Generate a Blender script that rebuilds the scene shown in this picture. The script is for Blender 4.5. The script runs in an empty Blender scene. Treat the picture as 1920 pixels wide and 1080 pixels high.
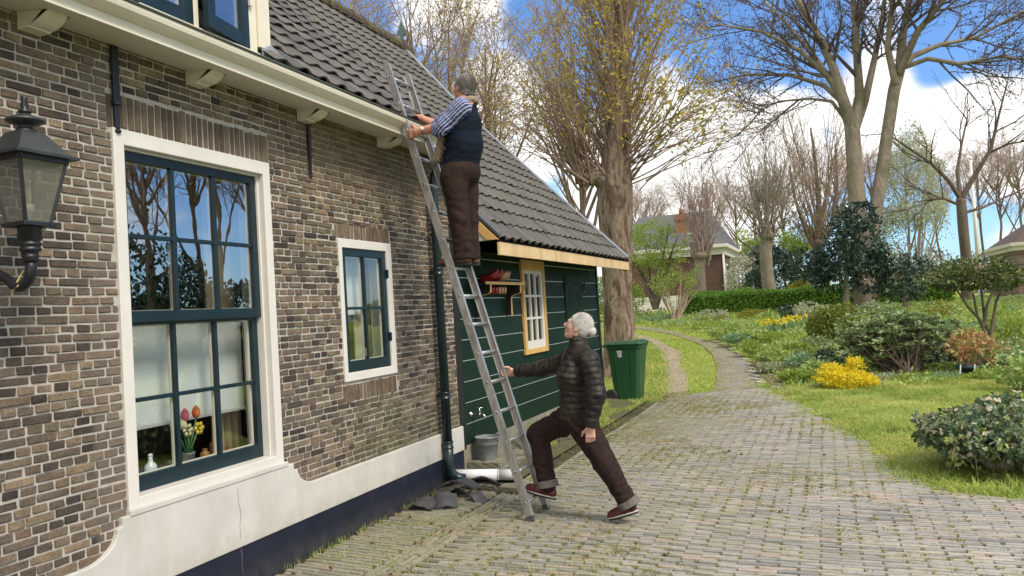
import bpy, math, numpy as np
from mathutils import Matrix, Vector
S = bpy.context.scene
COL = S.collection
rad = math.radians
# ------------------------------------------------------------------ camera
YAW, PITCH, ROLL, FPX, CX, CZ = rad(22.03), rad(1.774), rad(3.44), 1441.0, 3.42, 1.6
cf = np.array([-math.sin(YAW)*math.cos(PITCH), math.cos(YAW)*math.cos(PITCH), math.sin(PITCH)])
_r = np.array([math.cos(YAW), math.sin(YAW), 0.0]); _u = np.cross(_r, cf)
cu = _u*math.cos(ROLL) + _r*math.sin(ROLL); cr = _r*math.cos(ROLL) - _u*math.sin(ROLL)
cam = bpy.data.cameras.new('camera'); co = bpy.data.objects.new('camera', cam); COL.objects.link(co)
co.matrix_world = Matrix(((cr[0], cu[0], -cf[0], CX), (cr[1], cu[1], -cf[1], 0), (cr[2], cu[2], -cf[2], CZ), (0, 0, 0, 1)))
cam.sensor_width = 36; cam.lens = 36*FPX/1920; cam.clip_end = 2000; cam.clip_start = .05
S.camera = co
# ------------------------------------------------------------------ light and exposure
SUN_EL, SUN_AZ = rad(47), rad(116)      # azimuth from +Y towards +X
S.view_settings.view_transform = 'Standard'; S.view_settings.look = 'None'
S.view_settings.exposure = 0.78; S.view_settings.gamma = 1; S.view_settings.use_curve_mapping = False
sd = bpy.data.lights.new('sun', 'SUN'); sd.energy = 2.15; sd.angle = rad(16); sd.color = (1, .90, .76)
so = bpy.data.objects.new('sun', sd); COL.objects.link(so)
sv = Vector((math.sin(SUN_AZ)*math.cos(SUN_EL), math.cos(SUN_AZ)*math.cos(SUN_EL), math.sin(SUN_EL)))
so.rotation_euler = sv.to_track_quat('Z', 'Y').to_euler(); so.location = (8, -8, 20)
def ray(px, py):
    return cf + cr*(px-960)/FPX - cu*(py-540)/FPX
def at(px, py, Y):
    d = ray(px, py); return np.array([CX, 0, CZ]) + d*Y/d[1]
def onx(px, py, X):
    d = ray(px, py); return np.array([CX, 0, CZ]) + d*(X-CX)/d[0]
def terr(x, y):
    y = np.asarray(y, float); t = np.clip((y-13)/17, 0, 1)
    far = np.clip(y-30, 0, 46)*.012
    return t*t*(3-2*t) + far
def gp(px, py, dz=0):
    d = ray(px, py); o = np.array([CX, 0, CZ]); t = 2.0
    while t < 120:
        q = o+d*t
        if q[2] < terr(q[0], q[1])+dz: break
        t += .02
    return q
# ------------------------------------------------------------------ world: physical sky with cumulus
W = bpy.data.worlds.new('World'); S.world = W; W.use_nodes = True
def wsky():
    nt = W.node_tree; N = nt.nodes; L = nt.links; N.clear()
    out = N.new('ShaderNodeOutputWorld'); bg = N.new('ShaderNodeBackground'); bg.inputs[1].default_value = .11
    sky = N.new('ShaderNodeTexSky'); sky.sky_type = 'NISHITA'; sky.sun_disc = False
    sky.sun_elevation = SUN_EL; sky.sun_rotation = SUN_AZ; sky.air_density = 1.0; sky.dust_density = .5; sky.ozone_density = 2.5
    tc = N.new('ShaderNodeTexCoord')
    def vm(op, a=None, b=None):
        n = N.new('ShaderNodeVectorMath'); n.operation = op
        for i, v in enumerate((a, b)):
            if v is None: continue
            if isinstance(v, (tuple, list)): n.inputs[i].default_value = v
            else: L.new(v, n.inputs[i])
        return n
    def mm(op, a, b=None, c=None, clamp=False):
        n = N.new('ShaderNodeMath'); n.operation = op; n.use_clamp = clamp
        for i, v in enumerate((a, b, c)):
            if v is None: continue
            if isinstance(v, (int, float)): n.inputs[i].default_value = v
            else: L.new(v, n.inputs[i])
        return n.outputs[0]
    d = tc.outputs['Generated']
    sep = N.new('ShaderNodeSeparateXYZ'); L.new(d, sep.inputs[0])
    zz = mm('ADD', mm('MAXIMUM', sep.outputs[2], 0.0), .22)
    cmb = N.new('ShaderNodeCombineXYZ')
    L.new(mm('DIVIDE', sep.outputs[0], zz), cmb.inputs[0]); L.new(mm('DIVIDE', sep.outputs[1], zz), cmb.inputs[1])
    def noise(scale, detail, rough=.55, off=(0, 0, 0), dist=0.0):
        sc = vm('MULTIPLY', d, (1.0, 1.0, 1.75)); a = vm('ADD', sc.outputs[0], off)
        n = N.new('ShaderNodeTexNoise'); n.inputs['Scale'].default_value = scale; n.inputs['Detail'].default_value = detail
        n.inputs['Roughness'].default_value = rough; n.inputs['Distortion'].default_value = dist
        L.new(a.outputs[0], n.inputs['Vector']); return n.outputs['Fac']
    cov = mm('MULTIPLY', mm('SUBTRACT', noise(4.2, 9, .56, (3.1, 1.7, .3), .15), .5), 1.35)
    def blob(px, py, deg, amt):
        v = ray(px, py); v = v/np.linalg.norm(v)
        dt = vm('DOT_PRODUCT', d, tuple(float(q) for q in v)).outputs['Value']
        c = math.cos(rad(deg))
        mr = N.new('ShaderNodeMapRange'); mr.interpolation_type = 'SMOOTHSTEP'
        L.new(dt, mr.inputs[0]); mr.inputs[1].default_value = c; mr.inputs[2].default_value = 1-(1-c)*.12
        mr.inputs[3].default_value = 0; mr.inputs[4].default_value = amt
        return mr.outputs[0]
    for b in ((1290, 330, 11, .42), (1210, 400, 7, .3), (1400, 260, 6, .25), (1560, 230, 6, .25), (1875, 245, 5.5, .5), (1700, 130, 7, .15), (940, 235, 6, .4),
              (870, 60, 7, .2), (1440, 130, 7.5, -.34), (1740, 350, 6, -.28), (1190, 330, 3, -.5), (1100, 60, 8, -.25), (700, 60, 9, -.2), (1520, 270, 2.5, -.3), (1870, 60, 6, -.3)):
        cov = mm('ADD', cov, blob(*b))
    # unseen cloud added overhead and behind the viewer, for whiter light
    up = N.new('ShaderNodeMapRange'); L.new(sep.outputs[2], up.inputs[0]); up.inputs[1].default_value = .5; up.inputs[2].default_value = .85; up.inputs[4].default_value = .5
    bk = N.new('ShaderNodeMapRange'); L.new(sep.outputs[1], bk.inputs[0]); bk.inputs[1].default_value = .35; bk.inputs[2].default_value = -.3; bk.inputs[4].default_value = .35
    cov = mm('ADD', cov, mm('MAXIMUM', up.outputs[0], bk.outputs[0]))
    mask = N.new('ShaderNodeMapRange'); mask.interpolation_type = 'SMOOTHSTEP'; L.new(cov, mask.inputs[0])
    mask.inputs[1].default_value = -.02; mask.inputs[2].default_value = .26; mask.inputs[3].default_value = 0; mask.inputs[4].default_value = 1
    shade = N.new('ShaderNodeMapRange'); L.new(noise(6.5, 6, .55, (7.3, 2.2, 0)), shade.inputs[0])
    shade.inputs[1].default_value = .3; shade.inputs[2].default_value = .62; shade.inputs[3].default_value = .70; shade.inputs[4].default_value = 1.0
    cc = N.new('ShaderNodeMix'); cc.data_type = 'RGBA'; L.new(shade.outputs[0], cc.inputs[0])
    cc.inputs[6].default_value = (0, 0, 0, 1); cc.inputs[7].default_value = (7.8, 7.65, 7.45, 1)
    # deeper blue between the clouds
    blue = N.new('ShaderNodeMix'); blue.data_type = 'RGBA'; blue.blend_type = 'MULTIPLY'; blue.inputs[0].default_value = 1
    L.new(sky.outputs[0], blue.inputs[6]); blue.inputs[7].default_value = (.64, .86, 1.14, 1)
    mx = N.new('ShaderNodeMix'); mx.data_type = 'RGBA'
    L.new(mask.outputs[0], mx.inputs[0]); L.new(blue.outputs[2], mx.inputs[6]); L.new(cc.outputs[2], mx.inputs[7])
    L.new(mx.outputs[2], bg.inputs[0]); L.new(bg.outputs[0], out.inputs[0])
wsky()
# ------------------------------------------------------------------ materials
def ramp(nt, fac, cols, interp='LINEAR'):
    r = nt.nodes.new('ShaderNodeValToRGB'); e = r.color_ramp; e.interpolation = interp
    n = len(cols)
    cs = [(c if len(c) == 2 and hasattr(c[1], '__len__') else (i/max(n-1, 1) if interp == 'LINEAR' else i/n, c)) for i, c in enumerate(cols)]
    while len(e.elements) < n: e.elements.new(1)
    for i, (p, c) in enumerate(cs):
        e.elements[i].position = p; e.elements[i].color = (*c[:3], 1)
    nt.links.new(fac, r.inputs[0]); return r.outputs[0]
class G:
    """tiny node-graph helper"""
    def __init__(s, name):
        s.m = bpy.data.materials.new(name); s.m.use_nodes = True; s.nt = s.m.node_tree; s.N = s.nt.nodes; s.L = s.nt.links
        s.b = s.N['Principled BSDF']; s.tc = s.N.new('ShaderNodeTexCoord'); s.P = s.tc.outputs['Object']
    def noise(s, scale, detail=4, rough=.55, vec=None, stretch=None, dist=0):
        v = vec or s.P
        if stretch:
            mp = s.N.new('ShaderNodeMapping'); s.L.new(v, mp.inputs[0]); mp.inputs['Scale'].default_value = stretch; v = mp.outputs[0]
        n = s.N.new('ShaderNodeTexNoise'); n.inputs['Scale'].default_value = scale; n.inputs['Detail'].default_value = detail
        n.inputs['Roughness'].default_value = rough; n.inputs['Distortion'].default_value = dist; s.L.new(v, n.inputs['Vector']); return n.outputs['Fac']
    def island(s):
        return s.N.new('ShaderNodeNewGeometry').outputs['Random Per Island']
    def mapr(s, f, a, b, c=0., d=1.):
        n = s.N.new('ShaderNodeMapRange'); s.L.new(f, n.inputs[0])
        for i, v in enumerate((a, b, c, d)): n.inputs[i+1].default_value = v
        return n.outputs[0]
    def ramp(s, f, cols, interp='LINEAR'): return ramp(s.nt, f, cols, interp)
    def mix(s, f, a, b, mode='MIX'):
        n = s.N.new('ShaderNodeMix'); n.data_type = 'RGBA'; n.blend_type = mode
        for i, v in ((0, f), (6, a), (7, b)):
            if isinstance(v, (int, float)): n.inputs[i].default_value = v
            elif isinstance(v, (tuple, list)): n.inputs[i].default_value = (*v[:3], 1)
            else: s.L.new(v, n.inputs[i])
        return n.outputs[2]
    def math(s, op, a, b=None, clamp=False):
        n = s.N.new('ShaderNodeMath'); n.operation = op; n.use_clamp = clamp
        for i, v in enumerate((a, b)):
            if v is None: continue
            if isinstance(v, (int, float)): n.inputs[i].default_value = v
            else: s.L.new(v, n.inputs[i])
        return n.outputs[0]
    def xyz(s):
        n = s.N.new('ShaderNodeSeparateXYZ'); s.L.new(s.P, n.inputs[0]); return n.outputs
    def col(s, c):
        if isinstance(c, (tuple, list)): s.b.inputs['Base Color'].default_value = (*c[:3], 1)
        else: s.L.new(c, s.b.inputs['Base Color'])
        return s
    def rough(s, r):
        if isinstance(r, (int, float)): s.b.inputs['Roughness'].default_value = r
        else: s.L.new(r, s.b.inputs['Roughness'])
        return s
    def bump(s, h, strength=.3, dist=.01):
        n = s.N.new('ShaderNodeBump'); n.inputs['Strength'].default_value = strength; n.inputs['Distance'].default_value = dist
        s.L.new(h, n.inputs['Height']); s.L.new(n.outputs[0], s.b.inputs['Normal']); return s
    def set(s, **k):
        for a, v in k.items(): s.b.inputs[a.replace('_', ' ')].default_value = v
        return s
def simple(name, c1, c2=None, scale=6, rough=.6, bump=0, bscale=40, metal=0, stretch=None, spec=.5, bdist=.004):
    g = G(name)
    if c2 is None: c2 = tuple(x*.8 for x in c1)
    g.col(g.ramp(g.mapr(g.noise(scale, 6, .6, stretch=stretch), .3, .7), [c1, c2])).rough(rough).set(Metallic=metal, Specular_IOR_Level=spec)
    if bump: g.bump(g.noise(bscale, 5, .6, stretch=stretch), bump, bdist)
    return g.m
def leafmat(name, cols, rough=.55, trans=.3, spec=.35):
    g = G(name); r = g.island(); c = g.ramp(r, cols); g.col(c).rough(rough).set(Specular_IOR_Level=spec)
    if trans:
        t = g.N.new('ShaderNodeBsdfTranslucent'); g.L.new(c, t.inputs[0]); mx = g.N.new('ShaderNodeMixShader'); mx.inputs[0].default_value = trans
        g.L.new(g.b.outputs[0], mx.inputs[1]); g.L.new(t.outputs[0], mx.inputs[2]); g.L.new(mx.outputs[0], g.N['Material Output'].inputs[0])
    return g.m
def glassmat(name, fac, tint=(.9, .95, .95)):
    g = G(name); g.N.remove(g.b)
    t = g.N.new('ShaderNodeBsdfTransparent'); t.inputs[0].default_value = (*tint, 1)
    gl = g.N.new('ShaderNodeBsdfGlossy'); gl.inputs['Roughness'].default_value = .0
    nz = g.N.new('ShaderNodeBump'); nz.inputs['Strength'].default_value = .05; nz.inputs['Distance'].default_value = .01
    g.L.new(g.noise(3.0, 2), nz.inputs['Height']); g.L.new(nz.outputs[0], gl.inputs['Normal'])
    mx = g.N.new('ShaderNodeMixShader'); mx.inputs[0].default_value = fac
    g.L.new(t.outputs[0], mx.inputs[1]); g.L.new(gl.outputs[0], mx.inputs[2]); g.L.new(mx.outputs[0], g.N['Material Output'].inputs[0]); return g.m
# ------------------------------------------------------------------ mesh building
OFF = {}                                     # world position a built object's vertices are stored relative to
def tag(o, label=None, cat=None, group=None, kind=None):
    if label: o['label'] = label
    if cat: o['category'] = cat
    if group: o['group'] = group
    if kind: o['kind'] = kind
    return o
def thing(name, loc, label, cat, group=None):
    o = bpy.data.objects.new(name, None); o.empty_display_size = .1; COL.objects.link(o); o.location = [float(v) for v in loc]
    OFF[o.name] = np.array(loc, float); return tag(o, label, cat, group)
class MB:
    def __init__(s): s.v = []; s.f = []; s.n = 0
    def add(s, V, F, mi=0, smooth=False):
        V = np.asarray(V, float).reshape(-1, 3); F = np.asarray(F, int)
        if len(V) == 0: return s
        s.f.append((F + s.n, mi, smooth)); s.v.append(V); s.n += len(V); return s
    def box(s, lo, hi, mi=0):
        lo = np.minimum(lo, hi); hi_ = np.maximum(lo, hi)
        c = (lo+hi_)/2; return s.obox(c, np.eye(3), (hi_-lo)/2, mi)
    def obox(s, c, ax, h, mi=0):
        sg = np.array([[-1, -1, -1], [1, -1, -1], [1, 1, -1], [-1, 1, -1], [-1, -1, 1], [1, -1, 1], [1, 1, 1], [-1, 1, 1]], float)
        V = np.asarray(c) + (sg*np.asarray(h)) @ np.asarray(ax)
        return s.add(V, [[0, 3, 2, 1], [4, 5, 6, 7], [0, 1, 5, 4], [1, 2, 6, 5], [2, 3, 7, 6], [3, 0, 4, 7]], mi)
    def beam(s, a, b, w, h, up=(0, 0, 1), mi=0):
        a, b = np.array(a, float), np.array(b, float); d = b-a; L = np.linalg.norm(d); d /= L
        sd_ = np.cross(d, up); sd_ /= np.linalg.norm(sd_); u = np.cross(sd_, d)
        return s.obox((a+b)/2, np.array([d, sd_, u]), (L/2, w/2, h/2), mi)
    def tube(s, pts, r, n=10, mi=0, cap=True, smooth=True):
        P = np.asarray(pts, float); r = np.broadcast_to(np.asarray(r, float), (len(P),))
        T = np.gradient(P, axis=0); T /= np.linalg.norm(T, axis=1)[:, None]+1e-12
        u = np.cross(T[0], [0, 0, 1.] if abs(T[0][2]) < .9 else [1., 0, 0]); u /= np.linalg.norm(u)
        a = np.arange(n)/n*2*np.pi; V = []
        for i in range(len(P)):
            u = u - T[i]*(u@T[i]); u /= np.linalg.norm(u); w = np.cross(T[i], u)
            V.append(P[i] + r[i]*(np.cos(a)[:, None]*u + np.sin(a)[:, None]*w))
        V = np.concatenate(V); k = len(P)
        i, j = np.meshgrid(np.arange(k-1), np.arange(n), indexing='ij'); j2 = (j+1) % n
        F = np.stack([i*n+j, i*n+j2, (i+1)*n+j2, (i+1)*n+j], -1).reshape(-1, 4)
        s.add(V, F, mi, smooth)
        if cap:
            c0 = s.n - len(V)
            for base, rev in ((0, True), ((k-1)*n, False)):
                ids = list(range(base, base+n)); ids = ids[::-1] if rev else ids
                s.f.append((np.array([ids]) + c0, mi, False))
        return s
    def lathe(s, prof, c=(0, 0, 0), n=20, mi=0, ax=np.eye(3), smooth=True):
        """prof: (r, z) pairs; axis = third row of ax"""
        a = np.arange(n)/n*2*np.pi; ax = np.asarray(ax, float); V = []
        for r, z in prof: V.append(np.c_[np.cos(a)*r, np.sin(a)*r, np.full(n, z)] @ ax)
        V = np.concatenate(V)+np.asarray(c); k = len(prof)
        i, j = np.meshgrid(np.arange(k-1), np.arange(n), indexing='ij'); j2 = (j+1) % n
        F = np.stack([i*n+j, i*n+j2, (i+1)*n+j2, (i+1)*n+j], -1).reshape(-1, 4)
        s.add(V, F, mi, smooth); c0 = s.n-len(V)
        if prof[0][0] > 1e-6: s.f.append((np.array([list(range(n))[::-1]])+c0, mi, False))
        if prof[-1][0] > 1e-6: s.f.append((np.array([list(range((k-1)*n, k*n))])+c0, mi, False))
        return s
    def prism(s, poly, mapf, a, b, mi=0):
        """poly: 2-D outline (counter-clockwise), mapf(u, v, w) -> xyz, extruded from w=a to w=b"""
        n = len(poly); V = [mapf(u, v, a) for u, v in poly] + [mapf(u, v, b) for u, v in poly]
        s.add(V, [[i, (i+1) % n, n+(i+1) % n, n+i] for i in range(n)], mi); c0 = s.n-2*n
        s.f.append((np.array([list(range(n))[::-1]])+c0, mi, False)); s.f.append((np.array([list(range(n, 2*n))])+c0, mi, False)); return s
    def build(s, name, mats, parent=None, origin=None, bevel=0, smooth=None, fixn=False):
        V = np.concatenate(s.v).astype(np.float32)
        if parent is not None: off = OFF[parent.name]
        else: off = np.array(origin if origin is not None else (0, 0, 0), float)
        V = V - off.astype(np.float32)
        me = bpy.data.meshes.new(name); me.vertices.add(len(V)); me.vertices.foreach_set('co', V.ravel())
        loops = np.concatenate([f.ravel() for f, _, _ in s.f]); tot = np.concatenate([np.full(len(f), f.shape[1]) for f, _, _ in s.f])
        me.loops.add(len(loops)); me.loops.foreach_set('vertex_index', loops.astype(np.int32))
        me.polygons.add(len(tot)); me.polygons.foreach_set('loop_start', np.r_[0, np.cumsum(tot)[:-1]].astype(np.int32))
        me.polygons.foreach_set('material_index', np.concatenate([np.full(len(f), m) for f, m, _ in s.f]).astype(np.int32))
        sm = np.concatenate([np.full(len(f), (q if smooth is None else smooth)) for f, _, q in s.f])
        me.polygons.foreach_set('use_smooth', sm.astype(bool)); me.update(calc_edges=True)
        if fixn:
            import bmesh
            bm = bmesh.new(); bm.from_mesh(me); bmesh.ops.recalc_face_normals(bm, faces=bm.faces); bm.to_mesh(me); bm.free()
        for m in (mats if isinstance(mats, (list, tuple)) else [mats]): me.materials.append(m)
        o = bpy.data.objects.new(name, me); COL.objects.link(o)
        if parent is not None: o.parent = parent
        else: o.location = off
        OFF[o.name] = off
        if bevel:
            b = o.modifiers.new('bevel', 'BEVEL'); b.width = bevel; b.segments = 2; b.limit_method = 'ANGLE'; b.angle_limit = rad(40)
        return o
def copy_tree(o, parent=None):
    c = o.copy(); COL.objects.link(c)
    if parent is not None: c.parent = parent
    OFF[c.name] = OFF.get(o.name, np.zeros(3))
    for ch in list(o.children): copy_tree(ch, c)
    return c
def inst(tv, tf, pos, R, scale):
    """template verts/faces stamped at pos with rotations R (m,3,3) and scales (m,) or (m,3)"""
    m, k = len(pos), len(tv); sc = np.asarray(scale, float)
    if sc.ndim == 1: sc = sc[:, None].repeat(3, 1)
    V = np.einsum('kj,mj,mji->mki', tv, sc, R) + np.asarray(pos)[:, None, :]
    F = (np.asarray(tf)[None] + (np.arange(m)*k)[:, None, None]).reshape(-1, np.asarray(tf).shape[1])
    return V.reshape(-1, 3), F
def nrm(v): return v/(np.linalg.norm(v, axis=-1, keepdims=True)+1e-12)
def frames(d, rng, roll=True):
    """rows: x = along d, z = face normal with random roll"""
    d = nrm(np.asarray(d, float)); m = len(d); q = nrm(rng.normal(size=(m, 3))) if roll else np.tile([0, 0, 1.], (m, 1))
    y = nrm(np.cross(q, d)); z = np.cross(d, y); return np.stack([d, y, z], 1)
# ------------------------------------------------------------------ shared materials
def brickmat():
    g = G('old_brick'); r = g.island(); X, Y, Z = g.xyz()
    c = g.ramp(r, [(0, (.050, .041, .038)), (.12, (.074, .060, .052)), (.32, (.118, .095, .075)), (.6, (.155, .124, .095)), (.82, (.192, .154, .115)), (.94, (.245, .192, .130)), (1, (.165, .116, .090))])
    n = g.noise(9, 6, .65); c = g.mix(.75, c, g.ramp(n, [(.25, (.45, .45, .47)), (.75, (1.45, 1.4, 1.3))]), 'MULTIPLY')
    c = g.mix(.85, c, g.ramp(g.noise(70, 5, .75), [(.28, (.55, .54, .54)), (.5, (1, 1, 1)), (.72, (1.5, 1.45, 1.38))]), 'MULTIPLY')
    qu = g.math('MULTIPLY', g.mapr(Y, 2.76, 2.80), g.mapr(Y, 2.97, 2.96), True); c = g.mix(g.math('MULTIPLY', qu, .62), c, g.mix(n, (.125, .10, .078), (.25, .205, .16)))
    big = g.noise(.9, 3)
    tan = g.math('MULTIPLY', g.mapr(Z, 2.35, 2.8), g.mapr(Y, 3.9, 4.8), True)
    c = g.mix(g.math('MULTIPLY', tan, .62), c, g.mix(n, (.10, .078, .048), (.20, .155, .092)))
    moss = g.math('MULTIPLY', g.math('MULTIPLY', g.mapr(Z, 1.25, .5), g.mapr(Y, 4.3, 5.4)), g.mapr(big, .35, .6), True)
    c = g.mix(g.math('MULTIPLY', moss, .7), c, (.085, .088, .040))
    eff = g.math('MULTIPLY', g.mapr(g.noise(2.6, 7, .72), .66, .80), .16, True)
    c = g.mix(eff, c, (.42, .40, .37))
    g.col(c).rough(.85).set(Specular_IOR_Level=.25)
    g.bump(g.noise(48, 7, .75), .9, .009); return g.m
def mortarmat():
    g = G('lime_mortar'); X, Y, Z = g.xyz(); n = g.noise(14, 6, .65)
    c = g.ramp(n, [(.25, (.32, .295, .26)), (.7, (.50, .475, .43))])
    tan = g.math('MULTIPLY', g.mapr(Z, 2.4, 2.8), g.mapr(Y, 3.9, 4.8), True)
    c = g.mix(g.math('MULTIPLY', tan, .7), c, (.24, .19, .125))
    low = g.math('MULTIPLY', g.mapr(Z, 1.2, .5), g.mapr(Y, 4.6, 5.6), True)
    c = g.mix(g.math('MULTIPLY', low, .55), c, (.21, .20, .135))
    g.col(c).rough(.95).set(Specular_IOR_Level=.1).bump(g.noise(90, 4), .4, .004); return g.m
M_brick, M_mortar = brickmat(), mortarmat()
def archmat():
    g = G('arch_brick'); r = g.island(); n = g.noise(16, 6, .65)
    c = g.mix(.8, g.ramp(r, [(0, (.095, .072, .055)), (.5, (.14, .107, .08)), (1, (.175, .138, .10))]), g.ramp(n, [(.25, (.55, .55, .56)), (.75, (1.4, 1.38, 1.3))]), 'MULTIPLY')
    g.col(c).rough(.88).set(Specular_IOR_Level=.2).bump(g.noise(55, 6, .7), .55, .006); return g.m
M_arch = archmat()
def plastermat(name, c1, c2, dirt=(.30, .28, .24), dz=None, bs=.15, rough=.7, splash=None):
    g = G(name); X, Y, Z = g.xyz()
    c = g.ramp(g.noise(3, 7, .65), [(.3, c1), (.7, c2)])
    c = g.mix(g.math('MULTIPLY', g.mapr(g.noise(5.5, 8, .75, dist=.6), .56, .75), .28, True), c, dirt)
    if dz: c = g.mix(g.math('MULTIPLY', g.mapr(g.noise(4, 5, .6, stretch=(1, 1, .15)), .5, .7), .45, True), c, dz)
    if splash: c = g.mix(g.math('MULTIPLY', g.math('MULTIPLY', g.mapr(Z, splash[1], splash[0]), g.mapr(g.noise(9, 6, .7), .3, .7)), splash[3], True), c, splash[2])
    g.col(c).rough(rough).set(Specular_IOR_Level=.3).bump(g.noise(30, 6, .6), bs, .004); return g.m
M_white = plastermat('white_plaster', (.475, .465, .432), (.60, .59, .557), (.27, .255, .21), dz=(.42, .41, .36), splash=(.27, .40, (.30, .29, .22), .55))
M_black = plastermat('tarred_base', (.008, .011, .024), (.017, .021, .038), (.05, .055, .06), rough=.55, splash=(0., .16, (.085, .08, .065), .8))
M_cream = plastermat('cream_paint', (.62, .585, .48), (.70, .665, .56), (.42, .38, .28), bs=.05, rough=.45)
M_wpaint = plastermat('white_paint', (.60, .585, .545), (.68, .665, .63), (.55, .53, .48), bs=.05, rough=.4)
M_teal = simple('teal_paint', (.0035, .015, .022), (.007, .024, .033), 8, .36, .06, 60)
M_dkgreen = None
def boardmat():
    g = G('green_board_paint'); X, Y, Z = g.xyz()
    c = g.ramp(g.noise(1.6, 6, .6, stretch=(1, .35, 1.6)), [(.3, (.0045, .017, .0105)), (.7, (.009, .028, .016))])
    c = g.mix(g.math('MULTIPLY', g.mapr(g.noise(7, 7, .7), .6, .75), .25, True), c, (.03, .05, .028))
    g.col(c).rough(g.mapr(g.noise(4, 4), .2, .8, .42, .6)).set(Specular_IOR_Level=.16).bump(g.noise(5, 3, .5, stretch=(1, .4, 3)), .05, .01); return g.m
M_board = boardmat()
M_grooveline = simple('pale_groove', (.42, .47, .47), (.55, .6, .6), 12, .5)
M_ochre = plastermat('ochre_paint', (.58, .36, .125), (.66, .43, .17), (.30, .20, .10), dz=(.20, .14, .075), bs=.08, rough=.42)
M_fascia = plastermat('weathered_ochre', (.56, .40, .20), (.66, .50, .29), (.27, .21, .13), dz=(.24, .185, .12), bs=.1, rough=.5)
def tilemat():
    g = G('pantile_clay'); r = g.island(); X, Y, Z = g.xyz()
    c = g.ramp(r, [(0, (.050, .049, .052)), (.35, (.080, .077, .076)), (.7, (.108, .103, .096)), (1, (.080, .070, .071))])
    n = g.noise(5, 7, .7); c = g.mix(.8, c, g.ramp(n, [(.25, (.55, .56, .58)), (.75, (1.4, 1.38, 1.33))]), 'MULTIPLY')
    mo = g.math('MULTIPLY', g.mapr(Y, 6.6, 8.2), g.mapr(g.noise(1.7, 7, .7), .3, .65), True)
    c = g.mix(g.math('MULTIPLY', mo, .6), c, (.098, .096, .074))
    li = g.mapr(g.noise(24, 4, .7), .66, .76); c = g.mix(g.math('MULTIPLY', li, .28, True), c, (.25, .25, .22))
    g.col(c).rough(.68).set(Specular_IOR_Level=.4).bump(g.noise(40, 5, .65), .35, .004); return g.m
M_tile = tilemat()
M_dark = simple('dark_void', (.006, .006, .007), (.012, .012, .012), 3, .9)
M_iron = simple('black_iron', (.008, .009, .013), (.018, .019, .026), 20, .38, .35, 70)
M_lead = simple('lead_flashing', (.17, .19, .225), (.27, .30, .345), 5, .5, .15, 20, spec=.5)
M_pipe = simple('dark_green_pipe', (.006, .017, .020), (.011, .027, .030), 6, .3, .05, 40)
M_glass_up = glassmat('window_glass', .50)
M_glass_low = glassmat('lower_glass', .17)
M_glass_small = glassmat('small_glass', .24)
M_blind = simple('blind_cloth', (.60, .63, .60), (.70, .72, .69), 4, .8)
M_curtain = simple('curtain_cloth', (.40, .31, .19), (.52, .42, .27), 9, .9, stretch=(1, 1, .1))
M_room = simple('room_dark', (.030, .028, .022), (.05, .045, .035), 2, .9)
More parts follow.
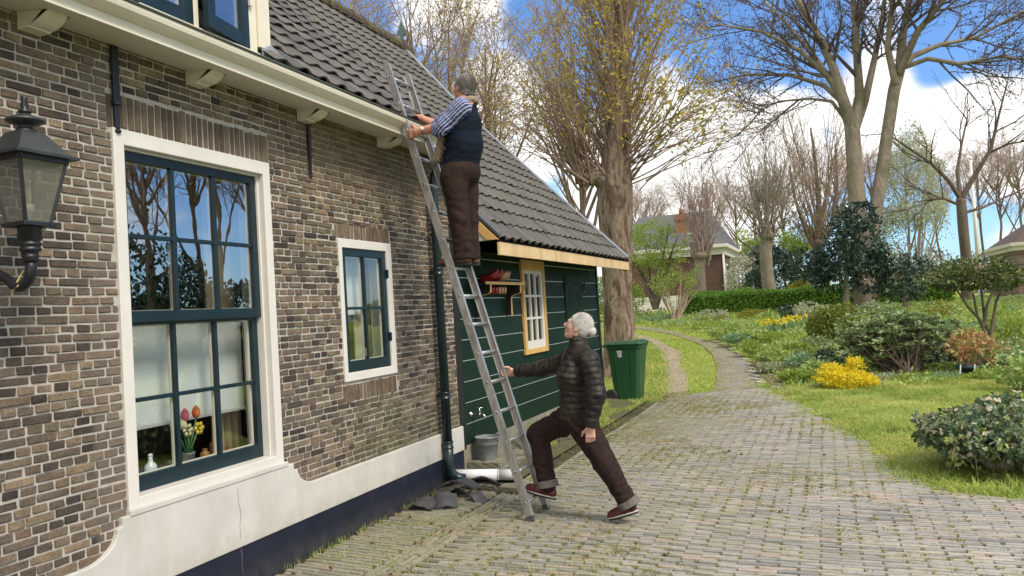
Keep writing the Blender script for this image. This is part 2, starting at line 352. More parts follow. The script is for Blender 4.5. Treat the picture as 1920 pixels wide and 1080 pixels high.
# ------------------------------------------------------------------ farmhouse
WY0, WY1, WT = -1.5, 6.87, 3.16
big = (2.955, 4.188, .69, 2.70); sml = (4.945, 5.715, 1.14, 2.245)
house = thing('farmhouse', (0, 0, 0), 'old brown brick farmhouse with a white plinth, dark pantile roof and teal windows', 'house')
def house_wall():
    m = MB(); rng = np.random.default_rng(1)
    def slab(y0, y1, z0, z1): m.box((-.25, y0, z0), (-.007, y1, z1), 1)
    ys = [WY0, big[0], big[1], sml[0], sml[1], WY1]
    slab(WY0, big[0], 0, WT); slab(big[0], big[1], 0, big[2]); slab(big[0], big[1], big[3], WT)
    slab(big[1], sml[0], 0, WT); slab(sml[0], sml[1], 0, sml[2]); slab(sml[0], sml[1], sml[3], WT); slab(sml[1], WY1, 0, WT)
    # three other sides of the house
    m.box((-7.2, WY0, 0), (-6.95, WY1, WT), 1); m.box((-6.95, WY0, 0), (-.25, WY0+.2, WT), 1)
    B = []
    AR = []
    def brick(y0, y1, z0, z1): B.append((y0, y1, z0, z1))
    H, ST = .0365, .0458
    arch_b = (big[0]-.02, big[1]+.02, big[3]+.004, big[3]+.185); arch_s = (sml[0]-.02, sml[1]+.02, sml[3]+.004, sml[3]+.12); sold = (4.93, 5.73, .985, 1.115)
    holes = [(big[0], big[1], .3, big[3]), sml, arch_b, arch_s, sold]
    k = 0; z = .30
    while z < WT-.02:
        w0 = .152 if k % 2 == 0 else .074
        y = WY0 + (.0 if k % 2 == 0 else .038) + (.080 if k % 4 == 2 else 0)
        while y < WY1:
            w = w0*rng.uniform(.90, 1.08); 
            if k % 2 == 0 and rng.random() < .2: w = .074
            a, b = y, min(y+w, WY1); zz0, zz1 = z+rng.normal(0, .001), z+H*rng.uniform(.93, 1.05)
            segs = [(a, b)]
            for h in holes:
                if zz1 > h[2]+.012 and zz0 < h[3]-.012:
                    ns = []
                    for s0, s1 in segs:
                        if s1 <= h[0] or s0 >= h[1]: ns.append((s0, s1)); continue
                        if s0 < h[0]: ns.append((s0, h[0]-.001))
                        if s1 > h[1]: ns.append((h[1]+.001, s1))
                    segs = ns
            for s0, s1 in segs:
                if s1-s0 > .022: brick(s0, s1, zz0, zz1)
            y += w + rng.uniform(.008, .012)
        z += ST; k += 1
    for (y0, y1, z0, z1), w in ((arch_b, .0455), (arch_s, .044), (sold, .046)):
        y = y0
        while y < y1-.02:
            AR.append(len(B)); brick(y+rng.normal(0, .0015), min(y+w-.009, y1), z0+rng.normal(0, .003), z1+rng.normal(0, .004)); y += w
    B = np.array(B); n = len(B)
    V = np.zeros((n, 24, 3)); X = rng.normal(.0, .0022, n)
    ch = .006
    def ring(off, x, ins):
        a0, a1, b0, b1 = B[:, 0]+ins, B[:, 1]-ins, B[:, 2]+ins, B[:, 3]-ins
        for q, (yy, zz_) in enumerate(((a0+cc, b0), (a1-cc, b0), (a1, b0+cc), (a1, b1-cc), (a1-cc, b1), (a0+cc, b1), (a0, b1-cc), (a0, b0+cc))): V[:, off+q] = np.c_[x, yy, zz_]
    cc = np.minimum(rng.uniform(.0012, .0045, n), (B[:, 1]-B[:, 0])*.3); ch = .0035
    ring(0, X-.03, -.001); ring(8, X-.005, 0); ring(16, X, ch)
    jt = rng.normal(0, .0013, (n, 8, 2)); V[:, :, 1:] += np.concatenate([jt, jt, jt], 1)+rng.normal(0, .0004, (n, 24, 2)); V[:, 16:, 0] += rng.normal(0, .0009, (n, 8))
    F = np.array([[o+i, o+(i+1) % 8, o+8+(i+1) % 8, o+8+i] for o in (0, 8) for i in range(8)]); F8 = np.arange(16, 24)[None]
    FF = F[None]+(np.arange(n)*24)[:, None, None]; FE = F8[None]+(np.arange(n)*24)[:, None, None]; ar = np.zeros(n, bool); ar[AR] = True; c0 = m.n
    m.add(V.reshape(-1, 3), FF[~ar].reshape(-1, 4), 0); m.f.append((FF[ar].reshape(-1, 4)+c0, 2, False)); m.f.append((FE[~ar].reshape(-1, 8)+c0, 0, False)); m.f.append((FE[ar].reshape(-1, 8)+c0, 2, False))
    # corner return of the brickwork
    for i in range(int((WT-.3)/ST)):
        zz = .3+i*ST
        for j in range(2): m.box((-.24+.12*j, WY1-.002, zz), (-.13+.12*j, WY1+.004, zz+H), 0)
    return m.build('wall', [M_brick, M_mortar, M_arch], house)
hw = house_wall()
def plinth():
    m = MB()
    P = [(WY0, .265), (6.885, .265), (6.885, .5), (4.50, .5)]
    c = (4.50, .62); P += [(4.50-.19*math.sin(a)-.0, .62-.12*math.cos(a)) for a in np.linspace(0, math.pi/2, 9)[1:]]
    P += [(4.27, .625), (4.27, .668), (2.90, .668), (2.90, .625)]
    P += [(2.67+.2*math.sin(a), .62-.14*math.cos(a)) for a in np.linspace(math.pi/2, 0, 9)] + [(WY0, .48)]
    m.prism([(y, z) for y, z in P], lambda u, v, w: (w, u, v), -.01, .028)
    m.build('plinth', M_white, house, bevel=.006)
    m = MB(); m.box((-.02, WY0, -.1), (.018, 6.88, .265)); m.box((-.2, 6.872, -.1), (-.01, 6.885, .265)); m.build('base_band', M_black, house)
    m = MB(); P = [onx(px, py, .0295) for px, py in ((446, 916), (447, 940), (452, 962), (450, 985), (451, 1010))]; m.tube(P, [.0008, .0006, .0009, .0006, .0005], 5); m.build('crack', M_dark, house)
    m = MB(); P = [onx(px, py, .0195) for px, py in ((451, 1024), (454, 1040), (454, 1060), (457, 1085))]; m.tube(P, [.0007, .001, .0006, .001], 5); m.build('crack', simple('pale_crack', (.2, .2, .2), (.4, .4, .4), 30, .9), house)
    m = MB(); m.box((-.2, 6.872, .265), (-.011, 6.887, .5)); m.build('plinth_return', M_white, house)
plinth()
def sash(m, x, y0, y1, z0, z1, nx, nz, st, bot, top, mun=.024, dep=.035, mi=0, back=None):
    """one glazed sash: stiles, rails and bars butted; back = index of cream inner bead"""
    m.box((x-dep, y0, z0), (x, y0+st, z1), mi); m.box((x-dep, y1-st, z0), (x, y1, z1), mi)
    m.box((x-dep, y0+st, z0), (x-.001, y1-st, z0+bot), mi); m.box((x-dep, y0+st, z1-top), (x-.001, y1-st, z1), mi)
    a0, a1, b0, b1 = y0+st, y1-st, z0+bot, z1-top
    for i in range(1, nx):
        y = a0+(a1-a0)*i/nx; m.box((x-dep*.9, y-mun/2, b0), (x-.004, y+mun/2, b1), mi)
        if back is not None: m.box((x-dep-.022, y-mun/2-.002, b0), (x-dep-.002, y+mun/2+.003, b1), back)
    for i in range(1, nz):
        z = b0+(b1-b0)*i/nz; m.box((x-dep*.85, a0, z-mun/2), (x-.007, a1, z+mun/2), mi)
    if back is not None:
        m.box((x-dep-.02, a1-.008, b0), (x-dep-.002, a1+.004, b1), back); m.box((x-dep-.02, a0, b0-.004), (x-dep-.002, a1, b0+.006), back)
        m.box((x-dep-.02, a0, b1-.008), (x-dep-.002, a1, b1+.004), back)
    return a0, a1, b0, b1
def pane(x, a0, a1, b0, b1, parent, mat):
    m = MB(); m.add([(x, a0, b0), (x, a1, b0), (x, a1, b1), (x, a0, b1)], [[0, 1, 2, 3]]); m.build('pane', mat, parent)
def big_window():
    y0, y1, z0, z1 = big
    m = MB()   # casing with an inner step and sill
    cw = .068
    m.box((-.2, y0, z0), (.014, y0+cw, z1)); m.box((-.2, y1-cw, z0), (.014, y1, z1)); m.box((-.2, y0+cw, z1-.085), (.013, y1-cw, z1)); m.box((-.2, y0+cw, z0), (.016, y1-cw, z0+.055))
    m.box((-.2, y0+cw, z0+.055), (-.03, y0+cw+.012, z1-.085)); m.box((-.2, y1-cw-.014, z0+.055), (-.03, y1-cw, z1-.085)); m.box((-.2, y0+cw+.012, z1-.097), (-.03, y1-cw-.014, z1-.085))
    win = m.build('window', M_wpaint, house, bevel=.004)
    m = MB(); m.box((-.03, y0-.01, z0-.028), (.034, y1+.02, z0+.002)); m.build('sill', M_white, win, bevel=.004)
    a, b = y0+cw+.012, y1-cw-.014
    m = MB(); g = sash(m, -.046, a, b, 1.665, z1-.097, 3, 2, .045, .062, .052, back=1); s = m.build('upper_sash', [M_teal, M_cream], win, bevel=.003)
    pane(-.068, *g, s, M_glass_up) if False else None
    m = MB(); m.add([(-.068, g[0], g[2]), (-.068, g[1], g[2]), (-.068, g[1], g[3]), (-.068, g[0], g[3])], [[0, 1, 2, 3]]); m.build('upper_pane', M_glass_up, win)
    m = MB(); g = sash(m, -.084, a, b, z0+.055, 1.70, 3, 2, .045, .085, .05, back=1); s = m.build('lower_sash', [M_teal, M_cream], win, bevel=.003)
    m = MB(); m.add([(-.106, g[0], g[2]), (-.106, g[1], g[2]), (-.106, g[1], g[3]), (-.106, g[0], g[3])], [[0, 1, 2, 3]]); m.build('lower_pane', M_glass_low, win)
    return win
big_window()
def small_window():
    y0, y1, z0, z1 = sml; cw = .046
    m = MB(); m.box((-.18, y0, z0), (.012, y0+cw, z1)); m.box((-.18, y1-cw-.03, z0), (.012, y1, z1)); m.box((-.18, y0+cw, z1-.07), (.011, y1-cw-.03, z1)); m.box((-.18, y0+cw, z0), (.012, y1-cw-.03, z0+.066))
    win = m.build('small_window', M_wpaint, house, bevel=.004)
    m = MB(); g = sash(m, -.004, y0+cw+.001, y1-cw-.031, z0+.067, z1-.071, 2, 2, .055, .085, .06, .022, back=1); s = m.build('sash', [M_teal, M_cream], win, bevel=.003)
    m = MB(); m.add([(-.028, g[0], g[2]), (-.028, g[1], g[2]), (-.028, g[1], g[3]), (-.028, g[0], g[3])], [[0, 1, 2, 3]]); m.build('pane', M_glass_small, win)
    for z in (1.42, 1.95): m = MB(); m.box((-.003, y1-cw-.036, z), (.016, y1-cw-.022, z+.07)); m.build('hinge', M_teal, win)
    m = MB(); m.box((-.0265, 5.30, 1.315), (-.026, 5.345, 1.38), 0); m.build('sticker', simple('paper_label', (.55, .6, .68), (.7, .72, .75), 60), win)
small_window()
ZS = float(onx(280, 894, -.232)[2])
# interior: dark lining, blinds, curtains
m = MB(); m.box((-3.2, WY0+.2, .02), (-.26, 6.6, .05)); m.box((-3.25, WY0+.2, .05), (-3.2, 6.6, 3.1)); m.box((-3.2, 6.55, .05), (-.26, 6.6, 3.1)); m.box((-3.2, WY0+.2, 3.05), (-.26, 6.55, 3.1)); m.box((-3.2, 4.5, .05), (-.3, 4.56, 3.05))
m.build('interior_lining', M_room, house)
m = MB(); m.box((-.40, 2.93, ZS-.03), (-.26, 4.21, ZS)); m.box((-.26, 2.96, ZS-.028), (-.14, 4.185, ZS)); m.build('inner_sill', M_wpaint, house, bevel=.004)
def cloth(name, y0, y1, z0, z1, x, amp, waves, mat, label, cat):
    n = waves*8; y = np.linspace(y0, y1, n); z = np.linspace(z0, z1, 6); yy, zz = np.meshgrid(y, z, indexing='ij')
    xx = x + amp*np.sin(np.linspace(0, waves*2*np.pi, n))[:, None]*(1+.2*np.sin(zz*3)); V = np.stack([xx, yy, zz], -1).reshape(-1, 3)
    i, j = np.meshgrid(np.arange(n-1), np.arange(5), indexing='ij'); F = np.stack([i*6+j, (i+1)*6+j, (i+1)*6+j+1, i*6+j+1], -1).reshape(-1, 4)
    m = MB(); m.add(V, F, 0, True); o = m.build(name, mat, None, (x, (y0+y1)/2, z0)); so = o.modifiers.new('solid', 'SOLIDIFY'); so.thickness = .004
    return tag(o, label, cat)
cloth('curtain', 3.98, 4.26, .71, 2.66, -.40, .022, 4, M_curtain, 'beige curtain hanging at the right side of the large window', 'curtain')
cloth('curtain', 5.46, 5.76, 1.12, 2.3, -.24, .018, 4, simple('pale_curtain', (.46, .45, .32), (.58, .56, .42), 9, .9), 'pale drawn curtain at the right inside the small window', 'curtain')
def blind(y0, y1, z0, z1, x, label):
    m = MB(); m.box((x-.002, y0, z0+.02), (x, y1, z1)); o = m.build('roller_blind', M_blind, None, (x, (y0+y1)/2, z0)); tag(o, label, 'blind')
    m = MB(); m.box((x-.006, y0, z0), (x+.006, y1, z0+.02)); m.build('bottom_bar', M_wpaint, o)
blind(2.98, 4.17, 1.05, 1.70, -.285, 'pale roller blind behind the lower half of the large window')
blind(4.98, 5.52, 1.655, 2.22, -.15, 'white roller blind behind the upper half of the small window')
# ---- cornice, gutter, brackets
def cornice():
    m = MB(); P = [(.0, 3.17), (.0, 3.145), (.285, 3.108), (.300, 3.108), (.300, 3.118), (.290, 3.122), (.290, 3.165), (.20, 3.19)]
    m.prism([(x, z) for x, z in P][::-1], lambda u, v, w: (u, w, v), WY0-.1, WY1+.10); m.build('cornice', M_cream, house, fixn=True)
    m = MB(); P = [(.292, 3.166), (.30, 3.168), (.335, 3.178), (.356, 3.195), (.362, 3.215), (.362, 3.232), (.20, 3.232), (.20, 3.19)]
    m.prism(P, lambda u, v, w: (u, w, v), WY0-.1, WY1+.12); gt = m.build('gutter', M_cream, house, fixn=True)
    m = MB(); m.tube([(.362, WY0-.1, 3.236), (.364, 3, 3.237), (.362, WY1+.12, 3.235)], .0085, 8); m.box((.15, WY0-.1, 3.2325), (.355, WY1+.12, 3.236)); m.build('gutter_lip', simple('zinc_lip', (.05, .055, .045), (.085, .09, .07), 5, .45), gt)
    for y in (1.43, 2.462, 3.49, 4.531, 5.596, 6.62):
        m = MB(); P = [(0, 3.15), (0, 3.062), (.075, 3.062), (.078, 3.068), (.084, 3.068)] + [(.084+.136*math.sin(a), 3.19-.122*math.cos(a)*1.0) for a in np.linspace(0, math.pi/2*.72, 7)] + [(.215, 3.125)]
        P = [p for p in P if p[1] < 3.16]
        m.prism(P, lambda u, v, w: (u, w, v), y, y+.115); m.build('bracket', M_cream, house, bevel=.004, fixn=True)
cornice()
for y, z0, z1, w in ((2.985, 2.665, 3.14, .020), (4.645, 2.66, 3.06, .013)):
    m = MB(); m.box((.004, y-w, z0+.17), (.022, y+w, z1)); m.box((.004, y-w*.8, z0+.03), (.020, y+w*.8, z0+.155)); m.lathe([(0, -.012), (w*1.25, -.008), (w*1.25, .008), (0, .012)], (.014, y, z0+.163), 12)
    m.lathe([(0, -.02), (w*.9, -.01), (w, 0), (0, .012)], (.014, y, z0+.02), 10); m.box((.003, y-w*1.3, z1-.10), (.026, y+w*1.3, z1-.075)); m.build('wall_anchor', M_iron, house, bevel=.003)
# ---- roofs
RX, RZ = -3.49, 6.58
def tile_roof(path, y0, y1, gauge, width, seed, skip=None):
    """path: list of (x, z) from eave to ridge. returns MB with one clay pantile per cell"""
    rng = np.random.default_rng(seed); path = np.array(path, float)
    seg = np.linalg.norm(np.diff(path, axis=0), axis=1); cum = np.r_[0, np.cumsum(seg)]
    L = cum[-1]; nr = int(L/gauge)+1; nc = int(round((y1-y0)/width)); width = (y1-y0)/nc
    v = np.array([0, .2, .32, .46, .60, .74, .88, 1.]); rl = np.sin(np.pi*np.clip((v-.28)/.72, 0, 1))**2; h = .024*rl; TL = gauge+.055; th = .030-.019*rl
    tv = []
    for a, up in ((0, .030), (TL, .001)): tv += [(a, (vv-.5)*(width+.022), hh+up) for vv, hh in zip(v, h)]
    tv += [(0.004, (vv-.5)*(width+.022), hh+.030-tt) for vv, hh, tt in zip(v, h, th)]
    tf = [[i, i+1, 8+i+1, 8+i] for i in range(7)] + [[16+i, 16+i+1, i+1, i] for i in range(7)]
    pos, R = [], []
    for i in range(nr):
        s = i*gauge; k = min(np.searchsorted(cum, s+gauge*.5, 'right')-1, len(seg)-1); d2 = (path[k+1]-path[k])/seg[k]; p = path[k]+d2*(s-cum[k])
        for j in range(nc):
            y = y0+(j+.5)*width
            if skip and skip(p[0], y, p[1]): continue
            d = np.array([d2[0], 0, d2[1]]); yy = np.array([0, -1., 0]); z = np.cross(d, yy)
            a = rng.normal(0, .012); d_, y_ = d*math.cos(a)+yy*math.sin(a), yy*math.cos(a)-d*math.sin(a)
            b = rng.normal(0, .006); d_ = d_+z*b
            pos.append((p[0], y+rng.normal(0, .003), p[1]+rng.normal(0, .002))); R.append([d_, y_, z])
    m = MB(); V, F = inst(np.array(tv), tf, np.array(pos), np.array(R), np.ones(len(pos))); m.add(V, F, 0, False); return m
def sheet(m, path, y0, y1, dz, mi):
    P = np.array(path); V = [(x, y0, z-dz) for x, z in P]+[(x, y1, z-dz) for x, z in P]; n = len(P)
    m.add(V, [[i, n+i, n+i+1, i+1] for i in range(n-1)], mi)
DY0, DY1 = 2.80, 4.03
mp = [(.30, 3.262), (RX, RZ)]
m = tile_roof(mp, -1.6, WY1+.05, .285, .215, 5, lambda x, y, z: DY0+.05 < y < DY1-.04 and z < 4.35)
sheet(m, mp, -1.6, WY1+.05, .035, 1); sheet(m, [(RX, RZ+.02), (-7.4, 3.2)], -1.6, WY1+.05, 0, 0)
m.add([(.30, WY1+.05, 3.23), (RX, WY1+.05, RZ-.03), (-7.4, WY1+.05, 3.0), (.3, WY1+.05, 3.0)], [[3, 2, 1, 0]], 1)
roof = m.build('roof', [M_tile, M_dark], house)
def ridge():
    rng = np.random.default_rng(3); y = -1.6
    m = MB(); a = np.linspace(-.15*np.pi, 1.15*np.pi, 9)
    while y < 12.3:
        P = []
        for yy, r in ((y, .135), (y+.36, .12)): P += [(RX+r*math.cos(t), yy, RZ+.005+r*math.sin(t)+rng.normal(0, .006)) for t in a]
        P += [(RX+.09*math.cos(t), y, RZ-.03+.09*math.sin(t)) for t in a]
        m.add(P, [[i, i+1, 9+i+1, 9+i] for i in range(8)]+[[18+i, 18+i+1, i+1, i] for i in range(8)], 0); y += .33
    g = G('mossy_ridge'); g.col(g.ramp(g.noise(7, 6, .7), [(.35, (.045, .04, .038)), (.5, (.085, .06, .045)), (.62, (.11, .12, .04))])).rough(.9).bump(g.noise(25, 5), .5, .01)
    m.build('ridge_tiles', g.m, house)
ridge()
def dormer():
    x = .2; zt = 4.5
    m = MB(); m.box((x-.09, DY0, 3.29), (x, DY0+.11, zt)); m.box((x-.09, DY1-.11, 3.38), (x+.004, DY1, zt)); m.box((x-.09, DY1-.19, 3.34), (x-.012, DY1-.111, zt)); m.box((x-.09, DY0+.11, 3.34), (x-.012, DY0+.19, zt))
    m.box((x-.09, DY0+.02, 3.285), (x+.006, DY1-.10, 3.338)); m.box((x-.09, DY0+.11, zt-.14), (x+.002, DY1-.11, zt)); m.box((x-.085, 3.385, 3.34), (x-.014, 3.425, zt-.14))
    d = m.build('dormer', M_cream, house, bevel=.004)
    def cz(X): return 3.262+(.30-X)*(RZ-3.262)/(.30-RX)
    for y in (DY0+.01, DY1-.03):
        m = MB(); m.prism([(x-.09, cz(x-.09)-.1), (x-.09, zt), (-1.2, zt), (-1.2, cz(-1.2)-.1)], lambda u, v, w: (u, w, v), y, y+.02); m.build('cheek', M_cream, d, fixn=True)
    m = MB(); m.box((-1.3, DY0-.12, zt), (x+.12, DY1+.12, zt+.09)); m.build('dormer_roof', M_cream, d, bevel=.01)
    g = MB(); g.add([(x-.05, 2.99, 3.34), (x-.05, 3.39, 3.34), (x-.05, 3.39, zt-.14), (x-.05, 2.99, zt-.14)], [[0, 1, 2, 3]]); 
    m = MB(); q = sash(m, x-.012, 2.99, 3.384, 3.342, zt-.142, 1, 1, .075, .085, .07, back=1); c1 = m.build('casement', [M_teal, M_cream], d, bevel=.003)
    m = MB(); m.add([(x-.03, q[0], q[2]), (x-.03, q[1], q[2]), (x-.03, q[1], q[3]), (x-.03, q[0], q[3])], [[0, 1, 2, 3]]); m.build('dormer_pane', M_glass_up, d)
    # right casement stands slightly open, hinged at its far side
    m = MB(); q = sash(m, 0, 0, .425, 0, zt-.145-3.345, 1, 1, .07, .085, .07, back=1)
    m.add([(-.02, q[0], q[2]), (-.02, q[1], q[2]), (-.02, q[1], q[3]), (-.02, q[0], q[3])], [[0, 1, 2, 3]], 2)
    a = rad(9); hy = DY1-.185
    for i, V in enumerate(m.v):
        y = V[:, 1]-.425; X = V[:, 0]; m.v[i] = np.c_[x-.008+X*math.cos(a)-y*math.sin(a), hy+y*math.cos(a)+X*math.sin(a), 3.345+V[:, 2]]
    c2 = m.build('casement', [M_teal, M_cream, M_glass_up], d, bevel=0); tag(c2, 'right casement standing slightly open')
    m = MB(); m.box((x-.004, hy-.005, 3.62), (x+.012, hy+.02, 3.70)); m.build('hinge', M_wpaint, d)
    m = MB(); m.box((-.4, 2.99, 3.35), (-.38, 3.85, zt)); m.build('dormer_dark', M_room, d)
    # lead apron at the foot of the dormer
    m = MB(); m.add([(x+.02, DY1-.11, 3.36), (x+.02, DY1-.11, 3.245), (x+.1, DY1+.16, 3.25), (x-.02, DY1+.035, 3.42), (x+.045, DY1+.02, 3.29), (x+.03, DY1-.03, 3.41)], [[0, 1, 4, 5], [4, 1, 2, 2], [5, 4, 2, 3]]); m.build('lead_apron', M_lead, d)
dormer()
# ---- downpipe
def downpipe():
    Y = 6.42; m = MB()
    m.tube([(.26, Y, 3.17), (.24, Y, 3.09), (.10, Y, 2.92), (.085, Y, 2.80), (.085, Y+.0, .42)], .043, 14)
    m.tube([(.085, Y, .42), (.085, Y, .22), (.10, Y+.01, .13), (.15, Y+.04, .085), (.21, Y+.07, .07)], .048, 14)
    dp = m.build('downpipe', M_pipe, house)
    for z in (2.02, .86, .40):
        m = MB(); m.lathe([(.044, -.035), (.053, -.033), (.053, -.02), (.047, -.016), (.047, .016), (.053, .02), (.053, .033), (.044, .035)], (.085, Y, z), 16); m.box((.0, Y-.02, z-.012), (.05, Y+.02, z+.012)); m.build('collar', M_pipe, dp)
downpipe()
# ------------------------------------------------------------------ green shed (lean-to)
SX, SY0, SY1 = -.03, 6.9, 12.25
shed = thing('wooden_shed', (0, 0, 0), 'dark green boarded lean-to with ochre trim beside the brick house', 'shed')
def shed_walls():
    m = MB(); z = .28; wy0, wy1, wz0, wz1 = 8.80, 9.63, 1.06, 2.24
    hy0, hy1, hz0, hz1 = 10.5, 11.36, 1.44, 2.06
    edges = []; step = .2135
    while z < 2.5:
        top = min(z+step, 2.6)
        spans = [(SY0+.12, SY1-.06)]
        if top > wz0+.02 and z < wz1: spans = [(SY0+.12, wy0), (wy1, SY1-.06)]
        for a, b in spans:
            P = [(SX-.03, z), (SX+.008, z), (SX-.004, top-.012), (SX-.03, top-.012)]; m.prism(P, lambda u, v, w: (u, w, v), a, b, 0)
            if a < wy0 and top > wz0+.02 and z < wz0: m.box((SX-.03, wy0, z), (SX+.004, wy1, wz0+.002), 0)
            if a < wy0 and top > wz1 and z < wz1: m.box((SX-.03, wy0, wz1-.002), (SX+.004, wy1, top), 0)
            if z > .3:
                segs = [(a+.05, b-.03)]
                if z > hz0-.05 and z < hz1: segs = [(p, q) for p, q in ((a+.05, min(b-.03, hy0-.02)), (max(a, hy1+.02), b-.03)) if q > p]
                for p, q in segs: m.box((SX-.02, p, z-.0092), (SX+.0035, q, z-.0005), 1)
        z += step
    m.box((SX-.10, SY0, .28), (SX-.031, wy0, 2.5), 2); m.box((SX-.10, wy1, .28), (SX-.031, SY1, 2.5), 2); m.box((SX-.10, wy0, .28), (SX-.031, wy1, wz0), 2); m.box((SX-.10, wy0, wz1), (SX-.031, wy1, 2.5), 2)
    m.box((-6.9, SY1-.06, 0), (SX-.101, SY1-.001, 2.5), 0); m.add([(SX-.1, SY1-.03, 2.5), (-6.9, SY1-.03, 2.5), (RX, SY1-.03, RZ-.1)], [[0, 1, 2]], 0)
    m.build('wall', [M_board, M_grooveline, M_dark], shed, fixn=True)
    m = MB(); m.box((SX-.03, SY0, .25), (SX+.014, SY0+.118, 2.5)); m.build('corner_board', M_dark, shed)
    m = MB(); m.box((SX-.05, SY1-.058, .05), (SX+.02, SY1+.012, 2.5)); m.build('corner_post', M_iron, shed, bevel=.004)
    m = MB(); m.box((SX-.1, SY0-.01, -.1), (SX+.012, SY1, .279)); m.build('foundation', simple('mossy_concrete', (.16, .155, .12), (.27, .255, .20), 5, .9, .3, 30), shed)
    # window: ochre casing, white sash with three lights per row
    m = MB(); x = SX+.012; c = .07
    m.box((x-.05, wy0, wz0), (x+.02, wy0+c, wz1)); m.box((x-.05, wy1-c, wz0), (x+.02, wy1, wz1)); m.box((x-.05, wy0+c, wz0), (x+.019, wy1-c, wz0+.06)); m.box((x-.05, wy0+c, wz1-.13), (x+.019, wy1-c, wz1))
    w = m.build('window', M_ochre, shed, bevel=.004)
    m = MB(); g = sash(m, x+.004, wy0+c+.001, wy1-c-.001, wz0+.061, wz1-.131, 3, 3, .05, .10, .04, .03, .04); m.build('sash', M_wpaint, w, bevel=.003)
    m = MB(); X = x-.02; m.add([(X, g[0], g[2]), (X, g[1], g[2]), (X, g[1], g[3]), (X, g[0], g[3])], [[0, 1, 2, 3]]); m.build('pane', glassmat('shed_glass', .32), w)
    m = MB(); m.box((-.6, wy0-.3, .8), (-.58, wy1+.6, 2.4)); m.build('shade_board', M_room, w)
    # hatch of upright planks
    m = MB(); n = 6
    for i in range(n): m.box((SX-.004, hy0+(hy1-hy0)*i/n+.004, hz0), (SX+.022, hy0+(hy1-hy0)*(i+1)/n-.003, hz1))
    h = m.build('hatch', M_board, shed, bevel=.003)
    m = MB(); m.lathe([(0, 0), (.014, .002), (.012, .02), (0, .024)], (SX+.022, 10.96, 1.90), 10, ax=[[0, 1, 0], [0, 0, 1], [1, 0, 0]]); m.build('keyhole', simple('brass', (.4, .36, .28), (.5, .45, .35), 9, .3, metal=.8), h)
    m = MB(); m.box((SX+.022, 11.34, 1.83), (SX+.034, 11.50, 1.94)); m.box((SX+.034, 11.38, 1.86), (SX+.06, 11.44, 1.98)); m.build('latch', M_iron, h, bevel=.006)
shed_walls()
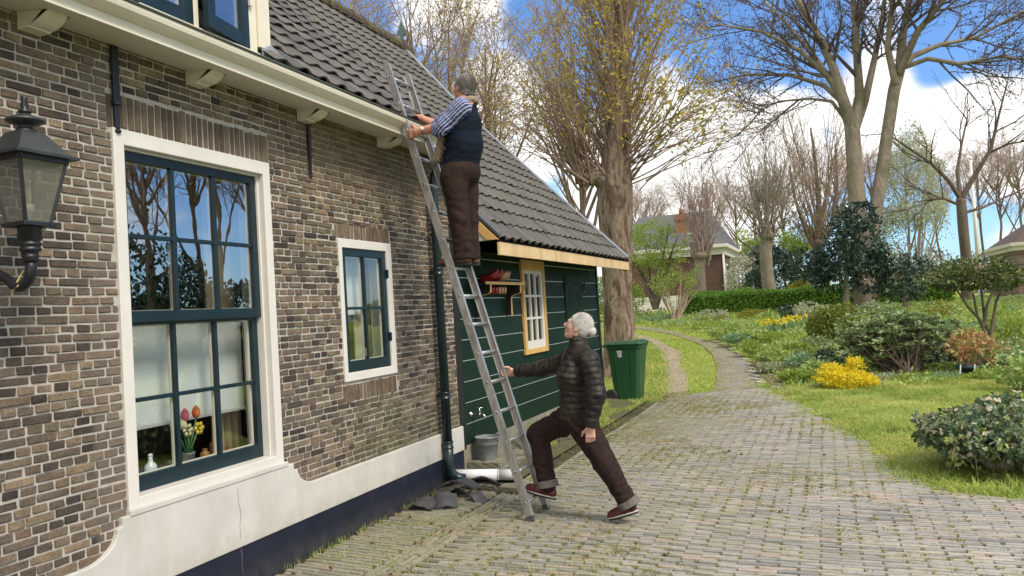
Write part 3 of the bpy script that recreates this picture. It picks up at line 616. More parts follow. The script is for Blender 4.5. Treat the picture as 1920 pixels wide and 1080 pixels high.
def shed_roof():
    ep = [(.485, 2.325), (-1.10, 3.925), (-2.07, 4.93), (RX, RZ)]
    ev0, ev1 = 7.0, 12.42
    m = tile_roof(ep, ev0, ev1-.04, .285, .213, 9); sheet(m, ep, ev0, ev1-.02, .035, 1); sheet(m, [(RX, RZ+.02), (-7.4, 2.3)], ev0, ev1, 0, 0)
    r = m.build('roof', [M_tile, M_dark], shed)
    # lead-covered verge at the far gable and a thin one at the near side
    P = np.array(ep); m = MB()
    V = []
    for (x, z) in ep:
        for y, dz in ((ev1-.13, .055), (ev1-.13, .075), (ev1+.02, .085), (ev1+.02, -.05), (ev1, -.05), (ev1, .05)): V.append((x, y, z+dz))
    n = 6; k = len(ep); F = [[i*n+j, i*n+(j+1) % n, (i+1)*n+(j+1) % n, (i+1)*n+j] for i in range(k-1) for j in range(n)]
    m.add(V, F+[]); m.add(V[:6], [[0, 1, 2, 2], [0, 2, 3, 3], [0, 3, 4, 5]]); m.build('verge_flashing', M_lead, shed, fixn=True)
    m = MB(); y = ev0-.02
    V = []
    for (x, z) in ((.50, 2.335), (-.6, 3.43)):
        V += [(x, y-.012, z+.035), (x, y-.012, z+.0), (x, y+.05, z+.04), (x, y+.05, z+.075)]
    m.add(V, [[0, 1, 5, 4], [3, 0, 4, 7], [0, 3, 2, 1]]); m.build('verge_strip', simple('dark_lead', (.045, .05, .06), (.08, .085, .1), 6, .5), shed)
    # barge board: three painted steps
    d = np.array([-.704, .71]); nn = np.array([-.71, -.704])          # up the slope, and down square to it
    def strip(a, b, e0, e1, y0_, y1_, mat, name):
        o = np.array([.487, 2.322])
        q = [o+nn*a+d*e0, o+nn*b+d*e1, o+nn*b+d*1.1, o+nn*a+d*1.1]
        # cut the outer end vertically
        m = MB(); m.prism([tuple(t) for t in q], lambda u, v, w: (u, w, v), y0_, y1_); return m.build(name, mat, shed, bevel=.003, fixn=True)
    strip(0.0, .085, 0, .085, 6.965, 7.0, M_ochre, 'barge_board'); strip(.085, .19, .085, .19, 6.98, 7.0, M_cream, 'barge_board'); strip(.19, .235, .19, .26, 6.955, 7.0, M_ochre, 'barge_board')
    m = MB(); m.box((.455, 7.0, 2.17), (.484, ev1-.01, 2.30)); m.add([(.484, ev1-.01, 2.17), (.484, ev1-.01, 2.33), (.484, ev1+.005, 2.36), (.484, ev1+.005, 2.20)], [[0, 1, 2, 3]]); m.build('fascia', M_fascia, shed, bevel=.003)
    m = MB(); m.prism([(.485, 2.325), (.485, 2.17), (.43, 2.13), (.33, 2.22), (.2, 2.40), (-.4, 3.0), (-.4, 3.22)], lambda u, v, w: (u, w, v), ev1-.009, ev1+.012); m.build('gable_board', M_ochre, shed, fixn=True)
    m = MB(); m.add([(.455, 7.0, 2.18), (.455, ev1-.02, 2.18), (SX-.02, ev1-.02, 2.27), (SX-.02, 7.0, 2.27)], [[0, 1, 2, 3]]); m.build('soffit', simple('soffit_boards', (.02, .02, .018), (.035, .033, .028), 5, .8), shed)
    # carved finial on the apex
    P = [(-.07, 0), (.07, 0), (.075, .05), (.03, .08), (.03, .12), (.085, .16), (.09, .22), (.05, .27), (.03, .34), (0, .40), (-.03, .34), (-.05, .27), (-.09, .22), (-.085, .16), (-.03, .12), (-.03, .08), (-.075, .05)]
    m = MB(); m.prism(P, lambda u, v, w: (RX+u, w, RZ+.10+v), ev1-.05, ev1-.01); m.build('finial', simple('grey_green_paint', (.05, .085, .085), (.08, .12, .115), 8, .5), shed, fixn=True)
shed_roof()
# ------------------------------------------------------------------ ground, paving, tracks
PRY = [3, 5.6, 6.2, 6.53, 6.78, 7.2, 7.85, 9.98, 11.1, 13, 13.6, 14.75, 16.5, 18.56, 20.97, 22.6, 24.5, 25.8, 28, 31]
PRX = [9, 9, 6.2, 4.75, 4.16, 3.93, 3.75, 3.42, 3.1, 2.62, 2.35, 2.2, 1.95, 1.5, .62, -.3, -1.4, -2.4, -5, -10]
TLY = [13.2, 14.17, 16.94, 19, 20.85, 22, 23.2, 25, 27]; TLX = [1.4, 1.45, 1.15, .8, .25, -.3, -.9, -2.3, -4.6]
LCY = [13.0, 14.5, 16, 18.3, 20, 21.5, 23.3, 25, 27]; LCX = [.95, .78, .45, .0, -.4, -1.0, -2.0, -3.3, -5.5]
def pr(y): return np.interp(y, PRY, PRX)
def tl(y): return np.interp(y, TLY, TLX)
def lc(y): return np.interp(y, LCY, LCX)
def ground():
    m = MB()
    ys = np.r_[np.arange(-12, 3, 2.), np.arange(3, 32, .4), np.arange(32, 60, 2), np.arange(60, 131, 10)]
    xs = np.r_[np.arange(-70, -12, 6.), np.arange(-12, 14, .4), np.arange(14, 90, 6)]
    xx, yy = np.meshgrid(xs, ys, indexing='ij'); rng = np.random.default_rng(2)
    zz = terr(xx, yy)-.035 + np.where((yy > 14) & (xx > pr(yy)+.6), rng.normal(0, .015, xx.shape), 0)
    n2 = len(ys); i, j = np.meshgrid(np.arange(len(xs)-1), np.arange(n2-1), indexing='ij'); F = np.stack([i*n2+j, (i+1)*n2+j, (i+1)*n2+j+1, i*n2+j+1], -1).reshape(-1, 4)
    m.add(np.stack([xx, yy, zz], -1).reshape(-1, 3), F, 0, True)
    g = G('lawn_soil'); n = g.noise(1.3, 7, .65); n2_ = g.noise(9, 6, .7)
    c = g.ramp(n, [(.3, (.20, .29, .05)), (.5, (.27, .34, .065)), (.62, (.29, .29, .10)), (.72, (.22, .17, .10))])
    c = g.mix(.8, c, g.ramp(n2_, [(.3, (.5, .55, .5)), (.7, (1.35, 1.3, 1.2))]), 'MULTIPLY')
    g.col(c).rough(1).set(Specular_IOR_Level=.1).bump(n2_, .8, .03)
    tag(m.build('ground', g.m), kind='structure')
ground()
def pavemat():
    g = G('clinker_paver'); r = g.island(); X, Y, Z = g.xyz()
    c = g.ramp(r, [(0, (.20, .20, .21)), (.2, (.29, .285, .28)), (.4, (.35, .335, .315)), (.55, (.28, .285, .30)), (.7, (.38, .345, .315)), (.85, (.32, .305, .28)), (.95, (.40, .325, .29)), (1, (.25, .25, .26))])
    n = g.noise(22, 6, .7); c = g.mix(.7, c, g.ramp(n, [(.25, (.5, .5, .48)), (.75, (1.4, 1.38, 1.33))]), 'MULTIPLY'); c = g.mix(.7, c, g.ramp(g.noise(1.1, 6, .7), [(.3, (.72, .72, .70)), (.7, (1.18, 1.17, 1.15))]), 'MULTIPLY')
    big = g.noise(.55, 5, .6); mz = g.math('MULTIPLY', g.mapr(big, .44, .6), g.mapr(g.noise(5, 6, .7), .36, .62), True)
    left = g.mapr(X, 2.6, .7)
    c = g.mix(g.math('MULTIPLY', g.math('ADD', g.math('MULTIPLY', mz, .6), g.math('MULTIPLY', left, .42)), .85, True), c, (.20, .195, .095))
    g.col(c).rough(g.mapr(n, .3, .7, .55, .8)).set(Specular_IOR_Level=.38).bump(g.noise(60, 5, .65), .45, .004); return g.m
M_pave = pavemat()
def jointmat():
    g = G('mossy_joint'); n = g.noise(2.2, 6, .7)
    g.col(g.ramp(n, [(.3, (.030, .026, .018)), (.5, (.055, .05, .026)), (.68, (.10, .10, .035))])).rough(1).bump(g.noise(80, 4), .6, .006); return g.m
M_joint = jointmat()
ENDS = []
def paving():
    rng = np.random.default_rng(7); m = MB(); C = []   # centre, along dir, half length, half width
    def put(x, y, ang, hl, hw): C.append((x, y, ang, hl, hw))
    yk = 2.6; k = 0; st = .053
    while yk < 14.6:
        x0 = .86 + (0 if k % 2 else .116); i_ = 0
        while True:
            L = .226+rng.normal(0, .004); xc = x0+i_*.232+.113+rng.normal(0, .004); i_ += 1
            if xc > min(pr(yk), 7.5)+.08: break
            inside = (yk < 13.25 + .55*np.clip(xc-.8, 0, 2)) and xc > .86
            if inside: put(xc, yk + rng.normal(0, .0012) + .018*math.sin(xc*1.9+yk*.35)+.02*math.sin(xc*.7+yk*.8), -.02+.03*math.cos(xc*1.3), L/2, st/2-.0036)
        yk += st; k += 1
    # strip between the gutter row and the wall, laid a little askew
    yk = 2.6; k = 0
    while yk < 6.75:
        x = .07 + (0 if k % 2 else -.1)
        while x < .60:
            L = .2*rng.uniform(.93, 1.05); a, b = max(x, .04), min(x+L, .615)
            if b-a > .03: put((a+b)/2, yk - .10*((a+b)/2-.3), -.10, (b-a)/2, .0215)
            x += L+.011
        yk += .0535; k += 1
    for xr in (.655, .71, .765, .82):                     # gutter rows running along the house
        y = 2.6+rng.uniform(0, .1)
        while y < (7.0 if xr < .8 else 12.6):
            L = .205*rng.uniform(.94, 1.04); put(xr+.012*math.sin(y*1.3)-.02*(y > 7)*0, y+L/2, math.pi/2, L/2, .0215 if xr != .765 else .018); y += L+.012
    # brick wheel track curving away
    y = 14.3; 
    while y < 26.2:
        a, b = tl(y)+.12, pr(y)-.05; dx = (pr(y+.3)-pr(y-.3))/.6; ang = math.atan2(-1*dx, 1)*-1*-1
        x = a + (.1 if int(y/.053) % 2 else 0)
        while x < b:
            if rng.random() < .86-.02*(y-14): put(x+.1, y, -dx*.35*-1*-1 if False else math.atan(-dx)*.6, .1, .021)
            x += .218
        y += .056
    A = np.array(C); n = len(A); ca, sa = np.cos(A[:, 2]), np.sin(A[:, 2])
    lv = np.array([[-1, -1], [1, -1], [1, 1], [-1, 1]], float); V = np.zeros((n, 8, 3))
    base = terr(A[:, 0], A[:, 1]) + rng.normal(0, .0013, n) + .006*np.sin(A[:, 0]*2.1+1)*np.sin(A[:, 1]*1.7); tilt = rng.normal(0, .009, (n, 2)); ENDS.append(A[:, :4])
    for r_, (ins, dz) in enumerate(((-.001, -.022), (.0035, 0.0))):
        for q in range(4):
            u = lv[q, 0]*(A[:, 3]-ins); v = lv[q, 1]*(A[:, 4]-ins)
            V[:, r_*4+q] = np.c_[A[:, 0]+u*ca-v*sa, A[:, 1]+u*sa+v*ca, base+dz+u*tilt[:, 0]*.5+v*tilt[:, 1]]
    V[:, :, :2] += rng.normal(0, .0014, (n, 8, 2)); V[:, 4:, 2] += rng.normal(0, .0012, (n, 4))
    F = np.array([[4, 5, 6, 7]]+[[i, (i+1) % 4, 4+(i+1) % 4, 4+i] for i in range(4)])
    m.add(V.reshape(-1, 3), (F[None]+(np.arange(n)*8)[:, None, None]).reshape(-1, 4), 0)
    # joint bed
    ys = np.arange(-3, 13.6, .35); V = []
    for y in ys: V += [(.02, y, terr(0, y)-.0155), (min(pr(max(y, 3.)), 9)-.02, y, terr(0, y)-.0155)]
    F = [[2*i, 2*i+1, 2*i+3, 2*i+2] for i in range(len(ys)-1)]
    m.add(V, F, 1)
    ys = np.arange(13.25, 27, .35); V = []
    for y in ys:
        dz = .0075
        V += [(tl(y)+.05, y, terr(0, y)-dz), (pr(y)+.02, y, terr(0, y)-dz)]
    m.add(V, [[2*i, 2*i+1, 2*i+3, 2*i+2] for i in range(len(ys)-1)], 2)
    g = G('track_dust'); g.col(g.ramp(g.noise(4, 7, .7), [(.35, (.12, .125, .045)), (.5, (.20, .175, .12)), (.7, (.26, .22, .17))])).rough(1).bump(g.noise(40, 4), .5, .01)
    tag(m.build('path', [M_pave, M_joint, g.m]), kind='structure')
    m = MB(); ys = np.arange(12.9, 27, .35); V = []
    for i, y in enumerate(ys):
        w = .22+.05*math.sin(y*1.7); V += [(lc(y)-w-.03*math.sin(y*1.9), y, terr(0, y)-.016), (lc(y)+w+.03*math.sin(y*2.3+1), y, terr(0, y)-.016)]
    m.add(V, [[2*i, 2*i+1, 2*i+3, 2*i+2] for i in range(len(ys)-1)], 0)
    g = G('track_soil'); g.col(g.ramp(g.noise(6, 7, .75), [(.3, (.20, .16, .115)), (.55, (.32, .265, .20)), (.72, (.40, .34, .27))])).rough(1).bump(g.noise(50, 5), .7, .02)
    tag(m.build('track', g.m), kind='structure')
    m = MB(); q = [gp(*p) for p in ((1402, 678), (1425, 676), (1462, 708), (1486, 742), (1452, 730), (1428, 716))]
    m.add([(p[0], p[1], terr(0, p[1])-.003) for p in q], [list(range(6))]); tag(m.build('soil_patch', simple('bare_soil', (.075, .05, .035), (.14, .10, .075), 9, 1, .6, 40)), kind='structure')
    # mossy strip along the foot of the shed
    m = MB(); ys = np.arange(6.75, 12.6, .25); xs = np.linspace(-.02, .63, 6); rg = np.random.default_rng(4); V = []
    for y in ys:
        for k, x in enumerate(xs): V.append((x, y, .012+.05*(1-k/5)**1.5+rg.normal(0, .006)*(k < 5)))
    i, j = np.meshgrid(np.arange(len(ys)-1), np.arange(5), indexing='ij'); m.add(V, np.stack([i*6+j, i*6+j+1, (i+1)*6+j+1, (i+1)*6+j], -1).reshape(-1, 4), 0, True)
    g = G('mossy_strip'); g.col(g.ramp(g.noise(3.5, 7, .72), [(.3, (.045, .038, .025)), (.46, (.095, .085, .045)), (.6, (.085, .105, .025)), (.72, (.15, .14, .085))])).rough(1).bump(g.noise(45, 5), .7, .012)
    tag(m.build('mossy_border', g.m), kind='structure')
paving()
# ------------------------------------------------------------------ ladder
M_alu = None
def alumat():
    g = G('worn_aluminium'); n = g.noise(18, 6, .7, stretch=(1, 1, .12)); g.col(g.ramp(n, [(.3, (.40, .40, .40)), (.7, (.72, .72, .71))])).rough(g.mapr(n, .3, .7, .24, .45)).set(Metallic=.85); g.bump(n, .06, .003); return g.m
M_alu = alumat()
M_web = simple('aluminium_dark_reflection', (.24, .225, .21), (.50, .485, .47), 22, .40, .15, 60, metal=.7, stretch=(1, 1, .3))  # dark reflections on the stile sides are put into this darker colour
LB, LT = np.array([1.243, 0, 0]), np.array([.20, 0, 3.70]); LD = (LT-LB)/np.linalg.norm(LT-LB); LN = np.array([LD[2], 0, -LD[0]])
def lad(z, y): return np.array([LB[0]+(LT[0]-LB[0])*z/3.70, y, z])
LY0, LY1 = 5.485, 5.83
def ladder():
    t = thing('ladder', (1.24, 5.65, 0), 'long worn aluminium ladder leaning against the gutter of the brick house', 'ladder')
    for y in (LY0, LY1):
        a, b = lad(.012, y), lad(3.70, y); m = MB()
        m.obox((a+b)/2, np.array([LD, [0, 1, 0], LN]), (np.linalg.norm(b-a)/2, .010, .031))
        for s in (-1, 1): m.obox((a+b)/2+LN*.0275*s+np.array([0, .014 if y < 5.6 else -.014, 0]), np.array([LD, [0, 1, 0], LN]), (np.linalg.norm(b-a)/2-.001, .0045, .0038), 1)
        st = m.build('stile', [M_web, M_alu], t, bevel=.002)
        m = MB(); m.obox(lad(.02, y), np.array([LD, [0, 1, 0], LN]), (.022, .013, .033)); m.build('foot', simple('rubber_foot', (.03, .03, .03), (.1, .1, .1), 30, .8), st, bevel=.003)
    for k in range(16):
        z = .135+.2305*k; a, b = lad(z, LY0-.001), lad(z, LY1+.001); m = MB(); m.tube([a, b], .0145, 12)
        rg = m.build('rung', M_alu, t)
        m = MB(); m.lathe([(.0, -.0125), (.0075, -.0125)], lad(z, LY0), 12, ax=[[1, 0, 0], [0, 0, 1], [0, 1, 0]]); m.build('rung_hole', M_dark, rg)
        m = MB(); m.lathe([(.0076, -.0105), (.0085, -.014), (.0125, -.014), (.0135, -.0105)], lad(z, LY0), 14, ax=[[1, 0, 0], [0, 0, 1], [0, 1, 0]]); m.build('rung_collar', M_alu, rg)
ladder()
# ------------------------------------------------------------------ wall lantern
def lantern():
    X, Y = .36, onx(50, 300, .36)[1]
    def zz(py): return onx(52, py, .36)[2]
    t = thing('wall_lantern', (0, Y, 2.0), 'black four-sided coach lantern on a curled iron arm at the brick wall', 'lantern')
    zb, ze, zr, zf = zz(418), zz(298), zz(246), zz(178)
    hb, he = .056, .112
    def ringv(h, z): return [(X-h, Y-h, z), (X+h, Y-h, z), (X+h, Y+h, z), (X-h, Y+h, z)]
    m = MB()
    for (sx, sy) in ((-1, -1), (1, -1), (1, 1), (-1, 1)):
        m.beam((X+sx*hb, Y+sy*hb, zb), (X+sx*he*.93, Y+sy*he*.93, ze), .014, .014, up=(sx, sy, .1))
    def sq(h, z0, z1, h2=None):
        h2 = h2 or h; m.add(ringv(h, z0)+ringv(h2, z1), [[3, 2, 1, 0], [4, 5, 6, 7]]+[[i, (i+1) % 4, 4+(i+1) % 4, 4+i] for i in range(4)])
    sq(hb+.016, zb-.018, zb); 
    for s in range(4):
        a, b = ringv(he*.95, ze-.012)[s], ringv(he*.95, ze-.012)[(s+1) % 4]; m.beam(a, b, .016, .022)
    fr = m.build('frame', M_iron, t, bevel=.003)
    m = MB(); sq(he+.028, ze-.004, ze+.008); sq(he+.012, ze+.009, ze+.02, he+.004); sq(he+.0, ze+.021, zr-.01, .05); m_ = m; m.lathe([(.05, zr-.011), (.032, zr+.006), (.026, zr+.018), (.045, zr+.024), (.072, zr+.036), (.075, zr+.042), (.052, zr+.056), (.026, zr+.066), (.016, zr+.075)], (X, Y, 0), 20)
    rf = m.build('roof', simple('weathered_black_sheet', (.012, .016, .022), (.035, .042, .04), 7, .45, .2, 30), t, bevel=0)
    m = MB(); z = zr+.068; m.lathe([(.014, z), (.026, z+.009), (.026, z+.014), (.012, z+.024), (.016, z+.036), (.011, z+.060), (.013, z+.07), (.010, z+.078), (0, z+.082)], (X, Y, 0), 14); m.build('finial', M_iron, t)
    gm = glassmat('lantern_glass', .10, (.80, .80, .76)); nt = gm.node_tree; o_ = nt.nodes['Material Output']; sh = o_.inputs[0].links[0].from_socket; df = nt.nodes.new('ShaderNodeBsdfDiffuse'); df.inputs[0].default_value = (.20, .20, .185, 1); mxx = nt.nodes.new('ShaderNodeMixShader'); mxx.inputs[0].default_value = .5; nt.links.new(sh, mxx.inputs[1]); nt.links.new(df.outputs[0], mxx.inputs[2]); nt.links.new(mxx.outputs[0], o_.inputs[0])
    for s in range(4):
        a, b, c, d = ringv(hb+.0, zb)[s], ringv(hb, zb)[(s+1) % 4], ringv(he*.93, ze-.01)[(s+1) % 4], ringv(he*.93, ze-.01)[s]
        m = MB(); m.add([a, b, c, d], [[0, 1, 2, 3]]); m.build('pane', gm, fr)
    m = MB(); m.lathe([(.018, zb), (.018, zb+.045), (.022, zb+.048), (.022, zb+.075), (.015, zb+.08)], (X, Y, 0), 12); m.tube([(X-.008, Y, zb+.08), (X-.008, Y, zb+.135), (X, Y, zb+.145), (X+.008, Y, zb+.135), (X+.008, Y, zb+.08)], .007, 8); m.build('bulb', simple('bulb_white', (.75, .74, .70), (.8, .8, .76), 5, .4), t)
    m = MB(); z = zb-.018
    m.lathe([(.05, z), (.045, z-.006), (.047, z-.055), (.03, z-.06), (.044, z-.066), (.044, z-.078), (.034, z-.082), (.042, z-.088), (.042, z-.1), (.03, z-.105), (.03, z-.12), (.034, z-.125), (.028, z-.13), (.033, z-.14), (.024, z-.145)], (X, Y, 0), 16); m.build('socket', M_iron, t)
    m = MB(); z = z-.14; pts = []
    for a in np.linspace(0, 1.0, 10): 
        th = a*math.pi*.62; pts.append((X-.075+.075*math.cos(th), Y-.0, z-.075*math.sin(th)-.03))
    pts = [(X, Y, z+.005)]+pts + [(X-.15, Y, z-.065), (X-.20, Y, z-.045), (X-.27, Y, z-.06), (.02, Y, z-.13)]
    m.tube(pts, [.022]*11+[.020, .024, .026, .02], 10); m.build('arm', M_iron, t)
    m = MB(); m.obox((.012, Y, z-.12), np.eye(3), (.012, .04, .11)); m.tube([(X-.26, Y, z-.07), (X-.3, Y, z-.16), (.03, Y, z-.2)], [.02, .018, .012], 8); m.build('wall_plate', M_iron, t, bevel=.006)
    m = MB(); m.tube([(X-.06, Y+.01, z-.035), (X-.085, Y-.012, z-.10), (X-.11, Y-.012, z-.125), (X-.05, Y-.02, z-.10)], .0035, 6); m.build('cable', simple('yellow_cable', (.5, .45, .15), (.6, .55, .2), 5, .5), t)
lantern()
# ------------------------------------------------------------------ things on the inner window sill
def silljobs():
    before = set(COL.objects)
    SXX = -.232
    def p(px): return onx(px, 860, SXX)[1]
    ceram = simple('white_enamel', (.62, .64, .66), (.7, .72, .73), 5, .25)
    y = p(282); t = thing('stopper_bottle', (SXX, y, .70), 'white swing-top bottle at the left end of the window sill', 'bottle')
    m = MB(); m.lathe([(.048, .70), (.052, .705), (.052, .78), (.046, .80), (.022, .822), (.018, .85), (.02, .87)], (SXX, y, 0), 20); m.build('body', ceram, t)
    m = MB(); m.lathe([(.021, .871), (.022, .885), (.012, .895), (0, .897)], (SXX, y, 0), 14); m.build('stopper', ceram, t)
    m = MB(); m.tube([(SXX+.02, y+.005, .865), (SXX+.03, y+.03, .84), (SXX+.03, y+.05, .81), (SXX+.022, y+.022, .83)], .002, 5); m.build('wire_clip', M_iron, t)
    y = p(318); t = thing('candle_jar', (SXX, y, .70), 'small glass jar with lilac wax beside the white bottle', 'jar')
    m = MB(); m.lathe([(.034, .70), (.034, .765), (.03, .775), (.03, .782)], (SXX, y, 0), 18); m.build('glass_body', glassmat('jar_glass', .12, (.8, .8, .82)), t)
    m = MB(); m.lathe([(.030, .702), (.030, .738), (0, .738)], (SXX, y, 0), 16); m.build('wax', simple('lilac_wax', (.45, .30, .42), (.55, .4, .5), 9, .6), t)
    m = MB(); m.lathe([(.033, .783), (.033, .795), (0, .796)], (SXX, y, 0), 16); m.build('lid', simple('tin_lid', (.25, .24, .22), (.35, .33, .3), 9, .4, metal=.6), t)
    y = p(354); t = thing('flower_pot', (SXX, y, .70), 'grey zinc pot of wooden tulips and daffodil on the window sill', 'flower pot')
    m = MB(); m.lathe([(.030, .70), (.037, .772), (.040, .775), (.040, .782), (.034, .782), (.03, .715)], (SXX, y, 0), 20); m.build('pot', simple('grey_zinc', (.20, .22, .20), (.28, .29, .27), 6, .55, metal=.3), t)
    rg = np.random.default_rng(12)
    fl = [(327, 806, 'tulip', (.62, .60, .50)), (347, 790, 'tulip', (.62, .12, .16)), (368, 784, 'tulip', (.72, .14, .02)), (343, 806, 'tulip', (.66, .6, .38)), (373, 803, 'daffodil', (.78, .58, .06)), (352, 807, 'daffodil', (.66, .62, .35))]
    for i, (px, py, kind, c) in enumerate(fl):
        top = onx(px, py, SXX+.012*(i % 3))-[0, 0, ZS-.70]; b = np.array([SXX, y+rg.uniform(-.015, .015), .76])
        m = MB(); m.tube([b, (b+top)/2+np.array([.005, 0, .01]), top], .0045, 6); st = m.build('stem', simple('green_stem%d' % i, (.04, .17, .05), (.07, .24, .07), 9, .5), t)
        m = MB(); mt = simple('petal%d' % i, c, tuple(v*.75 for v in c), 12, .5)
        if kind == 'tulip': m.lathe([(.002, -.004), (.020, .008), (.027, .03), (.021, .058), (.005, .078)], top, 12)
        else:
            for a in range(6):
                th = a*math.pi/3; cc = top+np.array([.004, .027*math.cos(th), .027*math.sin(th)]); m.lathe([(0, -.004), (.017, 0), (0, .004)], cc, 8, ax=[[0, 1, 0], [0, 0, 1], [1, 0, 0]])
            m.lathe([(.006, .0), (.009, .014)], top, 8, ax=[[0, 1, 0], [0, 0, 1], [1, 0, 0]])
        m.build('blossom', mt, st)
    m = MB(); tv = [(0, 0, 0), (.5, -.07, .02), (1, 0, 0), (.5, .07, .02)]
    k = 14; d = np.c_[rg.normal(0, .15, k), rg.normal(0, .3, k), np.ones(k)]; V, F = inst(np.array(tv), [[0, 1, 2, 3]], np.tile([SXX, y, .77], (k, 1))+rg.normal(0, .010, (k, 3))*[1, 1, 0], frames(d, rg), rg.uniform(.06, .11, k)); m.add(V, F); m.build('leaves', leafmat('tulip_leaf', [(.03, .14, .04), (.06, .22, .07)]), t)
    brown = [simple('stoneware%d' % i, c, tuple(v*.7 for v in c), 4, .35) for i, c in enumerate(((.36, .17, .05), (.26, .11, .045), (.24, .065, .03)))]
    for px, h, r, mt, lab in ((385, .12, .046, brown[0], 'ochre brown stoneware bottle next to the tulip pot'), (405, .20, .05, brown[1], 'tallest brown stoneware bottle behind the ochre one'), (431, .085, .043, brown[2], 'small reddish brown stoneware jar at the right end of the sill')):
        y = p(px) + (.01 if h > .15 else 0); x = SXX - (.02 if h > .15 else 0); t = thing('stoneware_bottle', (x, y, .70), lab, 'bottle', 'brown stoneware on the window sill')
        m = MB(); m.lathe([(r*.9, .70), (r, .71), (r, .70+h*.62), (r*.8, .70+h*.75), (r*.42, .70+h*.82), (r*.42, .70+h*.92)], (x, y, 0), 20); m.build('body', mt, t)
        m = MB(); m.lathe([(r*.43, .70+h*.921), (r*.52, .70+h*.94), (r*.52, .70+h), (r*.35, .70+h)], (x, y, 0), 16); m.build('lip', mt, t)
    for o in list(COL.objects):
        if o in before or o.parent is not None: continue
        o.location.z += ZS-.70+.001
        if not o.name.startswith('flower_pot'): o.scale = (.66, .66, .66)
silljobs()
# ------------------------------------------------------------------ shelf, clogs, tap
def shelf():
    t = thing('wall_shelf', (SX, 7.95, 1.9), 'green shelf with ochre edge and curved brackets on the shed wall', 'shelf')
    m = MB(); m.box((SX+.01, 7.3, 1.905), (SX+.20, 8.40, 1.93)); b = m.build('board', M_board, t, bevel=.002)
    m = MB(); m.box((SX+.201, 7.3, 1.903), (SX+.212, 8.40, 1.933)); m.box((SX+.19, 8.401, 1.83), (SX+.21, 8.412, 1.933)); m.build('edge', M_ochre, t)
    for y in (7.42, 8.28):
        P = [(.012, 1.904), (.012, 1.56), (.06, 1.56)] + [(.06+.012*math.sin(a), 1.575-.015*math.cos(a)) for a in np.linspace(0, 1.5, 4)]
        P += [(.075, 1.76)]+[(.175-.10*math.cos(a), 1.76+.045*math.sin(a)) for a in np.linspace(.2, 1.5, 5)]+[(.195, 1.82), (.198, 1.904)]
        m = MB(); m.prism(P, lambda u, v, w: (SX+u, w, v), y, y+.034); br = m.build('bracket', M_dark, t, fixn=True)
        m = MB()
        for (a, b_) in list(zip(P[2:-1], P[3:]))[1:]: m.beam((SX+a[0]+.003, y+.017, a[1]), (SX+b_[0]+.003, y+.017, b_[1]), .036, .004, up=(1, 0, .01))
        m.build('bracket_edge', M_ochre, br)
    red = simple('red_lacquer', (.20, .010, .018), (.30, .02, .03), 5, .3); wood = simple('clog_wood', (.36, .20, .11), (.48, .29, .16), 7, .5)
    def clog(y, mat, lab, s, rz):
        t = thing('wooden_clog', (SX+.11, y, 1.931), lab, 'clog', 'clogs on the shed shelf')
        V = []; n = 14; secs = [(-.12, .035, .0, .055), (-.09, .045, .0, .075), (-.03, .045, .0, .07), (.03, .05, .0, .085), (.08, .048, .0, .08), (.115, .03, .015, .07), (.135, .012, .05, .075)]
        for x, w, z0, z1 in secs:
            for a in np.arange(n)/n*2*np.pi: V.append((x*.8, w*math.cos(a), 1.25*((z0+z1)/2+(z1-z0)/2*math.sin(a))+max(x, 0)*.35))
        V = np.array(V)*s; c, sn = math.cos(rz), math.sin(rz); V = np.c_[SX+.11+V[:, 0]*c-V[:, 1]*sn, y+V[:, 0]*sn+V[:, 1]*c, 1.932+V[:, 2]]
        k = len(secs); i, j = np.meshgrid(np.arange(k-1), np.arange(n), indexing='ij'); F = np.stack([i*n+j, i*n+(j+1) % n, (i+1)*n+(j+1) % n, (i+1)*n+j], -1).reshape(-1, 4)
        m = MB(); m.add(V, F, 0, True); m.f.append((np.array([list(range(n))[::-1]]), 0, False)); m.f.append((np.array([list(range((k-1)*n, k*n))]), 0, False)); m.build('shell', mat, t)
        m = MB(); m.lathe([(0, .0), (.028*s, .001)], (SX+.11-.06*s*c, y-.06*s*sn, 1.932+.074*s), 12); m.build('opening', M_dark, t)
    # a pair of big red clogs leaning toe-up and a natural pair next to it
    clog(7.62, red, 'large red lacquered clog standing on the shelf, left one of the pair', 1.02, .1); clog(7.76, red, 'large red lacquered clog standing on the shelf, right one of the pair', .98, -.1)
    clog(7.885, wood, 'bare wood clog next to the red pair on the shelf', .95, .15); clog(7.97, wood, 'bare wood clog farthest right in the row on the shelf', .95, .3)
    for k, y in enumerate((7.60, 7.69, 7.78, 7.86, 7.94)):
        t = thing('small_clog', (SX+.15, y, 1.90), 'tiny clog hanging toe down under the shelf board', 'clog', 'tiny clogs hung under the shelf')
        m = MB(); m.lathe([(.004, 1.80), (.014, 1.815), (.022, 1.845), (.02, 1.875), (.01, 1.885)], (SX+.15, y, 0), 10); m.build('shell', red if k < 2 else wood, t)
        m = MB(); m.tube([(SX+.15, y, 1.884), (SX+.15, y, 1.905)], .002, 5); m.build('cord', M_dark, t)
shelf()
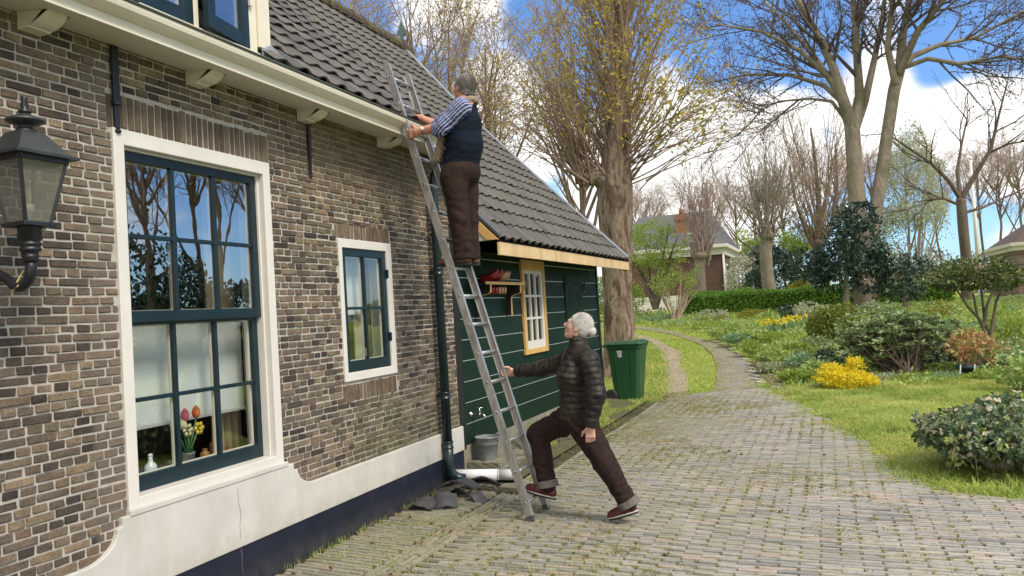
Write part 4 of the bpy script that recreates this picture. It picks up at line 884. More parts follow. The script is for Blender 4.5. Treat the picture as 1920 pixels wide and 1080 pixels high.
def tap():
    p = onx(882, 777, SX); y, z = p[1], p[2]; ch = simple('chrome', (.45, .45, .45), (.6, .6, .6), 9, .18, metal=.95); x = SX+.005
    t = thing('garden_tap', (x, y, z), 'chrome garden tap on the green shed wall near the brick corner', 'tap')
    m = MB(); ax = [[0, 1, 0], [0, 0, 1], [1, 0, 0]]; m.lathe([(.032, 0), (.03, .008), (.014, .016), (.011, .03), (.011, .085), (.017, .09), (.017, .105), (.012, .11)], (x, y, z), 14, ax=ax)
    m.tube([(x+.09, y, z+.0), (x+.13, y, z+.002), (x+.155, y, z-.02), (x+.162, y, z-.05)], [.012, .012, .0115, .011], 10); m.build('spout', ch, t)
    m = MB(); m.lathe([(.013, 0), (.011, .035), (.007, .04), (.007, .055)], (x+.10, y, z+.008), 10); m.build('valve', ch, t)
    m = MB(); m.tube([(x+.065, y-.012, z+.068), (x+.10, y, z+.064), (x+.135, y+.012, z+.068)], [.006, .008, .006], 8); m.build('handle', ch, t)
tap()
# ------------------------------------------------------------------ things on the ground by the wall
M_stone = plastermat('mossy_stone', (.13, .125, .10), (.21, .20, .155), (.10, .11, .05), dz=(.105, .115, .04), bs=.5, rough=.95)
def rough_block(name, c, half, rz, mat, label, cat, group=None, jit=.005, seed=0, tilt=(0, 0)):
    import bmesh
    rg = np.random.default_rng(seed); bm = bmesh.new(); bmesh.ops.create_cube(bm, size=2); bmesh.ops.subdivide_edges(bm, edges=bm.edges, cuts=9, use_grid_fill=True)
    for v in bm.verts:
        v.co = Vector((v.co.x*half[0], v.co.y*half[1], v.co.z*half[2])) + Vector(rg.normal(0, jit*.25, 3)) + v.normal*(jit*1.6*math.sin(v.co.x*9+seed)*math.sin(v.co.y*8+2*seed)*math.cos(v.co.z*7)); v.co.x *= 1-.05*(v.co.z > 0)
    me = bpy.data.meshes.new(name); bm.to_mesh(me); bm.free(); me.materials.append(mat)
    o = bpy.data.objects.new(name, me); COL.objects.link(o); o.location = [float(q) for q in c]; o.rotation_euler = (tilt[0], tilt[1], rz)
    b = o.modifiers.new('bevel', 'BEVEL'); b.width = min(half)*.25; b.segments = 2; b.limit_method = 'ANGLE'; b.angle_limit = rad(50); OFF[o.name] = np.array(c, float)
    return tag(o, label, cat, group)
rough_block('stone_step', (.17, 7.36, .062), (.185, .36, .058), 0, M_stone, 'mossy stone slab under the zinc bucket by the shed', 'stone slab', seed=1)
rough_block('stone_step', (.20, 8.25, .10), (.17, .30, .085), .1, M_stone, 'mossy stone block behind the ladder against the shed', 'stone block', seed=2)
for i, (px, py, hx, hy, rz, lab) in enumerate(((852, 912, .17, .06, .05, 'flat mossy brick slab below the left end of the white pipe'), (902, 916, .17, .055, -.12, 'flat mossy brick slab below the middle of the white pipe'), (955, 922, .12, .05, -.2, 'flat mossy brick slab below the right end of the white pipe'))):
    q = gp(px, py); rough_block('paving_slab', (q[0]+.02, q[1], .025), (hx, hy, .022), rz, M_stone, lab, 'slab', 'loose slabs under the white pipe', .004, 10+i)
def bucket():
    x, z0 = .145, .121; y = onx(915, 858, x)[1]
    t = thing('zinc_bucket', (x, y, z0), 'grey zinc bucket standing on the mossy stone slab', 'bucket'); zn = simple('zinc_sheet', (.20, .22, .24), (.36, .38, .40), 8, .42, .1, 30, metal=.55)
    m = MB(); m.lathe([(.086, z0), (.088, z0+.006), (.112, z0+.15), (.116, z0+.152), (.116, z0+.162), (.124, z0+.22), (.129, z0+.222), (.129, z0+.23), (.122, z0+.23), (.085, z0+.03), (0, z0+.028)], (x, y, 0), 28); m.build('body', zn, t)
    for s in (-1, 1):
        m = MB(); m.box((x+s*.125-.008, y-.02, z0+.185), (x+s*.125+.012*s, y+.02, z0+.235)); m.build('ear', zn, t, bevel=.004)
    m = MB(); m.tube([(x+.135*math.cos(a), y+.03+.04*math.sin(a), z0+.225+.02*math.sin(a)) for a in np.linspace(0, math.pi, 14)], .004, 6); m.build('handle', M_iron, t)
bucket()
def pvc():
    a, b = np.array([.175, 6.50, .078]), np.array([.76, 6.74, .07]); a = at(846, 891, 6.52); b = at(974, 897, 6.74); a[2] = max(a[2], .075); b[2] = max(b[2], .07)
    t = thing('drain_pipe', a, 'white plastic drain pipe lying on slabs below the downpipe', 'pipe'); d = (b-a); L = np.linalg.norm(d); d /= L
    pm = plastermat('white_plastic', (.62, .63, .66), (.70, .70, .73), (.20, .20, .15), bs=.03, rough=.35)
    r = .053; m = MB(); m.tube([a, a+d*L*.70], r, 20); m.build('long_section', pm, t)
    m = MB(); m.tube([a+d*L*.68, a+d*L*.705], r+.002, 20); m.tube([a+d*L*.706, b], r-.003, 20); m.build('short_section', simple('grey_plastic', (.42, .44, .46), (.52, .53, .55), 5, .4), t)
    m = MB(); m.lathe([(.0, 0), (r-.008, .0005)], b, 18, ax=frames([d], np.random.default_rng(0))[0][[1, 2, 0]]); m.build('opening', M_dark, t)
pvc()
def slates():
    rg = np.random.default_rng(31); sm = simple('old_slate_tile', (.035, .036, .04), (.075, .075, .08), 9, .6, .4, 30)
    spec = [(785, 955, .15, .11, .0, .02, 'broken black tile shard lying farthest left of the heap by the wall'), (828, 952, .12, .10, .4, .03, 'curved broken tile at the front left of the heap'), (842, 935, .10, .10, 1.2, .05, 'tile shard leaning against the base band behind the heap'),
            (862, 928, .17, .10, -.1, .085, 'largest curved grey tile lying on top of the heap'), (868, 905, .12, .10, .9, .05, 'triangular tile shard standing up at the back of the heap'), (905, 918, .18, .08, .1, .05, 'long flat tile piece at the right of the heap'), (890, 940, .09, .06, -.5, .02, 'small dark shard in front of the heap on the right')]
    for px, py, hx, hy, rz, z, lab in spec:
        q = gp(px, py); n = 9; u = np.linspace(-1, 1, n); V = []
        for dz in (0, -.016):
            for vv in (-1, 1):
                for i, a in enumerate(u): V.append((a*hx*(1-.15*(vv > 0)*rg.random()), vv*hy*rg.uniform(.8, 1.05), dz+.035*math.cos(a*2.2)-.01*a))
        V = np.array(V); F = [[i, i+1, n+i+1, n+i] for i in range(n-1)]+[[2*n+i, 3*n+i, 3*n+i+1, 2*n+i+1] for i in range(n-1)]+[[i, 2*n+i, 2*n+i+1, i+1] for i in range(n-1)]+[[n+i, n+i+1, 3*n+i+1, 3*n+i] for i in range(n-1)]+[[0, n, 3*n, 2*n], [n-1, 3*n-1, 4*n-1, 2*n-1]]
        m = MB(); m.add(V, F); o = m.build('roof_tile_shard', sm, None, (0, 0, 0), fixn=True); o.location = (float(q[0]), float(q[1])+.03, z+.01); o.rotation_euler = (rg.normal(0, .22), rg.normal(0, .2), rz); tag(o, lab, 'tile shard', 'broken roof tiles heaped at the wall')
slates()
def bin_():
    Y0, Y1 = 12.52, 13.08
    x0t, x1t = at(1137, 660, Y0)[0], at(1200, 660, Y0)[0]; x0b, x1b = at(1152, 752, Y0)[0], at(1196, 752, Y0)[0]
    t = thing('wheelie_bin', ((x0t+x1t)/2, (Y0+Y1)/2, 0), 'tall green plastic wheelie bin with closed lid beyond the shed corner', 'wheelie bin')
    gm = simple('bin_green', (.010, .058, .020), (.014, .078, .027), 3, .42, .06, 60)
    zt = at(1160, 649, Y0)[2]; ty = .055; m = MB()
    def ring(x0, x1, y0, y1, z, c=.05):
        return [(x0+c, y0, z), (x1-c, y0, z), (x1, y0+c, z), (x1, y1-c, z), (x1-c, y1, z), (x0+c, y1, z), (x0, y1-c, z), (x0, y0+c, z)]
    def loft(m, rings):
        V = sum(rings, []); n = 8; m.add(V, [[i*n+j, i*n+(j+1) % n, (i+1)*n+(j+1) % n, (i+1)*n+j] for i in range(len(rings)-1) for j in range(n)]); c0 = m.n-len(V)
        m.f.append((np.array([list(range(8))[::-1]])+c0, 0, False)); m.f.append((np.array([list(range((len(rings)-1)*8, len(rings)*8))])+c0, 0, False))
    loft(m, [ring(x0b, x1b, Y0+ty, Y1-ty, .012), ring(x0b-.005, x1b+.004, Y0+ty*.95, Y1-ty*.95, .04), ring(x0t, x1t, Y0, Y1, zt-.04)])
    # moulded panel lines on the near side
    for fx in (.22, .72):
        a = np.array([x0b+(x1b-x0b)*fx, Y0+ty-.003, .05]); b = np.array([x0t+(x1t-x0t)*fx, Y0-.002, zt-.05]); m.beam(a, b, .010, .014, up=(0, 1, 0))
    loft(m, [ring(x0t-.015, x1t+.015, Y0-.015, Y1+.015, zt-.045), ring(x0t-.02, x1t+.02, Y0-.02, Y1+.02, zt-.02), ring(x0t-.02, x1t+.02, Y0-.02, Y1+.02, zt+.0)])
    body = m.build('body', gm, t, bevel=.008, fixn=True)
    m = MB(); loft(m, [ring(x0t-.02, x1t+.035, Y0-.03, Y1+.03, zt+.004), ring(x0t-.03, x1t+.045, Y0-.036, Y1+.036, zt+.03), ring(x0t+.01, x1t+.02, Y0, Y1, zt+.062), ring(x0t+.06, x1t-.04, Y0+.05, Y1-.05, zt+.068)])
    m.box((x1t-.12, Y0+.1, zt+.066), (x1t-.0, Y1-.1, zt+.078)); ld = m.build('lid', gm, t, bevel=.008, fixn=True)
    m = MB(); m.tube([(x0t-.035, Y0+.06, zt-.01), (x0t-.09, Y0+.06, zt+.01), (x0t-.09, Y1-.06, zt+.01), (x0t-.035, Y1-.06, zt-.01)], .016, 8); m.build('handle', gm, t)
    for y in (Y0-.015, Y1-.045):
        m = MB(); c = (x0b-.045, y, .105); ax = [[1, 0, 0], [0, 0, 1], [0, 1, 0]]; m.lathe([(.06, 0), (.098, .004), (.105, .015), (.105, .04), (.098, .055), (.06, .058)], c, 24, ax=ax); w = m.build('wheel', simple('tyre_rubber', (.012, .012, .013), (.02, .02, .02), 9, .7), t, fixn=True)
        m = MB(); m.lathe([(0, .006), (.03, .004), (.058, .012)], c, 18, ax=ax); m.build('hub', simple('hub_plastic', (.02, .02, .022), (.03, .03, .032), 9, .5), w)
    m = MB(); p = at(1161, 664, Y0-.006); k = lambda z: Y0-.004+(zt-z)*ty/zt
    V = [(p[0]-.042, k(p[2]+.055)-.004, p[2]+.055), (p[0]+.042, k(p[2]+.055)-.004, p[2]+.055), (p[0]+.036, k(p[2]-.05)-.004, p[2]-.04), (p[0]+.02, k(p[2]-.06)-.004, p[2]-.055), (p[0]-.02, k(p[2]-.06)-.004, p[2]-.055), (p[0]-.036, k(p[2]-.05)-.004, p[2]-.04)]
    m.add(V, [[5, 4, 3, 2, 1, 0]]); sk = m.build('sticker', simple('sticker_white', (.5, .53, .55), (.6, .62, .64), 30, .5), t)
    m = MB(); 
    for r0 in range(3):
        for c0 in range(3-(r0 == 2)):
            xx = p[0]-.022+.022*c0; zz_ = p[2]+.03-.026*r0; m.box((xx-.007, k(zz_)-.0075, zz_-.007), (xx+.007, k(zz_)-.0052, zz_+.007))
    m.build('print', simple('sticker_print', (.22, .27, .33), (.3, .34, .4), 30, .6), sk)
bin_()
# ------------------------------------------------------------------ figures: smooth implicit surfaces turned into one mesh
class Sdf:
    def __init__(s, lo, hi, h):
        s.lo = np.array(lo, float); s.h = h; s.n = np.ceil((np.array(hi)-s.lo)/h).astype(int)+1
        s.d = np.full(s.n, .08, np.float32)
    def sub(s, lo, hi):
        a = np.clip(((np.asarray(lo)-s.lo)/s.h).astype(int), 0, s.n-1); b = np.clip(((np.asarray(hi)-s.lo)/s.h).astype(int)+2, 1, s.n)
        b = np.maximum(b, a+1)
        sl = tuple(slice(i, j) for i, j in zip(a, b)); g = np.meshgrid(*[s.lo[k]+s.h*np.arange(a[k], b[k]) for k in range(3)], indexing='ij')
        return sl, np.stack(g, -1)
    def comb(s, sl, d, k, cut=False):
        o = s.d[sl]
        if cut:
            d = -d; hh = np.maximum(k-np.abs(o-d), 0)/k; s.d[sl] = np.maximum(o, d)+hh*hh*k/4
        else:
            hh = np.maximum(k-np.abs(o-d), 0)/k; s.d[sl] = np.minimum(o, d)-hh*hh*k/4
    def cone(s, a, b, ra, rb, k=.02, flat=None, disp=None, cut=False):
        a, b = np.asarray(a, float), np.asarray(b, float); f = 1.0 if flat is None else max(flat[1], 1.0)
        r = max(ra, rb)*f+.05; sl, P = s.sub(np.minimum(a, b)-r, np.maximum(a, b)+r)
        q = P-a; ab = b-a
        if flat is not None:                            # stretch the section along one direction
            w = np.asarray(flat[0], float); w = w/np.linalg.norm(w); q = q-(q@w)[..., None]*w*(1-1/flat[1]); ab = ab-(ab@w)*w*(1-1/flat[1])
        t = np.clip((q@ab)/(ab@ab), 0, 1); d = np.linalg.norm(q-t[..., None]*ab, axis=-1)-(ra+(rb-ra)*t)
        if disp is not None: d = d-disp(P, t)
        s.comb(sl, d, k, cut); return s
    def ell(s, c, r, ax=np.eye(3), k=.02, disp=None, cut=False):
        c, r, ax = np.asarray(c, float), np.asarray(r, float), np.asarray(ax, float); m = r.max()+.05
        sl, P = s.sub(c-m, c+m); q = (P-c)@ax.T; k0 = np.linalg.norm(q/r, axis=-1); k1 = np.linalg.norm(q/(r*r), axis=-1)+1e-9; d = k0*(k0-1)/k1
        if disp is not None: d = d-disp(P, None)
        s.comb(sl, d, k, cut); return s
    def half(s, p, n, k=.004):
        """keep the side the normal points away from"""
        g = np.meshgrid(*[s.lo[i]+s.h*np.arange(s.n[i]) for i in range(3)], indexing='ij'); P = np.stack(g, -1)
        d = (P-np.asarray(p))@np.asarray(n, float); hh = np.maximum(k-np.abs(s.d-d), 0)/k; s.d = np.maximum(s.d, d)+hh*hh*k/4; return s
    def mesh(s, name, mat, parent):
        d = s.d; sg = d < 0; nx, ny, nz = s.n
        c = np.zeros((nx-1, ny-1, nz-1), np.int8)
        offs = [(i, j, k) for i in (0, 1) for j in (0, 1) for k in (0, 1)]
        def cs(o): return (slice(o[0], nx-1+o[0]), slice(o[1], ny-1+o[1]), slice(o[2], nz-1+o[2]))
        for o in offs: c += sg[cs(o)]
        act = (c > 0) & (c < 8); idx = np.argwhere(act); m = len(idx); ids = np.full(act.shape, -1); ids[act] = np.arange(m)
        V = np.zeros((m, 3)); cnt = np.zeros(m)
        val = {o: d[cs(o)][act] for o in offs}
        for o in offs:
            for a in range(3):
                if o[a]: continue
                p = list(o); p[a] = 1; p = tuple(p); u, w = val[o], val[p]; x = (u < 0) != (w < 0); t = np.where(x, u/np.where(x, u-w, 1), 0)
                pt = np.tile(np.array(o, float), (m, 1)); pt[:, a] += t; V += pt*x[:, None]; cnt += x
        V = (V/cnt[:, None]+idx)*s.h+s.lo
        F = []
        for a in range(3):
            b, e = (a+1) % 3, (a+2) % 3
            lo = [slice(None)]*3; hi = [slice(None)]*3; lo[a] = slice(0, -1); hi[a] = slice(1, None); A, B = sg[tuple(lo)], sg[tuple(hi)]
            x = np.argwhere(A != B); x = x[(x[:, b] > 0) & (x[:, e] > 0) & (x[:, b] < s.n[b]-1) & (x[:, e] < s.n[e]-1)]
            if not len(x): continue
            ins = A[tuple(x.T)]
            def at_(db, de): y = x.copy(); y[:, b] -= db; y[:, e] -= de; return ids[tuple(y.T)]
            q = np.stack([at_(1, 1), at_(0, 1), at_(0, 0), at_(1, 0)], 1); q[~ins] = q[~ins][:, ::-1]; F.append(q)
        mb = MB(); mb.add(V, np.concatenate(F), 0, True); return mb.build(name, mat, parent)
def wob(P, f, ph=0.):
    x, y, z = P[..., 0]*f, P[..., 1]*f, P[..., 2]*f
    return (np.sin(x*1.0+y*1.7+ph)+np.sin(y*1.3-z*1.9+1.3+ph)+np.sin(z*1.1+x*1.6+2.1-ph)+.6*np.sin(2.3*x-1.9*z+y+ph))/3.6
def unit(v): v = np.asarray(v, float); return v/np.linalg.norm(v)
def hframe(fwd, roll=0):
    f = unit(fwd); l = unit(np.cross([0, 0, 1.], f)); u = np.cross(f, l); return np.array([f, l, u])
def head(s, C, ax, sc, neck):
    def p(x, y, z): return C+sc*(np.array([x, y, z])@ax)
    r = lambda *a: np.array(a)*sc
    s.ell(p(-.015, 0, .03), r(.092, .071, .086), ax, .02*sc); s.ell(p(.03, 0, -.035), r(.056, .053, .074), ax, .03)
    s.cone(p(.058, -.012, -.092), p(.058, .012, -.092), .02*sc, .02*sc, .02)
    for y in (-1, 1):
        s.cone(p(-.012, .045*y, -.05), p(.05, .014*y, -.092), .02*sc, .018*sc, .02); s.ell(p(.052, .034*y, -.02), r(.024, .022, .024), ax, .02)
        s.ell(p(.083, .031*y, .006), r(.013, .016, .010), ax, .012, cut=True); s.ell(p(.096, .011*y, -.026), r(.011, .008, .008), ax, .008)
        s.ell(p(-.008, .073*y, -.006), r(.02, .009, .032), ax, .008)
        s.ell(p(-.004, .083*y, -.006), r(.010, .006, .018), ax, .006, cut=True)
    s.cone(p(.076, -.032, .026), p(.076, .032, .026), .012*sc, .012*sc, .02); s.cone(p(.083, 0, .012), p(.106, 0, -.02), .007*sc, .0125*sc, .012)
    s.cone(p(.083, -.016, -.052), p(.083, .016, -.052), .007*sc, .007*sc, .008); s.cone(p(.080, -.014, -.065), p(.080, .014, -.065), .0075*sc, .0075*sc, .008)
    s.cone(p(.094, -.02, -.0585), p(.094, .02, -.0585), .0035*sc, .0035*sc, .004, cut=True)
    s.cone(p(-.02, 0, -.055), neck, .052*sc, .056*sc, .03)
    return p
def hand(s, wr, d, n, curl=(25, 35, 25), thumb=1, sc=1.0, spread=.08, tcurl=.35):
    """palm, four unequal bent fingers, thumb from the side of the palm. n = direction the palm faces"""
    d = unit(d); n = np.asarray(n, float); n = unit(n-(n@d)*d); t = np.cross(n, d)*thumb
    s.cone(wr, wr+d*.03*sc, .024*sc, .026*sc, .015, flat=(t, 1.15))
    for k, o in enumerate((.027, .009, -.009, -.026)): s.cone(wr+d*.025*sc+t*o*.7*sc, wr+d*.083*sc+t*o*sc, .0135*sc, .0115*sc, .012)
    for k, (o, L, r) in enumerate(((.028, .072, .0088), (.0095, .082, .0092), (-.0095, .075, .0088), (-.027, .058, .0078))):
        p = wr+d*.088*sc+t*o*sc; ang = 0; dd = unit(d+t*spread*(1.5-k)*.5)
        for j, fr in enumerate((.45, .32, .23)):
            ang += rad(curl[j]*(1+.08*(k-1))); q = p+(dd*math.cos(ang)+n*math.sin(ang))*L*fr*sc; s.cone(p, q, r*sc*(1-.08*j), r*sc*(1-.08*(j+1)), .005); p = q
    p = wr+d*.03*sc+t*.024*sc; v = unit(d*.62+t*.65+n*tcurl); q = p+v*.045*sc; s.cone(p, q, .0135*sc, .0105*sc, .01); v = unit(d*.85+t*.25+n*tcurl*1.6); s.cone(q, q+v*.034*sc, .0105*sc, .0085*sc, .006)
def tubes_(m, P, R, sides=3):
    k, n, _ = P.shape; T = nrm(np.gradient(P, axis=1)); u = nrm(np.cross(T, np.array([.31, .52, .79]))); w = np.cross(T, u); a = np.arange(sides)/sides*2*np.pi
    V = P[:, :, None]+R[:, :, None, None]*(np.cos(a)[None, None, :, None]*u[:, :, None]+np.sin(a)[None, None, :, None]*w[:, :, None])
    i, j = np.meshgrid(np.arange(n-1), np.arange(sides), indexing='ij'); j2 = (j+1) % sides; F = np.stack([i*sides+j, i*sides+j2, (i+1)*sides+j2, (i+1)*sides+j], -1).reshape(-1, 4)
    m.add(V.reshape(-1, 3), (F[None]+(np.arange(k)*n*sides)[:, None, None]).reshape(-1, 4), 0, True)
def skinmat(name, c1, c2):
    g = G(name); g.col(g.ramp(g.noise(28, 5, .6), [(.3, c1), (.7, c2)])).rough(.55).set(Specular_IOR_Level=.35); g.b.inputs['Subsurface Weight'].default_value = .08; g.b.inputs['Subsurface Radius'].default_value = (.01, .004, .002); g.bump(g.noise(120, 4), .15, .002); return g.m
def clothmat(name, c1, c2, f=30, rough=.85, bs=.25, stretch=None):
    return simple(name, c1, c2, f, rough, bs, 160, stretch=stretch, spec=.2)
M_shoe = simple('oxblood_leather', (.055, .008, .011), (.10, .016, .020), 14, .28, .08, 50)
M_sole_w = simple('white_welt', (.55, .53, .48), (.65, .63, .58), 30, .6)
M_sole_d = simple('dark_sole', (.012, .012, .014), (.025, .025, .027), 20, .7)
def shoe(root, toe, heel, w, mats, up=None, label=None, hgt=.075):
    """toe and heel: points of the sole's bottom; returns a part with welt and sole below"""
    toe, heel = np.array(toe, float), np.array(heel, float); f = toe-heel; L = np.linalg.norm(f); f = f/L; u = np.array([0, 0, 1.]); l = unit(np.cross(u, f)); u = np.cross(f, l); ax = np.array([f, l, u])
    P = lambda x, y, z: heel+np.array([x, y, z])@ax
    s = Sdf(np.minimum(toe, heel)-.12, np.maximum(toe, heel)+.14, .0045)
    z0 = .026
    s.cone(P(L*.18, 0, z0+.02), P(L*.60, 0, z0+.012), w*.80, w*.92, .02); s.ell(P(L*.74, 0, z0+.008), (L*.26, w*1.02, .043), ax, .02); s.cone(P(L*.14, 0, z0+.02), P(L*.17, 0, z0+hgt-.012), w*.70, w*.60, .03); s.cone(P(L*.3, 0, z0+.03), P(L*.58, 0, z0+.03), w*.66, w*.5, .03)
    s.half(heel+u*z0, -u); o = s.mesh('shoe', mats[0], root)
    if label: o['label'] = label
    n = 28; a = np.arange(n)/n*2*np.pi; X = L*.5+L*.505*np.cos(a); Yw = w*1.03*np.sin(a)*(1-.14*np.cos(a)*-1*(np.cos(a) < 0)-.10*np.cos(a+0)**4*0)
    poly = list(zip(X, np.sign(Yw)*np.abs(Yw)))
    mm = lambda uu, v, z: P(uu, v, z)
    b = MB(); b.prism(poly, mm, z0-.009, z0+.001); b.build('welt', mats[1], o, bevel=.002)
    b = MB(); poly2 = [(x*.985+.002, y*.97) for x, y in poly]; b.prism(poly2, mm, .002, z0-.0095)
    hp = [(x*.36, y*.95) for x, y in poly]; b.build('sole', mats[2], o, bevel=.003)
    return o
def puff(per, amp, axis=None, ph=0.):
    """quilted down-jacket profile across a direction"""
    def f(P, t):
        v = (P@np.asarray(axis)) + .010*wob(P, 11, ph) + ph*.01
        return amp*np.abs(np.sin(np.pi*v/per))**.55-amp*.6 + .0035*wob(P, 48, ph)
    return f
def fold2(base, amp, d1, fr, lo, hi, ph=0.):
    d1 = unit(d1)
    def f(P_, t):
        w = np.clip((t-lo)/(hi-lo), 0, 1) if hi > lo else np.clip((lo-t)/(lo-hi), 0, 1)
        return base(P_, t)+amp*(np.abs(np.sin((P_@d1)*fr+2.2*wob(P_, 9, ph)+ph))-.55)*w
    return f
def woman():
    A = at; root = thing('person', (1.65, 5.62, 0), 'white-haired woman in dark quilted jacket steadying the ladder, one foot on it', 'person')
    skin = skinmat('fair_skin', (.50, .285, .215), (.60, .365, .285))
    Yn, Yf = 5.47, 5.77
    hc = A(1083, 613, 5.62); ax = hframe((-.90, -.06, .40)); SC = .93
    nk = A(1086, 652, 5.62)
    shN, elN, cuN, wrN = A(1106, 680, 5.46), A(1119, 740, 5.42), A(1108, 792, 5.41), A(1107, 797, 5.41)
    shF, elF, cuF, wrF = A(1064, 678, 5.75), A(1012, 692, 5.80), A(972, 696, 5.83), A(966, 697, 5.845)
    hip = A(1082, 782, 5.62); hipF, knF, anF = A(1064, 788, 5.70), A(1009, 814, 5.71), A(1026, 905, 5.68); hipN, knN, anN = A(1094, 797, 5.54), A(1133, 866, 5.53), A(1177, 940, 5.56)
    ch = A(1084, 702, 5.62); lat = unit([.28, 1, 0])          # chest turned a little to the viewer
    # body
    s = Sdf((.86, 5.28, .05), (2.12, 5.98, 1.64), .0055)
    head(s, hc, ax, SC, nk)
    s.cone(nk, ch, .05, .09, .05, (lat, 1.6)); s.cone(ch, hip, .09, .10, .05, (lat, 1.5))
    for a, b, c, w in ((shN, elN, wrN, -1), (shF, elF, wrF, 1)): s.cone(nk, a, .045, .045, .04); s.cone(a, b, .045, .035, .02); s.cone(b, c, .034, .024, .02)
    for a, b, c in ((hipF, knF, anF), (hipN, knN, anN)): s.cone(hip, a, .08, .08, .04); s.cone(a, b, .08, .05, .03); s.cone(b, c, .05, .033, .03)
    hand(s, wrN, (-.06, .0, -1), (-.25, 1, 0), (22, 38, 30), 1, 1.0, .04)
    hand(s, A(967, 698, 5.855), (-1, .05, -.05), (0, -1, -.15), (38, 50, 40), -1, .92, .02)
    body = s.mesh('body', skin, root)
    # eyes, lips
    P = lambda x, y, z: hc+SC*(np.array([x, y, z])@ax)
    for y in (-1, 1):
        m = MB(); m.lathe([(0, -.0115), (.008, -.008), (.0115, 0), (.008, .008), (0, .0115)], P(.073, .031*y, .007), 12); e = m.build('eye', simple('eye_white', (.55, .5, .47), (.6, .56, .53), 20, .2), body)
        m = MB(); m.lathe([(0, .0102), (.005, .0102), (.0049, .0118), (0, .0124)], P(.0735, .031*y, .007), 10, ax=ax[[1, 2, 0]]); m.build('iris', simple('iris', (.03, .035, .04), (.06, .07, .08), 40, .2), e)
        m = MB(); m.tube([P(.086, .018*y, .026), P(.085, .033*y, .031), P(.074, .049*y, .025)], .0032, 6); m.build('eyebrow', simple('grey_brow', (.3, .26, .22), (.4, .36, .3), 40, .8), body)
    m = MB(); m.tube([P(.080, -.021, -.056), P(.0885, -.008, -.0545), P(.0885, .008, -.0545), P(.080, .021, -.056)], [.003, .006, .006, .003], 8); m.tube([P(.079, -.020, -.062), P(.086, -.006, -.065), P(.086, .006, -.065), P(.079, .020, -.062)], [.003, .006, .006, .003], 8); m.build('lips', simple('lips', (.36, .10, .09), (.42, .14, .12), 30, .5), body)
    # hair swept back into a bun
    hm = simple('white_hair', (.34, .33, .315), (.54, .53, .505), 34, .55, .45, 60, stretch=(1, 1, 3), bdist=.004)
    s = Sdf(hc-.26, hc+.26, .0045); wv = lambda P_, t: .0012*wob(P_*[.5, 1, 1.6], 90)+.0014*wob(P_*[.5, 1, 1.6], 38, 1.)
    s.ell(P(-.022, 0, .037), np.array((.099, .080, .092))*SC, ax, .01, wv); s.ell(P(-.055, 0, -.005), np.array((.06, .072, .075))*SC, ax, .03, wv)
    s.ell(P(.115, 0, -.04), np.array((.09, .10, .105))*SC, ax, .012, cut=True)
    for y in (-1, 1): s.ell(P(.012, .09*y, -.035), np.array((.034, .035, .045))*SC, ax, .012, cut=True)
    s.ell(P(-.01, 0, -.135), np.array((.09, .1, .075))*SC, ax, .012, cut=True)
    s.ell(P(-.128, 0, .005), np.array((.034, .042, .040))*SC, ax, .006, wv); s.ell(P(-.10, 0, .0), np.array((.03, .028, .026))*SC, ax, .01, wv)
    hr = s.mesh('hair', hm, root)
    rg = np.random.default_rng(5); k = 900; m = MB(); bun = np.array([-.105, 0, .004]); q = nrm(rg.normal(size=(k*3, 3))*[1, 1, 1]); q = q[(q[:, 0] < .55) & (q[:, 2] > -.35)][:k]; k = len(q); R0 = np.array([.101, .082, .094]); c0 = np.array([-.022, 0, .037]); tg = nrm((bun-c0)/R0)
    S = []
    for t in np.linspace(0, 1, 7): S.append((c0+nrm(q*(1-t)+tg*t*1.05+1e-3)*R0*(1.0+.05*np.sin(t*3.1)[None] if False else 1.0+rg.uniform(.0, .020, (k, 1))*math.sin(t*3.0))))
    S = np.stack(S, 1); S = hc+SC*(S@ax); tubes_(m, S, np.full((k, 7), .0011)); fl = 60; qq = q[rg.choice(k, fl)]; p0 = c0+qq*R0; F_ = np.stack([p0+qq*.008*t+rg.normal(0, .002, (fl, 3))*t+np.array([-.018, 0, -.004])*t for t in np.linspace(0, 1, 5)], 1); tubes_(m, hc+SC*(F_@ax), np.full((fl, 5), .0007)); m.build('hair_strands', simple('white_strand', (.42, .41, .395), (.64, .625, .60), 60, .5), hr)
    m = MB(); m.lathe([(.024, -.010), (.034, -.006), (.035, .006), (.024, .010)], P(-.108, 0, -.012), 14, ax=ax[[1, 2, 0]]); m.build('hair_tie', clothmat('rust_tie', (.16, .05, .03), (.24, .08, .05)), hr)
    # jacket
    g = G('quilted_nylon'); cam_n = g.noise(9, 3, .5, dist=.8); g.col(g.ramp(cam_n, [(.38, (.006, .0058, .007)), (.46, (.014, .0115, .0095)), (.56, (.030, .0235, .016)), (.64, (.012, .0105, .0095))])).rough(.52).set(Specular_IOR_Level=.35).bump(g.noise(60, 5, .65), .6, .006); jm = g.m
    s = Sdf((.94, 5.26, .70), (2.0, 6.0, 1.42), .0055)
    tz = puff(.046, .0068, (.10, 0, 1), .4)
    s.cone(A(1085, 778, 5.62), ch, .132, .131, .02, (lat, 1.28), tz); s.cone(ch, A(1087, 672, 5.62), .131, .093, .05, (lat, 1.6), tz); s.cone(A(1104, 676, 5.49), A(1066, 674, 5.74), .074, .070, .05, None, puff(.054, .006, (.1, 0, 1), .4)); s.cone(A(1104, 674, 5.50), A(1086, 655, 5.60), .066, .060, .04); s.cone(A(1066, 672, 5.72), A(1084, 655, 5.64), .062, .058, .04)
    s.cone(A(1090, 664, 5.62), A(1084, 640, 5.62), .072, .066, .02, (lat, 1.15), puff(.03, .006, (0, 0, 1)))
